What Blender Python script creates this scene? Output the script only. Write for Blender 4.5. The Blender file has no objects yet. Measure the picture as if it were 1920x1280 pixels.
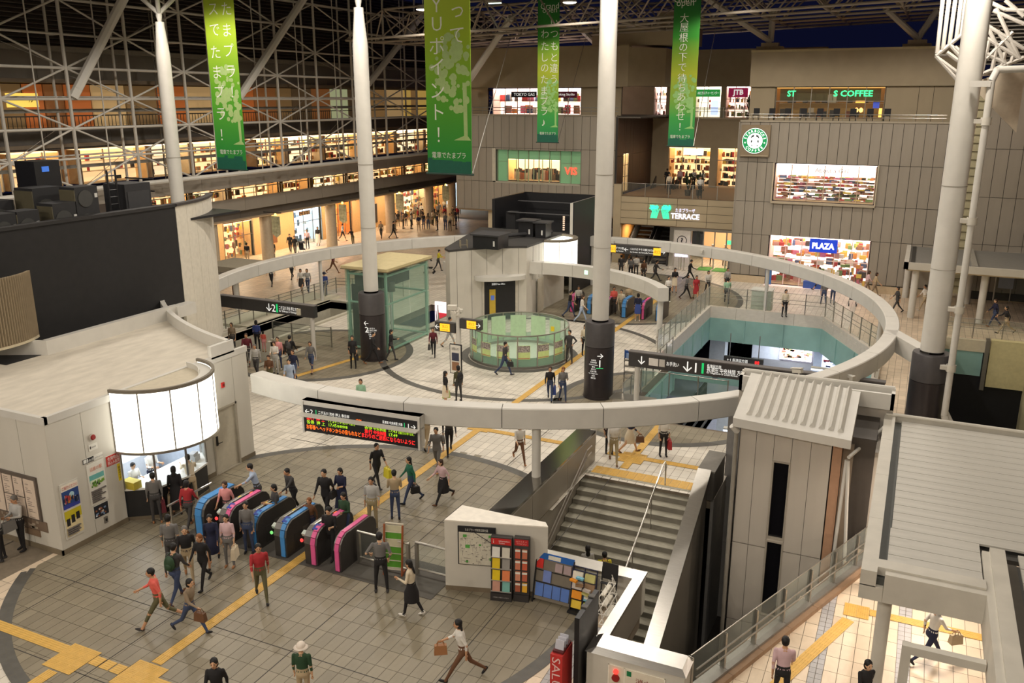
import bpy, bmesh, math, random
from mathutils import Vector, Matrix, kdtree
random.seed(7)
R = math.radians
sin, cos, pi = math.sin, math.cos, math.pi
SC = bpy.context.scene
COL = SC.collection

# ------------------------------------------------------------------ camera
CAMZ, PITCH, YAW, FPX = 12.6, R(15.56), R(25.0), 1631.0
cd = bpy.data.cameras.new('camera'); cam = bpy.data.objects.new('camera', cd); COL.objects.link(cam)
cam.location = (0, 0, CAMZ); cam.rotation_euler = (pi / 2 - PITCH, 0, YAW)
cd.sensor_fit = 'HORIZONTAL'; cd.sensor_width = 36.0; cd.lens = FPX / 1920 * 36; cd.clip_end = 400
SC.camera = cam

# ------------------------------------------------------------------ night sky, exposure
w = bpy.data.worlds.new('night_sky'); SC.world = w; w.use_nodes = True
w.node_tree.nodes['Background'].inputs[0].default_value = (0.0035, 0.0042, 0.017, 1)
w.node_tree.nodes['Background'].inputs[1].default_value = 1.0
vs = SC.view_settings
vs.view_transform = 'Standard'; vs.look = 'None'; vs.gamma = 1.0; vs.use_curve_mapping = False
vs.exposure = -0.2
cy = SC.cycles; cy.max_bounces = 6; cy.diffuse_bounces = 3; cy.glossy_bounces = 3; cy.transmission_bounces = 4; cy.transparent_max_bounces = 16
LAMP_W = 1800.0                       # watt of each lamp hung under the big roof
LAMP_COL = (1.0, 0.905, 0.79)
SHOP_E = 2.0                          # general factor for lit shop interiors

# ------------------------------------------------------------------ helpers
_F = Vector((-sin(YAW) * cos(PITCH), cos(YAW) * cos(PITCH), -sin(PITCH)))
_U = Vector((-sin(YAW) * sin(PITCH), cos(YAW) * sin(PITCH), cos(PITCH)))
_R = Vector((cos(YAW), sin(YAW), 0))
def ray(x, y): return _F + (x - 960) / FPX * _R - (y - 640) / FPX * _U
def G(x, y, z=0.0):                  # survey helper: photo point on the level z
    d = ray(x, y); return Vector((0, 0, CAMZ)) + d * ((z - CAMZ) / d.z)
def GY(x, y, Y):
    d = ray(x, y); return Vector((0, 0, CAMZ)) + d * (Y / d.y)
def GX(x, y, X):
    d = ray(x, y); return Vector((0, 0, CAMZ)) + d * (X / d.x)

MATS = {}
def mat(name, col, rough=0.6, metal=0.0, emit=0.0, var=0.06, scale=6.0, bump=0.0, alpha=1.0, spec=0.5, stretch=None, trans=0.0, ecol=None):
    if name in MATS: return MATS[name]
    m = bpy.data.materials.new(name); m.use_nodes = True; MATS[name] = m
    nt = m.node_tree; b = nt.nodes['Principled BSDF']
    b.inputs['Roughness'].default_value = rough; b.inputs['Metallic'].default_value = metal
    b.inputs['Specular IOR Level'].default_value = spec
    c4 = (*col, 1)
    b.inputs['Base Color'].default_value = c4
    if var > 0 and emit == 0:
        tc = nt.nodes.new('ShaderNodeTexCoord'); mp = nt.nodes.new('ShaderNodeMapping')
        nz = nt.nodes.new('ShaderNodeTexNoise'); nz.inputs['Scale'].default_value = scale; nz.inputs['Detail'].default_value = 4
        if stretch: mp.inputs['Scale'].default_value = stretch
        rp = nt.nodes.new('ShaderNodeValToRGB')
        rp.color_ramp.elements[0].position = 0.3; rp.color_ramp.elements[1].position = 0.7
        rp.color_ramp.elements[0].color = (*[max(0, c * (1 - var)) for c in col], 1)
        rp.color_ramp.elements[1].color = (*[min(1, c * (1 + var)) for c in col], 1)
        nt.links.new(tc.outputs['Object'], mp.inputs[0]); nt.links.new(mp.outputs[0], nz.inputs[0])
        nt.links.new(nz.outputs[0], rp.inputs[0]); nt.links.new(rp.outputs[0], b.inputs['Base Color'])
        if bump:
            bp = nt.nodes.new('ShaderNodeBump'); bp.inputs['Strength'].default_value = bump; bp.inputs['Distance'].default_value = 0.01
            nt.links.new(nz.outputs[0], bp.inputs['Height']); nt.links.new(bp.outputs[0], b.inputs['Normal'])
    if emit > 0:
        b.inputs['Emission Color'].default_value = (*(ecol or col), 1); b.inputs['Emission Strength'].default_value = emit
    if trans: b.inputs['Transmission Weight'].default_value = trans
    return m
def glassmat(name, col, op):
    # thin architectural glass: mostly clear pane with a tinted gloss
    m = bpy.data.materials.new(name); m.use_nodes = True; MATS[name] = m
    nt = m.node_tree; nt.nodes.clear()
    out = nt.nodes.new('ShaderNodeOutputMaterial'); mx = nt.nodes.new('ShaderNodeMixShader')
    tr = nt.nodes.new('ShaderNodeBsdfTransparent'); tr.inputs[0].default_value = (*[0.72 + 0.28 * c for c in col], 1)
    p = nt.nodes.new('ShaderNodeBsdfPrincipled'); p.inputs['Base Color'].default_value = (*col, 1); p.inputs['Roughness'].default_value = 0.08
    lw = nt.nodes.new('ShaderNodeLayerWeight'); lw.inputs[0].default_value = 0.5
    pw = nt.nodes.new('ShaderNodeMath'); pw.operation = 'POWER'; pw.inputs[1].default_value = 4.0; nt.links.new(lw.outputs['Facing'], pw.inputs[0])
    ma = nt.nodes.new('ShaderNodeMath'); ma.operation = 'MULTIPLY_ADD'; ma.use_clamp = True; ma.inputs[1].default_value = 0.5; ma.inputs[2].default_value = op
    nt.links.new(pw.outputs[0], ma.inputs[0]); nt.links.new(ma.outputs[0], mx.inputs[0])
    nt.links.new(tr.outputs[0], mx.inputs[1]); nt.links.new(p.outputs[0], mx.inputs[2]); nt.links.new(mx.outputs[0], out.inputs[0])
    return m
def C(r, g, b, rough=0.65, **k):      # plain coloured procedural material from sRGB 0-255
    f = lambda v: ((v / 255 + 0.055) / 1.055) ** 2.4 if v > 10 else v / 255 / 12.92
    key = 'paint_%d_%d_%d_%d' % (r, g, b, int(rough * 100)) + ''.join('%s%s' % (a, k[a]) for a in sorted(k))
    return mat(key, (f(r), f(g), f(b)), rough, **k)
def E(r, g, b, s):
    f = lambda v: ((v / 255 + 0.055) / 1.055) ** 2.4
    return mat('glow_%d_%d_%d_%s' % (r, g, b, s), (f(r), f(g), f(b)), 0.5, emit=s, var=0)

ORG = {}
def tag(o, label=None, cat=None, group=None, kind=None):
    if label: o['label'] = label
    if cat: o['category'] = cat
    if group: o['group'] = group
    if kind: o['kind'] = kind
    return o
def thing(name, loc, label=None, cat=None, group=None, rz=0.0, kind=None):
    o = bpy.data.objects.new(name, None); COL.objects.link(o); o.empty_display_size = 0.2
    o.location = loc; o.rotation_euler = (0, 0, rz); ORG[o] = Vector(loc)
    return tag(o, label, cat, group, kind)
def finish(me, smooth=True):
    if smooth and len(me.polygons):
        me.polygons.foreach_set('use_smooth', [True] * len(me.polygons)); me.set_sharp_from_angle(angle=R(38))
    me.update()
class MB:
    """collects shapes; build() links them as ONE mesh object"""
    def __init__(s): s.v = []; s.f = []; s.m = []
    def add(s, v, f, mi=0):
        n = len(s.v); s.v += [tuple(p) for p in v]; s.f += [tuple(i + n for i in q) for q in f]; s.m += [mi] * len(f); return s
    def box(s, x0, y0, z0, x1, y1, z1, mi=0):
        if x1 < x0: x0, x1 = x1, x0
        if y1 < y0: y0, y1 = y1, y0
        if z1 < z0: z0, z1 = z1, z0
        return s.add([(x0,y0,z0),(x1,y0,z0),(x1,y1,z0),(x0,y1,z0),(x0,y0,z1),(x1,y0,z1),(x1,y1,z1),(x0,y1,z1)],
                     [(3,2,1,0),(4,5,6,7),(0,1,5,4),(1,2,6,5),(2,3,7,6),(3,0,4,7)], mi)
    def obox(s, c, size, rz=0.0, mi=0, rx=0.0, ry=0.0):
        M = Matrix.Translation(c) @ Matrix.Rotation(rz, 4, 'Z') @ Matrix.Rotation(ry, 4, 'Y') @ Matrix.Rotation(rx, 4, 'X')
        h = [a / 2 for a in size]
        P = [M @ Vector((a * h[0], b * h[1], d * h[2])) for d in (-1, 1) for a, b in ((-1,-1),(1,-1),(1,1),(-1,1))]
        return s.add(P, [(3,2,1,0),(4,5,6,7),(0,1,5,4),(1,2,6,5),(2,3,7,6),(3,0,4,7)], mi)
    def tube(s, p, q, r, n=8, r2=None, mi=0, cap=True):
        p, q = Vector(p), Vector(q); d = q - p
        if d.length < 1e-6: return s
        r2 = r if r2 is None else r2
        a = d.orthogonal().normalized(); b = d.normalized().cross(a)
        V = []
        for c, rr in ((p, r), (q, r2)):
            for k in range(n):
                t = 2 * pi * k / n; V.append(c + (a * cos(t) + b * sin(t)) * rr)
        Fs = [(k, (k+1) % n, n + (k+1) % n, n + k) for k in range(n)]
        if cap: Fs += [tuple(range(n - 1, -1, -1)), tuple(range(n, 2 * n))]
        return s.add(V, Fs, mi)
    def path(s, pts, r, n=6, mi=0):
        for a, b in zip(pts, pts[1:]): s.tube(a, b, r, n, mi=mi)
        return s
    def prism(s, poly, z0, z1, mi=0, top=None):
        n = len(poly); V = [(x, y, z0) for x, y in poly] + [(x, y, z1) for x, y in poly]
        return s.add(V, [tuple(range(n-1,-1,-1)), tuple(range(n, 2*n))] + [(k,(k+1)%n,n+(k+1)%n,n+k) for k in range(n)], mi)
    def face(s, pts, mi=0): return s.add(pts, [tuple(range(len(pts)))], mi)
    def lathe(s, prof, cx, cy, n=24, a0=0.0, a1=2*pi, mi=0):
        full = abs(a1 - a0 - 2*pi) < 1e-6; m = n if full else n + 1; V = []
        for k in range(m):
            t = a0 + (a1 - a0) * k / n
            for r, z in prof: V.append((cx + r*cos(t), cy + r*sin(t), z))
        L = len(prof); Fs = []
        for k in range(n):
            k2 = (k + 1) % m
            for j in range(L - 1): Fs.append((k*L+j, k2*L+j, k2*L+j+1, k*L+j+1))
        return s.add(V, Fs, mi)
    def arc(s, cx, cy, r0, r1, z0, z1, a0, a1, n=12, mi=0):    # solid ring sector
        V = []
        for k in range(n + 1):
            t = a0 + (a1 - a0) * k / n; c, q = cos(t), sin(t)
            V += [(cx+r0*c,cy+r0*q,z0),(cx+r1*c,cy+r1*q,z0),(cx+r1*c,cy+r1*q,z1),(cx+r0*c,cy+r0*q,z1)]
        Fs = [(0,1,2,3), tuple(4*n+j for j in (3,2,1,0))]
        for k in range(n):
            a = 4*k; b = a + 4
            Fs += [(a,b,b+1,a+1),(a+1,b+1,b+2,a+2),(a+2,b+2,b+3,a+3),(a+3,b+3,b,a)]
        return s.add(V, Fs, mi)
    def build(s, name, mats, parent=None, smooth=True, local=False, **kw):
        me = bpy.data.meshes.new(name)
        if not isinstance(mats, (list, tuple)): mats = [mats]
        o0 = Vector((0, 0, 0))
        if parent is not None and not local: o0 = ORG[parent]
        elif parent is None and s.v and not local:
            xs, ys, zs = zip(*s.v); o0 = Vector(((min(xs)+max(xs))/2, (min(ys)+max(ys))/2, min(zs)))
        me.from_pydata([(x-o0.x, y-o0.y, z-o0.z) for x, y, z in s.v], [], s.f)
        for m in mats: me.materials.append(m)
        if len(mats) > 1: me.polygons.foreach_set('material_index', s.m)
        finish(me, smooth)
        o = bpy.data.objects.new(name, me); COL.objects.link(o)
        if parent is not None: o.parent = parent; ORG[o] = ORG[parent]
        else: o.location = o0; ORG[o] = o0
        return tag(o, **kw)
_SH = {}
def shape(kind, m):
    k = (kind, m.name)
    if k not in _SH:
        b = MB()
        if kind == 'box': b.box(-.5, -.5, -.5, .5, .5, .5)
        else: b.tube((0,0,-.5), (0,0,.5), 1.0, 8)
        me = bpy.data.meshes.new(kind); me.from_pydata(b.v, [], b.f); me.materials.append(m); finish(me, kind != 'box'); _SH[k] = me
    return _SH[k]
def piece(name, m, parent, c, size, rz=0.0):                     # box piece that shares mesh data
    o = bpy.data.objects.new(name, shape('box', m)); COL.objects.link(o); o.parent = parent
    o.location = Vector(c) - ORG[parent]; o.scale = size; o.rotation_euler = (0, 0, rz); ORG[o] = ORG[parent]; return o
def bar(name, m, parent, p, q, r):                               # round bar that shares mesh data
    p, q = Vector(p), Vector(q); d = q - p
    o = bpy.data.objects.new(name, shape('cyl', m)); COL.objects.link(o); o.parent = parent
    o.location = (p + q) / 2 - ORG[parent]; o.rotation_mode = 'QUATERNION'; o.rotation_quaternion = d.to_track_quat('Z', 'Y')
    o.scale = (r, r, d.length); ORG[o] = ORG[parent]; return o
_TS = []
def evaluated_mesh(o):                                           # evaluate text or modifiers in a small scratch scene
    if not _TS: _TS.append(bpy.data.scenes.new('scratch'))
    sc = _TS[0]; sc.collection.objects.link(o); vl = sc.view_layers[0]; vl.update(); dg = vl.depsgraph
    me = bpy.data.meshes.new_from_object(o.evaluated_get(dg)); sc.collection.objects.unlink(o); return me
_TC = {}
def text(name, s, m, parent, c, h, ax=(1,0,0), up=(0,0,1), align='CENTER', depth=0.004, weight=0.0, vertical=False, wfit=None, fit=1.0):
    """flat lettering as a mesh: h = letter height, c = centre, ax = reading direction"""
    key = (s, align, vertical, round(weight, 4))
    if key not in _TC:
        cu = bpy.data.curves.new('lettering', 'FONT'); cu.body = '\n'.join(s) if vertical else s
        cu.align_x = align; cu.align_y = 'CENTER'; cu.resolution_u = 2; cu.space_line = 1.0; cu.offset = weight
        t = bpy.data.objects.new('lettering', cu)
        me = evaluated_mesh(t); bpy.data.objects.remove(t); bpy.data.curves.remove(cu)
        xs = [v.co.x for v in me.vertices] or [0]; ys = [v.co.y for v in me.vertices] or [0]
        _TC[key] = (me, min(xs), max(xs), min(ys), max(ys))
    me0, x0, x1, y0, y1 = _TC[key]
    me = me0.copy(); me.materials.clear(); me.materials.append(m)
    k = (h / max(1e-4, (y1 - y0))) if vertical else h / 0.74; kx = k if wfit is None else wfit / max(1e-4, x1 - x0)
    a = Vector(ax).normalized(); u = Vector(up).normalized(); n = a.cross(u)
    oc = Vector(c) - ORG[parent]
    cx = {'CENTER': (x0 + x1) / 2, 'LEFT': x0, 'RIGHT': x1}[align]; cy = (y0 + y1) / 2
    for v in me.vertices:
        x, y = v.co.x, v.co.y
        v.co = oc + a * ((x - cx) * kx) + u * ((y - cy) * k) + n * depth
    o = bpy.data.objects.new(name, me); COL.objects.link(o); o.parent = parent; ORG[o] = ORG[parent]
    return o
def clip(poly, P):                                                # convex clip of polygon poly by convex CCW polygon P
    out = poly
    for i in range(len(P)):
        a, b = P[i], P[(i+1) % len(P)]; inp = out; out = []
        if not inp: return []
        ex, ey = b[0]-a[0], b[1]-a[1]
        side = [ex*(q[1]-a[1]) - ey*(q[0]-a[0]) for q in inp]
        for j in range(len(inp)):
            p, q = inp[j-1], inp[j]; sp, sq = side[j-1], side[j]
            if (sp < 0) != (sq < 0):
                t = sp / (sp - sq); out.append((p[0]+(q[0]-p[0])*t, p[1]+(q[1]-p[1])*t))
            if sq >= 0: out.append(q)
    return out
def circle(cx, cy, r, n=96, a0=0.0, a1=2*pi): return [(cx + r*cos(a0+(a1-a0)*k/n), cy + r*sin(a0+(a1-a0)*k/n)) for k in range(n)]

# ------------------------------------------------------------------ shared materials
M_white = mat('white_steel_paint', (0.62, 0.60, 0.55), 0.45, var=0.04, scale=2)
M_cream = mat('cream_panel', (0.60, 0.57, 0.50), 0.5, var=0.04, scale=1.5)
M_clad = mat('taupe_cladding', (0.30, 0.265, 0.215), 0.55, var=0.05, scale=1.2)
M_clad2 = mat('sand_wall', (0.42, 0.34, 0.22), 0.6, var=0.05, scale=1.2)
M_joint = mat('dark_joint', (0.05, 0.045, 0.04), 0.8, var=0)
M_brown = mat('brown_wall', (0.075, 0.038, 0.022), 0.55, var=0.12, scale=8)
M_dark = mat('charcoal_metal', (0.045, 0.042, 0.042), 0.4, var=0.05)
M_black = mat('black_panel', (0.012, 0.012, 0.014), 0.45, var=0.1)
M_coll = mat('charcoal_collar', (0.07, 0.065, 0.068), 0.35, var=0.06)
M_steel = mat('brushed_stainless', (0.62, 0.60, 0.56), 0.28, metal=1.0, var=0.06, scale=3, stretch=(1, 1, 30))
M_rail = mat('dull_stainless', (0.40, 0.38, 0.34), 0.35, metal=0.85, var=0.05)
M_alu = mat('grey_aluminium', (0.33, 0.32, 0.30), 0.45, metal=0.4, var=0.05)
M_teal = mat('teal_steel', (0.27, 0.46, 0.42), 0.5, var=0.06, scale=1.5)
M_mint = mat('mint_steel', (0.33, 0.52, 0.42), 0.45, var=0.05)
M_glass = glassmat('clear_glass', (0.74, 0.80, 0.75), 0.03)
M_ggreen = glassmat('green_glass', (0.60, 0.80, 0.70), 0.09)
M_frost = mat('frosted_green_glass', (0.42, 0.56, 0.44), 0.3, var=0.04)
M_tile = mat('cream_floor_tile', (0.70, 0.65, 0.56), 0.38, var=0.10, scale=1.7, spec=0.45)
M_tile2 = mat('warm_floor_tile', (0.72, 0.59, 0.44), 0.38, var=0.10, scale=1.7)
M_tile3 = mat('bluegrey_floor_tile', (0.45, 0.44, 0.44), 0.4, var=0.08, scale=3)
M_olive = mat('olive_grey_tile', (0.25, 0.215, 0.150), 0.42, var=0.13, scale=1.6)
M_band = mat('slate_band_tile', (0.105, 0.100, 0.088), 0.5, var=0.12, scale=4)
M_grout = mat('floor_grout', (0.22, 0.18, 0.13), 0.8, var=0.1)
M_yel = mat('tactile_yellow', (0.68, 0.42, 0.10), 0.5, var=0.08, scale=5)
M_lit = E(255, 252, 240, 3.2)
M_wtext = E(235, 235, 230, 0.9)
M_ink = C(25, 25, 28)
M_ytext = E(250, 185, 40, 1.1)
M_ledr = E(255, 40, 40, 2.2); M_ledg = E(170, 220, 40, 1.6); M_ledo = E(255, 110, 30, 2.2)
M_green = E(60, 190, 110, 0.8)
# ------------------------------------------------------------------ lamps hung under the big roof
def roof_lamp(x, y, z, wt):
    t = thing('roof_lamp', (x, y, z), 'white globe floodlight hung high under the roof truss', 'lamp', 'floodlights under the roof')
    b = MB(); b.lathe([(0.02, z+.34), (.30, z+.30), (.48, z+.05), (.46, z+.02)], x, y, 16); b.tube((x,y,z+.3),(x,y,z+1.1),.03,6)
    b.build('housing', M_white, t)
    b = MB(); b.lathe([(.44, z+.03), (.40, z-.02), (.2, z-.06), (0.0, z-.07)], x, y, 16); b.build('lens', E(255, 244, 225, 6.0), t)
    l = bpy.data.lights.new('roof_lamp_light', 'SPOT'); l.spot_size = R(160); l.spot_blend = .3; l.shadow_soft_size = 0.4; l.energy = wt; l.color = LAMP_COL
    o = bpy.data.objects.new('roof_lamp_light', l); COL.objects.link(o); o.parent = t; o.location = (0, 0, -.5)
for _x in (-33, -22, -11, 0):
    for _y, _k in ((-5, 2.1), (8, .35), (20, .68), (32, 1.45), (44, 1.4), (56, 1.05)): roof_lamp(_x, _y, 18.6, LAMP_W * _k * (.7 if _y > 50 and _x < -15 else 1))  # row behind the camera is added to brighten walls facing it
# ------------------------------------------------------------------ FLOOR
from mathutils.geometry import tessellate_polygon
HOLES = [
    [(-9.65,19.1),(-5.3,19.1),(-5.3,16.25),(-3.45,16.25),(-0.45,24.3),(-0.3,28.6),(-5.1,28.6),(-5.1,26.55),(-9.65,26.55)],   # stairwell and lift pit
    [(-10.4,32.6),(-1.3,32.6),(-1.3,41.3),(-10.4,41.3)],                                                                    # stair to platform
    [(-11.25,41.9),(-1.0,41.9),(-1.0,46.4),(-4.36,53.3),(-11.25,53.3)],                                                    # void over the platform
    [(-33.9,31.5),(-28.3,31.5),(-28.3,35.6),(-31.0,35.6),(-31.0,44.8),(-33.9,44.8)],                                         # stair to platform 2
    [(2.0,26.0),(6.2,26.0),(6.2,51.6),(2.0,51.6)],                                                                          # dark service pit
    [(-27.6,41.6),(-25.2,41.6),(-25.2,47.0),(-27.6,47.0)],                                                                  # small gap beside glass lift
]
def inside(x, y, P):
    c = False; j = len(P) - 1
    for i in range(len(P)):
        if (P[i][1] > y) != (P[j][1] > y) and x < (P[j][0]-P[i][0])*(y-P[i][1])/(P[j][1]-P[i][1]) + P[i][0]: c = not c
        j = i
    return c
def holed(x, y): return any(inside(x, y, h) for h in HOLES)
FX0, FX1, FY0, FY1 = -62.0, 12.0, 4.0, 92.0
_out = [(FX0,FY0),(FX1,FY0),(FX1,FY1),(FX0,FY1)]
_loops = [[Vector((x, y, 0)) for x, y in L] for L in [_out] + HOLES]
_tri = tessellate_polygon(_loops)
_flat = [p for L in _loops for p in L]
b = MB(); b.add([(p.x, p.y, -0.012) for p in _flat], [tuple(t) for t in _tri])
for h in [_out] + HOLES:                                  # slab edges
    for p, q in zip(h, h[1:] + h[:1]): b.face([(p[0],p[1],-0.012),(q[0],q[1],-0.012),(q[0],q[1],-0.45),(p[0],p[1],-0.45)])
FLOOR = b.build('floor', M_grout, smooth=False, label='tiled concourse floor with slate rings and yellow guide paths', kind='structure')
_me = FLOOR.data; _bm = bmesh.new(); _bm.from_mesh(_me)
for _f in _bm.faces:
    if abs(_f.normal.z) > .5 and _f.normal.z < 0: _f.normal_flip()
_bm.to_mesh(_me); _bm.free()

def tones(base, name, k=(0.92, 1.0, 1.08)):
    c = base.node_tree.nodes['Principled BSDF'].inputs['Base Color'].links[0].from_node.color_ramp.elements
    a, d = c[0].color, c[1].color; mid = [(a[i]+d[i])/2 for i in range(3)]
    return [mat('%s_tone_%d' % (name, i), tuple(min(1, x*f) for x in mid), base.node_tree.nodes['Principled BSDF'].inputs['Roughness'].default_value, var=0.05, scale=3) for i, f in enumerate(k)]
T_CR = tones(M_tile, 'cream_floor_tile'); T_WA = tones(M_tile2, 'warm_floor_tile'); T_OL = tones(M_olive, 'olive_grey_tile', (0.9, 1.0, 1.09)); T_BL = tones(M_tile3, 'bluegrey_floor_tile')
ALLT = T_CR + T_WA + T_OL + T_BL
RCX, RCY = -17.46, 39.5
DISCS = [(-14.5, 18.1, 7.85), (-27.1, 34.85, 4.4), (-9.0, 34.6, 4.4), (-17.6, 54.6, 7.8)]     # olive discs
JX = lambda i: i * 0.3
g = 0.006
def in_view(x, y):
    v = Vector((x, y, 0)) - Vector((0, 0, CAMZ)); d = v.dot(_F)
    if d < 1: return False
    px = 960 + FPX * v.dot(_R) / d; py = 640 - FPX * v.dot(_U) / d
    return -40 < px < 1960 and 0 < py < 1320
cand = []; far = MB(); farm = []
def kind_of(x, y):
    if 0.74 < x < 1.05 and y < 30 or -1.02 < x < -0.70 and y < 30 or -6.45 < x < -5.95 and y < 18: return 9
    if (x - RCX)**2 + (y - RCY)**2 < 19.5**2 and not (x > -4 and y > 33): return 0
    if x < -19 and y < 17 or x > -7 and y < 33: return 3
    return 3 if (x > -3 or x < -36) else 0
ny = int((FY1 - 8) / 0.6); nx = int((FX1 - FX0) / 0.3)
for j in range(14, ny):
    for i in range(nx):
        x0 = FX0 + i*0.3; y0 = j*0.6 + (0.3 if 0 else 0)
        cx, cy = x0 + .15, y0 + .3
        if not in_view(cx, cy) or cy > 88 or cx < -50.5 or holed(cx, cy): continue
        if any((cx-a)**2 + (cy-bb)**2 < (r-.5)**2 for a, bb, r in DISCS): continue
        if -36 < cx < -21.4 and cy < 22.6: continue
        k = kind_of(cx, cy); t = random.choice((0, 1, 1, 2)) + k
        subs = [(x0, y0, x0+.3, y0+.6)] if k != 9 else [(x0+a*.15, y0+c*.2, x0+a*.15+.15, y0+c*.2+.2) for a in (0, 1) for c in (0, 1, 2)]
        for s in subs: cand.append((math.hypot((s[0]+s[2])/2, (s[1]+s[3])/2), s, t, 0.0))
disc_c = []
for a, bb, r in DISCS:
    P = circle(a, bb, r, 96)
    bed = MB()
    for j in range(int((bb-r)/.6)-1, int((bb+r)/.6)+2):
        for i in range(int((a-r)/.3)-1, int((a+r)/.3)+2):
            x0, y0 = i*.3 + (0 if j % 2 else .0), j*.6
            if holed(x0+.15, y0+.3) or not in_view(x0+.15, y0+.3): continue
            if x0 < -21.3 and y0 < 22.6: continue
            q = clip([(x0+g,y0+g),(x0+.3-g,y0+g),(x0+.3-g,y0+.6-g),(x0+g,y0+.6-g)], P)
            if len(q) < 3: continue
            q2 = clip([(x0,y0),(x0+.3,y0),(x0+.3,y0+.6),(x0,y0+.6)], P); bed.add([(x, y, 0.001) for x, y in q2], [tuple(range(len(q2)))])
            t = 6 + random.choice((0, 1, 1, 2))
            full = len(q) == 4 and abs(q[2][0]-q[0][0]) > .28
            if full: disc_c.append((math.hypot(x0, y0), (x0, y0, x0+.3, y0+.6), t, 0.006))
            else:
                far.add([(x, y, 0.006) for x, y in q], [tuple(range(len(q)))], t)
    bed.build('disc_bed', C(84, 76, 62), FLOOR, smooth=False, kind='stuff')
cand.sort(); disc_c.sort()
def emit_tiles(L, n):
    for k, (d, (x0, y0, x1, y1), t, z) in enumerate(L):
        if k < n: piece('floor_tile', ALLT[t], FLOOR, ((x0+x1)/2, (y0+y1)/2, z-.005), (x1-x0-2*g, y1-y0-2*g, 0.01))
        else: far.add([(x0+g,y0+g,z),(x1-g,y0+g,z),(x1-g,y1-g,z),(x0+g,y1-g,z)], [(0,1,2,3)], t)
emit_tiles(cand, 150); emit_tiles(disc_c, 150)
far.build('floor_tiling', ALLT, FLOOR, smooth=False, kind='stuff')
# slate rings, laid as curved setts
def slate_ring(cx, cy, r0, r1, rows=2, n=150, a0=0, a1=2*pi):
    b = MB()
    dr = (r1 - r0) / rows
    for j in range(rows):
        for k in range(n):
            t0 = a0 + (a1-a0)*(k + (j % 2)*.5)/n + .0012; t1 = a0 + (a1-a0)*(k+1+(j % 2)*.5)/n - .0012
            q = [(cx+r*cos(t), cy+r*sin(t)) for r, t in ((r0+j*dr+.004,t0),(r0+(j+1)*dr-.004,t0),(r0+(j+1)*dr-.004,t1),(r0+j*dr+.004,t1))]
            if holed(*q[0]) or holed(*q[2]) or not in_view(*q[0]): continue
            if q[0][0] < -21.25 and q[0][1] < 22.9: continue
            b.add([(x, y, 0.010) for x, y in q], [(0,1,2,3)])
    bed = MB(); N = 120
    for k in range(N):
        t0, t1 = a0+(a1-a0)*k/N, a0+(a1-a0)*(k+1)/N
        q = [(cx+r0*cos(t0),cy+r0*sin(t0)),(cx+r1*cos(t0),cy+r1*sin(t0)),(cx+r1*cos(t1),cy+r1*sin(t1)),(cx+r0*cos(t1),cy+r0*sin(t1))]
        if holed(*q[0]) or holed(*q[2]) or (q[0][0] < -21.25 and q[0][1] < 22.9): continue
        bed.add([(x, y, 0.0085) for x, y in q], [(0,1,2,3)])
    bed.build('slate_bed', C(100, 96, 86), FLOOR, smooth=False)
    b.build('slate_ring', M_band, FLOOR, smooth=False, kind='stuff')
slate_ring(-14.5, 18.1, 7.82, 8.16, 2, 150)
slate_ring(-27.1, 34.85, 4.35, 4.72, 2, 90)
slate_ring(-9.0, 34.6, 4.35, 4.72, 2, 90)
slate_ring(-17.55, 39.3, 7.15, 7.5, 2, 140)
slate_ring(-17.6, 54.6, 7.75, 8.1, 2, 150)
slate_ring(-17.7, 38.85, 2.6, 3.0, 2, 60)
# wide expansion joints
b = MB()
for x in (-19.58, -15.97, -12.3, -8.6, -23.2): b.box(x-.012, 9, .0065, x+.012, 30, .008)
for y in (14.0, 11.3, 17.6, 21.2, 24.8): b.box(-21, y-.012, .0065, -9.6, y+.012, .008)
for y in (29.5, 33.1, 43.2): b.box(-24, y-.012, .0005, -12, y+.012, .002)
b.build('floor_joint', M_joint, FLOOR, smooth=False, kind='stuff')

# tactile guide tiles
def tact_mesh(dots):
    b = MB(); b.box(-.148,-.148,0,.148,.148,.008)
    if dots:
        for i in range(5):
            for j in range(5): b.box(-.118+.052*i,-.118+.052*j,.008,-.090+.052*i,-.090+.052*j,.013)
    else:
        for i in range(4): b.box(-.12+.066*i,-.14,.008,-.088+.066*i,.14,.013)
    me = bpy.data.meshes.new('tactile_tile'); me.from_pydata(b.v, [], b.f); me.materials.append(M_yel); finish(me, False); return me
TB, TD = tact_mesh(False), tact_mesh(True)
def tact(x, y, rz=0.0, dots=False):
    o = bpy.data.objects.new('tactile_tile', TD if dots else TB); COL.objects.link(o); o.parent = FLOOR
    o.location = Vector((x, y, 0.0115)) - ORG[FLOOR]; o.rotation_euler = (0, 0, rz)
def strip(x0, y0, x1, y1, dots=False):
    L = math.hypot(x1-x0, y1-y0); n = max(1, round(L/.3)); a = math.atan2(y1-y0, x1-x0) - pi/2
    for k in range(n):
        t = (k+.5)/n; x, y = x0+(x1-x0)*t, y0+(y1-y0)*t
        if holed(x, y) or not in_view(x, y): continue
        tact(x, y, a, dots)
def pad(x, y, n=3):
    for i in range(n):
        for j in range(n): tact(x+(i-(n-1)/2)*.3, y+(j-(n-1)/2)*.3, 0, True)
strip(-14.83, 12.3, -14.83, 28.5); pad(-14.83, 28.95); strip(-14.83, 29.4, -14.83, 48)
strip(-22.5, 11.78, -17.2, 11.78); pad(-16.75, 11.6); strip(-16.3, 11.78, -15.28, 11.78); pad(-14.83, 11.8)
strip(-14.38, 11.78, -12.6, 11.78); strip(-16.75, 9.3, -16.75, 11.1)
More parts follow.
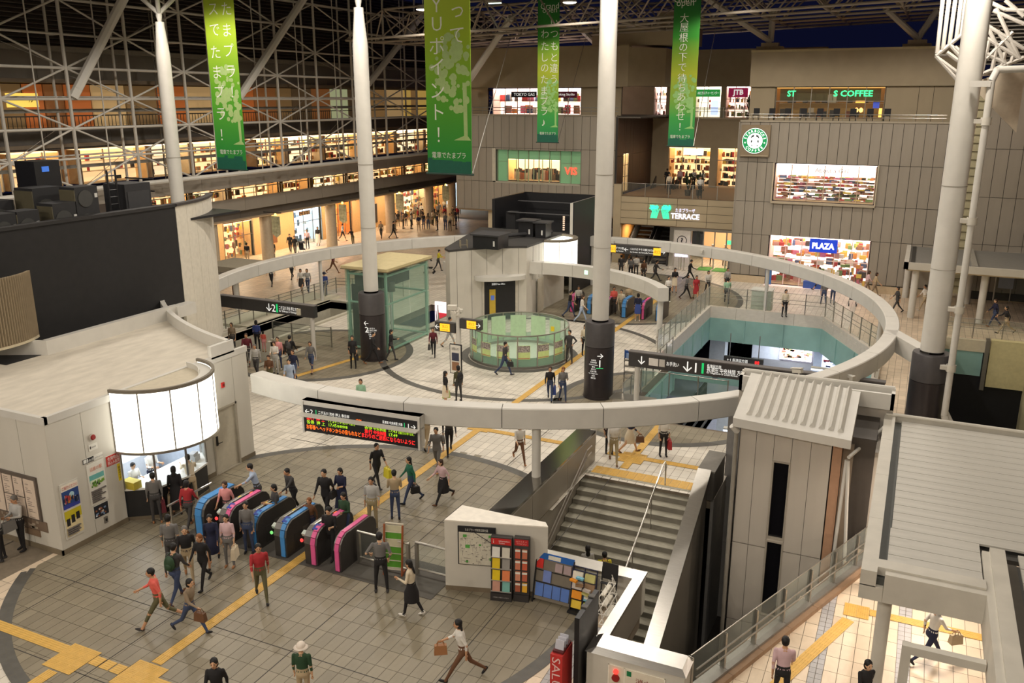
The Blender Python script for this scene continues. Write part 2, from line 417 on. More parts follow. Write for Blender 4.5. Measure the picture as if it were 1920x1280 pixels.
strip(-14.38, 28.75, -10.4, 28.75); strip(-9.4, 28.6, -8.9, 28.6); pad(-8.45, 28.5); strip(-8.0, 28.6, -5.3, 28.6)
strip(-8.45, 27.5, -8.45, 28.05); strip(-8.45, 28.95, -8.45, 32.5)
for r in (0, 1): strip(-9.4, 26.85+.3*r, -5.4, 26.85+.3*r, True)
for i in (0, 1):
    for j in (0, 1): tact(-.44+.3*i, 21.29+.3*j, 0, True)
strip(0.02, 21.52, 3.2, 21.52); strip(-1.75, 17.4, -.45, 20.95)
_a, _b2 = G(520, 716), G(722, 655); strip(_a.x, _a.y, _b2.x, _b2.y)
strip(-14.83, 48, -14.83, 56)
# ------------------------------------------------------------------ RING BEAM
RA, RB, RANG = 18.07, 16.98, R(121.2)
def ring_pt(t, off=0.0):
    a, bb = RA - off, RB - off
    x, y = a*cos(t), bb*sin(t)
    return (RCX + x*cos(RANG) - y*sin(RANG), RCY + x*sin(RANG) + y*cos(RANG))
RZ0, RZ1, RWID = 2.77, 3.45, 0.55
ring = thing('ring_beam', (RCX, RCY, 0), 'huge white ring beam carried on slim posts above the concourse', 'beam')
NSEG = 34
def ring_seg(t0, t1, n=6):
    b = MB(); V = []
    for k in range(n+1):
        t = t0 + (t1-t0)*k/n; o = ring_pt(t); i = ring_pt(t, RWID); o2 = ring_pt(t, .03); i2 = ring_pt(t, RWID-.03)
        V += [(*o2, RZ0), (*o, RZ0+.03), (*o, RZ1-.03), (*o2, RZ1), (*i2, RZ1), (*i, RZ1-.03), (*i, RZ0+.03), (*i2, RZ0)]
    Fs = [tuple(range(7,-1,-1)), tuple(8*n+j for j in range(8))]
    for k in range(n):
        for j in range(8): a = 8*k; Fs.append((a+j, a+(j+1) % 8, a+8+(j+1) % 8, a+8+j))
    return b.add(V, Fs)
for k in range(NSEG):
    t0, t1 = 2*pi*k/NSEG, 2*pi*(k+1)/NSEG
    mx, my = ring_pt((t0+t1)/2)
    if mx < -21.5 and my < 26.0: continue                     # swallowed by the ticket office
    ring_seg(t0+.0007, t1-.0007).build('beam_panel', M_white, ring)
b = MB()
for k in range(NSEG):
    t0, t1 = 2*pi*k/NSEG, 2*pi*(k+1)/NSEG; mx, my = ring_pt((t0+t1)/2)
    if mx < -21.5 and my < 26.0: continue
    for q in range(4):
        a, c = t0+(t1-t0)*q/4, t0+(t1-t0)*(q+1)/4
        p = [ring_pt(a,.02), ring_pt(c,.02), ring_pt(c,RWID-.02), ring_pt(a,RWID-.02)]
        b.prism(p[::-1], RZ0+.03, RZ1-.03)
b.build('beam_core', M_joint, ring, smooth=False)
def ring_post(x, y, z0=0.0, r=0.11):
    t = MB(); t.tube((x,y,z0),(x,y,RZ0+.02), r, 14); t.build('post', M_white, ring)
def ring_near(x, y):                                            # snap a surveyed post onto the beam's centre line
    best = min((math.hypot(ring_pt(k*.01, RWID/2)[0]-x, ring_pt(k*.01, RWID/2)[1]-y), k) for k in range(629)); return ring_pt(best[1]*.01, RWID/2)
for (px, py) in ((602, 567), (1447, 585), (422, 640), (1625, 700), (1185, 470)):
    q = G(px, py); q = ring_near(q.x, q.y); ring_post(*q)
_q = G(1005, 868, 1.05); _q = ring_near(_q.x, _q.y); ring_post(*_q, z0=1.05, r=.14)
t = thing('white_bollard', (-10.19,29.13,0), 'short white post standing behind the stair wall', 'bollard'); MB().tube((-10.19,29.13,0),(-10.19,29.13,1.25),.11,14).build('post', M_white, t); MB().tube((-10.19,29.13,1.25),(-10.19,29.13,1.29),.09,14).build('cap', M_cream, t)
def camera_unit(p, rz, label, on=True):
    t = thing('security_camera', p, label, 'camera', 'security cameras on the ring', rz=rz)
    b = MB(); b.lathe([(0.0,.03),(.07,.03),(.07,0)], 0, 0, 10); b.tube((0,0,0),(0,0,.28),.025,8); b.build('stand', M_white, t, local=True)
    b = MB(); b.obox((.06,0,.33),(.36,.13,.13),ry=R(12)); b.obox((.10,0,.42),(.44,.17,.02),ry=R(12)); b.build('housing', M_cream, t, local=True)
    b = MB(); b.tube((.23,0,.29),(.26,0,.285),.045,10); b.build('lens', M_black, t, local=True)
for px, py, rz, lb in ((1494,712,2.6,'cream security camera on the ring beam beside ridged lift roof'), (333,566,-.5,'cream security camera on the ring beam beside black screen wall')):
    p = G(px, py, RZ1); q = ring_near(p.x, p.y); camera_unit((q[0], q[1], RZ1), rz, lb)
# floodlights clipped to the inner face
for px, py, lb in ((1157,449,'small white spotlight on ring beam beside middle column'), (1332,466,'small white spotlight on ring beam below the glass entrance doors'), (1578,700,'small white spotlight on ring beam facing lift tower')):
    p = G(px, py, 3.2); q = ring_near(p.x, p.y); d = Vector((RCX-q[0], RCY-q[1], 0)).normalized()
    if py > 600: d = -d
    e = Vector((q[0], q[1], 3.2)) + d*(RWID/2 + .02)
    t = thing('spotlight', e, lb, 'light', 'spotlights on the ring')
    b = MB(); b.obox(e + d*.06, (.14,.14,.10), math.atan2(d.y, d.x)); b.build('bracket', M_white, t)
    b = MB(); b.obox(e + d*.16 + Vector((0,0,-.04)), (.12,.2,.16), math.atan2(d.y, d.x)); b.build('head', M_cream, t)

# ------------------------------------------------------------------ COLUMNS
def column(x, y, top, label, txt=None, r=.36, taper=True, rb=.64):
    t = thing('roof_column', (x, y, 0), label, 'column', 'roof columns')
    b = MB()
    z = top
    prof = [(r, 3.5), (r*.97, z-1.6)] + ([(r*.95, z-1.55), (r*.62, z-.2), (r*.62, z)] if taper else [(r*.97, z)])
    b.lathe(prof, x, y, 32); b.build('shaft', M_white, t)
    b = MB(); b.lathe([(r*1.01, 9.6), (r*1.01, 9.63)], x, y, 32); b.lathe([(r*1.01, 6.6), (r*1.01, 6.62)], x, y, 32); b.build('weld_seam', C(150,145,132), t)
    b = MB(); b.lathe([(rb, 0), (rb, 2.34)], x, y, 32); b.lathe([(rb+.02, 0), (rb+.02, .12), (rb, .12)], x, y, 32); b.build('collar', mat('collar_print', (.028,.022,.024), .35), t)
    b = MB(); b.lathe([(rb+.004, 2.36), (rb+.004, 3.36), (rb-.02, 3.42), (r, 3.42)], x, y, 32); b.build('collar_head', M_coll, t)
    return t
def wrap_text(parent, x, y, r, a, z, s, h, m, al='CENTER'):     # lettering on a round collar, at angle a
    d = Vector((cos(a), sin(a), 0)); text('lettering', s, m, parent, Vector((x, y, z)) + d*(r+.012), h, ax=(-d.y, d.x, 0), align=al)
CL = column(-36.3, 35.2, 16.4, 'tall white roof column rising behind the black screen wall')
C1 = column(-24.1, 35.2, 16.6, 'white roof column with dark collar beside the glass lift')
C2 = column(-11.9, 34.5, 24.0, 'white roof column with dark collar in the middle of the hall', taper=False)
C3 = column(1.04, 35.2, 24.0, 'white roof column with drainpipe clamped along its side', taper=False, r=.42, rb=.66)
a = math.atan2(-34.5, 11.9) - .05
for s, h, dz, da in (('→', .26, 2.02, .12), ('1', .34, 1.68, .10)): wrap_text(C2, -11.9, 34.5, .64, a+da, dz, s, h, M_wtext)
for k in range(9): wrap_text(C2, -11.9, 34.5, .64, a-.32, 1.82-.10*k, ('長津田','中央林間','Chūō-Rinkan','鷺沼','溝の口','渋谷方面','for Nagatsuta','大和','南町田')[k], .055, M_wtext)
b = MB(); d = Vector((cos(a+.10), sin(a+.10), 0)); n = Vector((-d.y, d.x, 0)); c = Vector((-11.9, 34.5, 1.47)) + d*.655
b.obox(c, (.01, .30, .03), math.atan2(d.y, d.x)); b.build('green_bar', M_green, C2)
a = math.atan2(-35.2, 24.1) - .05
for s, h, dz, da in (('←', .26, 1.98, -.45), ('2', .30, 1.66, -.42)): wrap_text(C1, -24.1, 35.2, .64, a+da, dz, s, h, M_wtext)
for k in range(6): wrap_text(C1, -24.1, 35.2, .64, a-.05, 1.72-.10*k, ('二子玉川','渋谷 押上方面','for Shibuya','三軒茶屋','改札口','のりば')[k], .06, M_wtext)
# head fittings and raking struts
def strut(thingname, p, q, r, label, grp):
    t = thing(thingname, p, label, 'strut', grp)
    bar('tube', M_white, t, p, q, r); p, q = Vector(p), Vector(q); d = (q-p).normalized()
    b = MB(); b.tube(p - d*.05, p + d*.5, r*.3, 10, r*1.0); b.build('foot_fitting', M_white, t); return t
strut('raking_strut', GX(137,183,-38.2), GX(243,-25,-37.0), .24, 'fat white raking strut crossing the lattice above black cabinets', 'raking struts')
strut('raking_strut', GX(448,183,-38.2), GX(584,-25,-37.0), .24, 'fat white raking strut crossing the lattice behind the first banner', 'raking struts')
strut('raking_strut', GX(690,158,-38.2), GX(806,10,-37.0), .24, 'fat white raking strut crossing the lattice between column and wide banner', 'raking struts')
for (x, y, z, nm) in ((-36.3, 35.2, 16.4, CL), (-24.1, 35.2, 16.6, C1)):
    b = MB(); b.lathe([(.0, z+.55), (.13, z+.5), (.16, z+.3), (.10, z)], x, y, 12); b.build('head_knuckle', M_white, nm)
    for dx, dy in ((-1,-1),(1,-1),(-1,1),(1,1)): bar('branch', M_white, nm, (x,y,z+.4), (x+dx*2.2, y+dy*2.2, z+3.4), .11)

# drainpipe clamped to column 3
t = thing('drainpipe', (1.9, 34.6, 0), 'white rain pipe running down beside the roof column', 'pipe')
b = MB()
P = [Vector((1.72,34.55,13.2)), Vector((1.72,34.55,1.2)), Vector((2.0,34.45,.4)), Vector((2.0,34.45,-5))]
b.path(P, .12, 12); b.build('down_pipe', M_white, t)
b = MB(); b.path([Vector((1.72,34.55,13.2)), Vector((1.85,34.6,13.55)), Vector((9,36.5,13.75))], .12, 12); b.build('branch_pipe', M_white, t)
b = MB(); b.path([Vector((1.72,34.7,1.35)), Vector((2.2,34.75,.5)), Vector((2.2,34.75,-5))], .11, 12); b.build('second_pipe', M_white, t)
b = MB(); b.box(1.05, 34.4, 13.0, 1.7, 34.6, 13.2); b.build('spigot', M_white, t)
for z in (11.8, 8.4, 5.2, 3.0):
    b = MB(); b.box(1.35,34.45,z,1.75,34.7,z+.14); b.lathe([(.15,z-.06),(.17,z-.06),(.17,z+.2),(.15,z+.2)],1.72,34.55,12); b.build('clamp', M_cream, t)

# ------------------------------------------------------------------ TICKET OFFICE (near)
off = thing('ticket_office', (-26, 19, 0), 'cream station office with a lit curved sign over its counter window', 'building')
OX, OY0, OY1, OZ = -21.1, 14.85, 22.92, 4.15
def ring_out_arc(x_from, x_to, n=24, off_=-.12):
    pts = [ring_pt(k*2*pi/720, off_) for k in range(720)]
    pts = [p for p in pts if p[1] < 39 and x_to <= p[0] <= x_from]; pts.sort(key=lambda p: -p[0]); return pts[::max(1, len(pts)//n)]
ARC = ring_out_arc(-21.1, -33.2)
foot = [(OX, OY0), (OX, ARC[0][1])] + ARC + [(-33.6, ARC[-1][1]), (-40, 30), (-40, OY0)]
b = MB(); fp = [(OX-.12, OY0+.12)] + [(OX-.12, ARC[0][1]-.1)] + [(x-.1, y-.12) for x, y in ARC] + foot[-3:-1] + [(-40, OY0+.12)]
# roof and core walls with a bay cut out for the counter room
b = MB(); b.prism(fp, OZ-.25, OZ, 0)
roof = b.build('roof', mat('roof_membrane', (.60,.55,.46), .7, var=.10, scale=1.2, bump=.2, stretch=(3,1,1)), off, smooth=False)
# front wall panels (face +x) : panel joints every 1.2 m; counter bay between Y 17.15 and 20.45
def wall_panels(x, ys, z0, z1, name='wall_panel', m=M_cream, th=.12, par=off):
    for y0, y1 in zip(ys, ys[1:]): piece(name, m, par, (x-th/2, (y0+y1)/2, (z0+z1)/2), (th, y1-y0-.016, z1-z0))
wall_panels(OX, [14.85, 16.0, 17.15], .16, 3.98)
wall_panels(OX, [20.45, 20.95], .16, 3.98); wall_panels(OX, [22.15, 22.9], .16, 3.98); wall_panels(OX, [20.95, 22.15], 2.30, 3.98)
b = MB(); b.box(OX-.16, OY0+.02, .0, OX-.1, 17.15, 3.98); b.box(OX-.16, 20.45, 0, OX-.1, OY1-.03, 3.98); b.box(OX-.16, 17.15, 2.3, OX-.1, 20.45, 3.98)
b.build('wall_core', M_joint, off, smooth=False)
b = MB(); b.box(OX-.1, OY0, 3.98, OX+.03, OY1, OZ+.04); b.box(-40, OY0-.03, 3.98, OX+.03, OY0+.1, OZ+.04); b.build('roof_edge', M_white, off)
b = MB(); b.box(OX-.02, OY0-.03, 0, OX+.02, 17.15, .16); b.box(OX-.02, 20.45, 0, OX+.02, 20.95, .16); b.box(OX-.02, 22.15, 0, OX+.02, OY1, .16); b.box(-40, OY0-.03, 0, OX+.02, OY0+.02, .16)
b.build('plinth', C(120,108,88), off)
xs = [-21.1 - 1.15*k for k in range(17)]
for x0, x1 in zip(xs, xs[1:]): piece('wall_panel', M_cream, off, ((x0+x1)/2, OY0+.06, 2.07), (abs(x1-x0)-.016, .12, 3.82))
b = MB(); b.box(-40, OY0+.11, 0, OX-.02, OY0+.16, 3.98); b.build('wall_core', M_joint, off, smooth=False)
# concave rear wall under the ring, and its parapet
def arc_wall(pts, th, z0, z1, name, m, par):
    b = MB(); n = len(pts)
    nr = []
    for k in range(n):
        p, q = pts[max(0,k-1)], pts[min(n-1,k+1)]; d = Vector((q[0]-p[0], q[1]-p[1])).normalized(); nr.append((d.y, -d.x))
    V = []
    for (x,y),(nx_,ny_) in zip(pts,nr): V += [(x,y,z0),(x,y,z1),(x-nx_*th,y-ny_*th,z1),(x-nx_*th,y-ny_*th,z0)]
    Fs = [(0,1,2,3), tuple(4*(n-1)+j for j in (3,2,1,0))]
    for k in range(n-1):
        for j in range(4): Fs.append((4*k+j, 4*k+4+j, 4*k+4+(j+1)%4, 4*k+(j+1)%4))
    return b.add(V, Fs).build(name, m, par)
arc_wall(ARC, .12, 0, OZ-.02, 'curved_wall', M_cream, off)
arc_wall([p for p in ARC if p[0] > -29.3], .18, OZ-.04, OZ+.42, 'parapet', M_white, off)
b = MB(); b.box(OX-.12, 21.2, OZ-.02, OX+.03, ARC[0][1]+.05, OZ+.42); b.build('parapet', M_white, off)
# office door
b = MB(); b.box(OX-.10, 20.95, .0, OX-.05, 22.15, 2.3); leaf = b.build('door_leaf', C(186,178,160), off)
b = MB(); b.box(OX-.06,20.93,0,OX+.03,21.0,2.34); b.box(OX-.06,22.1,0,OX+.03,22.17,2.34); b.box(OX-.06,20.93,2.27,OX+.03,22.17,2.34); b.box(OX-.04, 20.98, 0, OX+.06, 22.12, .03); b.build('door_frame', C(168,160,144), off)
b = MB(); b.box(OX-.05,21.12,1.02,OX-.02,21.2,1.36); b.tube((OX-.02,21.16,1.12),(OX+.05,21.16,1.12),.015); b.tube((OX+.05,21.16,1.12),(OX+.05,21.32,1.12),.015); b.build('door_handle', M_ink, leaf)
# counter room: floor of dark counter front, windows, lit interior
b = MB()
bay = [(OX-.05,17.2),(OX+.72,17.75),(OX+.95,18.8),(OX+.72,19.85),(OX-.05,20.4)]
b.prism([(OX-.1,17.2)]+bay+[(OX-.1,20.4)], .12, 1.0); b.build('counter_front', M_black, off, smooth=False)
b = MB(); b.prism([(OX-.1,17.2)]+[(x+.03,y) for x,y in bay]+[(OX-.1,20.4)], 0, .12); b.build('counter_plinth', C(110,98,80), off, smooth=False)
b = MB(); b.prism([(OX-.3,17.15)]+[(x+.04,y) for x,y in bay]+[(OX-.3,20.45)], 1.0, 1.06); b.build('counter_top', C(225,222,214), off, smooth=False)
for k, (p, q) in enumerate(zip(bay, bay[1:])):
    for (x, y) in (p, q): bar('mullion', M_rail, off, (x,y,1.06), (x,y,2.4), .035)
    b = MB(); b.face([(p[0],p[1],1.06),(q[0],q[1],1.06),(q[0],q[1],2.4),(p[0],p[1],2.4)]); b.build('window_pane', M_glass, off)
b = MB(); b.box(OX-3.2,17.0,2.42,OX-.16,20.6,2.46); b.build('room_ceiling', E(235,242,255,2.6), off)
b = MB(); b.box(OX-3.3,16.95,0,OX-3.2,20.65,2.6); b.box(OX-3.3,16.9,0,OX-.2,16.95,2.6); b.box(OX-3.3,20.65,0,OX-.2,20.7,2.6); b.build('room_wall', C(205,212,220), off)
b = MB(); b.box(OX-3.25,17,.0,OX-.2,20.6,.02); b.build('room_floor', C(120,120,122), off)
b = MB(); b.box(OX-1.9,17.2,.02,OX-1.3,18.0,1.0); b.box(OX-2.6,18.6,.02,OX-1.9,20.2,.95); b.build('desk', C(225,228,232), off)
b = MB(); b.box(OX-.2,17.25,1.06,OX+.3,17.55,1.30); b.build('ticket_printer', C(200,180,60), off)
b = MB(); b.obox((OX+.25,19.75,1.16),(.3,.34,.2),.3); b.obox((OX+.25,19.75,1.3),(.2,.3,.1),.3); b.build('cash_terminal', C(180,180,180), off)
l = bpy.data.lights.new('office_light','AREA'); l.energy = 60; l.size = 1.5; l.color = (.9,.95,1); lo = bpy.data.objects.new('office_light', l); COL.objects.link(lo); lo.location = (OX-.6, 18.8, 2.38)
# lit drum
DC, DR = (OX-.05, 18.8), 1.78
nP = 6; A0, A1 = R(-88), R(88)
drum = thing('lit_drum_sign', (DC[0], DC[1], 2.3), 'glowing white half-drum light box above the counter window', 'sign')
for k in range(nP):
    a0, a1 = A0+(A1-A0)*k/nP, A0+(A1-A0)*(k+1)/nP
    MB().arc(DC[0], DC[1], DR-.03, DR, 2.40, 4.26, a0+.012, a1-.012, 6).build('light_panel', M_lit, drum)
    a_ = a0; bar('rib', M_rail, drum, (DC[0]+DR*cos(a_),DC[1]+DR*sin(a_),2.36), (DC[0]+DR*cos(a_),DC[1]+DR*sin(a_),4.3), .022)
bar('rib', M_rail, drum, (DC[0]+DR*cos(A1),DC[1]+DR*sin(A1),2.36), (DC[0]+DR*cos(A1),DC[1]+DR*sin(A1),4.3), .022)
MB().arc(DC[0],DC[1],DR-.06,DR+.03,4.26,4.36,A0,A1,30).build('top_rim', C(120,112,98), drum)
MB().arc(DC[0],DC[1],DR-.06,DR+.03,2.32,2.40,A0,A1,30).build('bottom_rim', M_rail, drum)
MB().arc(DC[0],DC[1],.3,DR-.05,2.42,2.46,A0,A1,20).build('soffit', C(200,196,185), drum)
MB().arc(DC[0],DC[1],DR-.42,DR-.06,4.20,4.24,A0,A1,24).build('gutter', M_white, drum)
MB().arc(DC[0],DC[1],.1,DR-.42,4.10,4.16,A0,A1,24).build('top_deck', C(196,186,164), drum)
MB().arc(DC[0],DC[1],DR-.47,DR-.42,4.10,4.34,R(40),A1,10).build('inner_curb', M_white, drum)
# things on the office walls
def poster(name, label, x, y0, y1, z0, z1, parts, frame=None, ax='y', grp=None, cat='poster'):
    """flat poster on a wall facing +x (ax y) or -y (ax x); parts = (u0,v0,u1,v1,material) in 0..1, drawn as thin raised sheets"""
    if ax == 'y': P = lambda u, v, d: (x+d, y0+(y1-y0)*u, z0+(z1-z0)*v)
    else: P = lambda u, v, d: (y0+(y1-y0)*u, x-d, z0+(z1-z0)*v)
    t = thing(name, P(.5, 0, .01), label, cat, grp)
    def sheet(u0,v0,u1,v1,d0,d1,nm,m,pr=None):
        a, c = P(u0,v0,d0), P(u1,v1,d1); return MB().box(a[0],a[1],a[2],c[0],c[1],c[2]).build(nm, m, pr or t, smooth=False)
    if frame:
        par = sheet(0,0,1,1,.005,.03,'frame',frame); base = .032
    else: par = sheet(0,0,1,1,.004,.012,'sheet',C(225,222,212)); base = .014
    for k, (u0,v0,u1,v1,m) in enumerate(parts): sheet(u0,v0,u1,v1,base,base+.003+.0012*k,'print',m,par)
    return t, P
def lines(n, v0, v1, u0=.08, u1=.92, m=None, rnd=random.Random(3)):
    out = []; 
    for k in range(n): v = v0+(v1-v0)*(k+.5)/n; out.append((u0, v-.25*(v1-v0)/n, u0+(u1-u0)*rnd.uniform(.6,1), v+.25*(v1-v0)/n, m or C(110,104,100)))
    return out
rnd = random.Random(5)
def flecks(n, u0, v0, u1, v1, cols, s=.05):
    out = []
    for k in range(n):
        u, v = rnd.uniform(u0,u1-s), rnd.uniform(v0,v1-s); out.append((u, v, u+rnd.uniform(.4,1.2)*s, v+rnd.uniform(.4,1)*s, rnd.choice(cols)))
    return out
t, P = poster('framed_poster', 'framed tall poster with moonlit parade above a yellow sheet', OX, 14.98+.02, 15.62, .42, 2.12,
    [(.06,.04,.94,.50,C(222,206,160)), (.06,.33,.94,.50,C(196,180,30)), (.06,.54,.94,.97,C(228,220,205)), (.06,.54,.94,.86,C(40,70,130)), (.06,.54,.94,.61,C(50,62,150)),
     (.12,.23,.30,.36,M_ink),(.38,.26,.56,.40,M_ink),(.64,.29,.82,.42,M_ink)] + flecks(26,.08,.60,.92,.80,[C(180,120,60),C(200,200,210),C(170,60,60),C(30,40,70)],.10)+lines(4,.06,.2), frame=C(206,202,192))
text('lettering', 'ご協力ください', C(190,40,35), t, P(.5,.915,.045), .085, ax=(0,1,0), wfit=.5)
text('moon', '●', C(170,205,215), t, P(.55,.77,.046), .16, ax=(0,1,0))
t, P = poster('paper_poster', 'white poster with green landscape drawing on office wall', OX, 15.95, 16.55, 1.05, 2.35,
    [(.08,.55,.92,.72,C(110,180,175)),(.10,.50,.9,.60,C(215,228,200))]+flecks(22,.1,.42,.9,.58,[C(90,140,50),C(60,60,60),C(120,160,60)],.07)+lines(7,.05,.36))
text('lettering', '沿線の駅', C(214,120,80), t, P(.5,.86,.02), .10, ax=(0,1,0), wfit=.42)
poster('photo_poster', 'small black photo poster below white landscape poster', OX, 15.98, 16.52, .60, 1.02, [(.04,.04,.96,.96,C(30,34,42))]+flecks(18,.1,.1,.9,.8,[C(200,180,160),C(120,140,170),C(230,230,230),C(150,90,60)],.14))
t, P = poster('red_notice', 'red warning notice beside the counter window', OX, 16.62, 17.12, 2.02, 2.36, [(.02,.03,.98,.97,C(196,52,40))], cat='notice')
text('lettering','危険物品', C(240,232,225), t, P(.5,.70,.03), .10, ax=(0,1,0), wfit=.40); text('lettering','持込み厳禁', C(240,232,225), t, P(.5,.30,.03), .10, ax=(0,1,0), wfit=.42)
t, P = poster('yellow_notice', 'narrow yellow notice hanging below the red notice', OX, 16.98, 17.10, 1.42, 2.0, [(.04,.02,.96,.98,C(228,200,20))], cat='notice')
text('lettering','録画中です', M_ink, t, P(.5,.5,.03), .42, ax=(0,1,0), vertical=True)
t, P = poster('black_direction_sign', 'black and white restroom direction strip on office wall', OX, 15.85, 16.55, 2.40, 2.56, [(.01,.05,.55,.95,M_ink),(.04,.15,.18,.85,C(235,235,230)),(.21,.15,.26,.85,C(235,235,230))], cat='sign')
text('lettering','自由通路', C(230,230,225), t, P(.40,.5,.035), .07, ax=(0,1,0)); text('lettering','精算 きっぷうりば', C(60,60,60), t, P(.77,.5,.035), .04, ax=(0,1,0), wfit=.28)
t, P = poster('fire_call_plate', 'white plate with a small symbol under the red bell', OX, 16.12, 16.42, 2.72, 2.92, [(.12,.3,.24,.7,C(60,60,60)),(.32,.4,.8,.6,C(170,168,160))], cat='plate')
t = thing('alarm_bell', (OX+.02, 16.28, 3.1), 'round red fire bell on the office wall', 'alarm')
b = MB()
for r0, d in ((.10,.0),(.10,.05),(.06,.085),(0,.09)): pass
b.tube((OX,16.28,3.12),(OX+.05,16.28,3.12),.105,16); b.build('back_plate', C(200,190,180), t)
b = MB(); b.tube((OX+.05,16.28,3.12),(OX+.09,16.28,3.12),.085,16,.06); b.build('bell_dome', C(150,30,25), t)
t = thing('red_lamp', (OX, 21.6, 3.05), 'small red alarm lamp above the office door', 'alarm'); MB().box(OX,21.55,3.02,OX+.05,21.67,3.2).build('case', C(196,40,34), t); MB().box(OX+.05,21.57,3.08,OX+.07,21.65,3.16).build('lens', C(120,20,18), t)
t = thing('socket_plate', (OX, 16.35, .35), 'small grey socket plate low on the office wall', 'socket'); MB().box(OX,16.3,.34,OX+.03,16.42,.54).build('plate', C(120,116,108), t); MB().box(OX+.03,16.33,.4,OX+.04,16.39,.48).build('outlet', M_ink, t)
# timetable boards on the left wall (face -y)
t = thing('fare_board', (-23, OY0, .9), 'long dark framed board of fare charts on office side wall', 'board')
MB().box(-25.6,OY0-.06,.95,-21.75,OY0,2.3).build('frame', C(96,86,78), t)
xs_ = [-25.55,-24.65,-23.75,-23.2,-22.75,-22.3,-21.8]
for k,(x0,x1) in enumerate(zip(xs_,xs_[1:])):
    zs = [(1.0,2.2)] if k in (2,5) else [(1.62,2.2),(1.0,1.58)]
    for z0,z1 in zs:
        MB().box(x0+.04,OY0-.075,z0,x1-.02,OY0-.06,z1).build('chart_sheet', C(214,196,178), t)
        b = MB(); rr = random.Random(k)
        for q in range(int((z1-z0)/.06)):
            if rr.random() < .75: b.box(x0+.1,OY0-.078,z0+.06*q+.02,x0+.1+(x1-x0-.2)*rr.uniform(.3,.95),OY0-.076,z0+.06*q+.045)
        if b.v: b.build('chart_print', C(150,136,124), t, smooth=False, kind='stuff')
t = thing('photo_strip', (-23, OY0, .6), 'strip of brownish photographs below the fare charts', 'board')
MB().box(-25.6,OY0-.03,.62,-21.6,OY0,.93).build('backing', C(118,100,84), t)
b = MB(); rr = random.Random(9)
for k in range(60): x=-25.5+rr.random()*3.7; z=.64+rr.random()*.2; b.box(x,OY0-.036,z,x+rr.uniform(.05,.2),OY0-.03,z+rr.uniform(.03,.09))
b.build('photo_print', C(160,146,128), t, smooth=False, kind='stuff')
MB().box(-22.6,OY0-.03,.40,-21.95,OY0,.60).build('lower_photo', C(128,106,84), t)
# posters on the concave wall seen under the ring
def on_arc(px, py, z):
    g0 = G(px, py, z); k = min(range(len(ARC)), key=lambda i: math.hypot(ARC[i][0]-g0.x, ARC[i][1]-g0.y)); k = max(1, min(len(ARC)-2, k))
    d = Vector((ARC[k+1][0]-ARC[k-1][0], ARC[k+1][1]-ARC[k-1][1], 0)).normalized(); return Vector((ARC[k][0], ARC[k][1], z)), d
for px, lb, col, nm in ((374,'dark framed notice on the curved office wall',C(60,52,50),'framed_notice'), (387,'pale illustrated poster on the curved office wall',C(196,184,160),'pale_poster')):
    p, d = on_arc(px, 600, 1.5); t = thing(nm, p, lb, 'poster'); n_ = Vector((-d.y, d.x, 0)); n_ = n_ if n_.dot(Vector((RCX,RCY,0))-p) > 0 else -n_
    ang = math.atan2(d.y, d.x)
    MB().obox(p+n_*.08, (.55,.03,1.0), ang).build('frame', C(215,210,200), t); MB().obox(p+n_*.10+Vector((0,0,.12)), (.47,.02,.6), ang).build('print', col, t); MB().obox(p+n_*.10+Vector((0,0,-.34)), (.4,.02,.2), ang).build('caption', C(120,116,110), t)
# ------------------------------------------------------------------ STAIRWELL
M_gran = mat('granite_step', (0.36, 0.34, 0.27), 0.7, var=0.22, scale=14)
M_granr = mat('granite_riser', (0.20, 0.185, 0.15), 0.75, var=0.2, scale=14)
M_inner = mat('stairwell_panel', (0.30, 0.27, 0.22), 0.38, metal=0.25, var=0.05, scale=.8)
st = thing('staircase', (-7.4, 22, 0), 'wide granite staircase going down from the concourse', 'stairs')
SX0, SX1, SY, DY, DZ = -9.6, -5.5, 26.6, .36, .172
for k in range(24):
    y1 = SY - k*DY; z1 = -k*DZ
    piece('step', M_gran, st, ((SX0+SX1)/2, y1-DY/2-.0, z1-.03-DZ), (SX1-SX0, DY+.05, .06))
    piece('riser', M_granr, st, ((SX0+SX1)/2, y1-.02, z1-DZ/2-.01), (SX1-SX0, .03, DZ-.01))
b = MB(); b.box(SX0, SY-.02, -.06, SX1, SY+.22, .012); b.build('top_nosing', M_gran, st)
# handrails
def slope(y, z): return z - (SY - y) * DZ / DY
hr = thing('middle_handrail', (-6.75, 26.5, 0), 'stainless handrail in the middle of the staircase', 'handrail')
pts = [Vector((-6.75,26.75,0)), Vector((-6.75,26.72,.80)), Vector((-6.75,26.6,.92)), Vector((-6.75,26.35,.90))] + [Vector((-6.75, y, slope(y, 1.0))) for y in (26.0, 22.0, 19.5)]
MB().path(pts, .028, 8).build('rail', M_steel, hr)
for y in (25.1, 23.2, 21.0): bar('stanchion', M_rail, hr, (-6.75, y, slope(y,-.12)), (-6.75, y, slope(y,1.0)), .018)
hl = thing('wall_handrail', (-9.3, 24, 0), 'double stainless handrail along the stairwell side panel', 'handrail')
for dz in (.62, .86):
    MB().path([Vector((-9.5,27.0,dz)), Vector((-9.5,26.5,dz))] + [Vector((-9.5,y,slope(y,dz))) for y in (26.2,22.0,19.3)], .024, 8).build('rail', M_steel, hl)
for y in (26.2, 24.4, 22.6, 20.8): bar('bracket', M_rail, hl, (-9.62,y,slope(y,.6)), (-9.5,y,slope(y,.86)), .014)
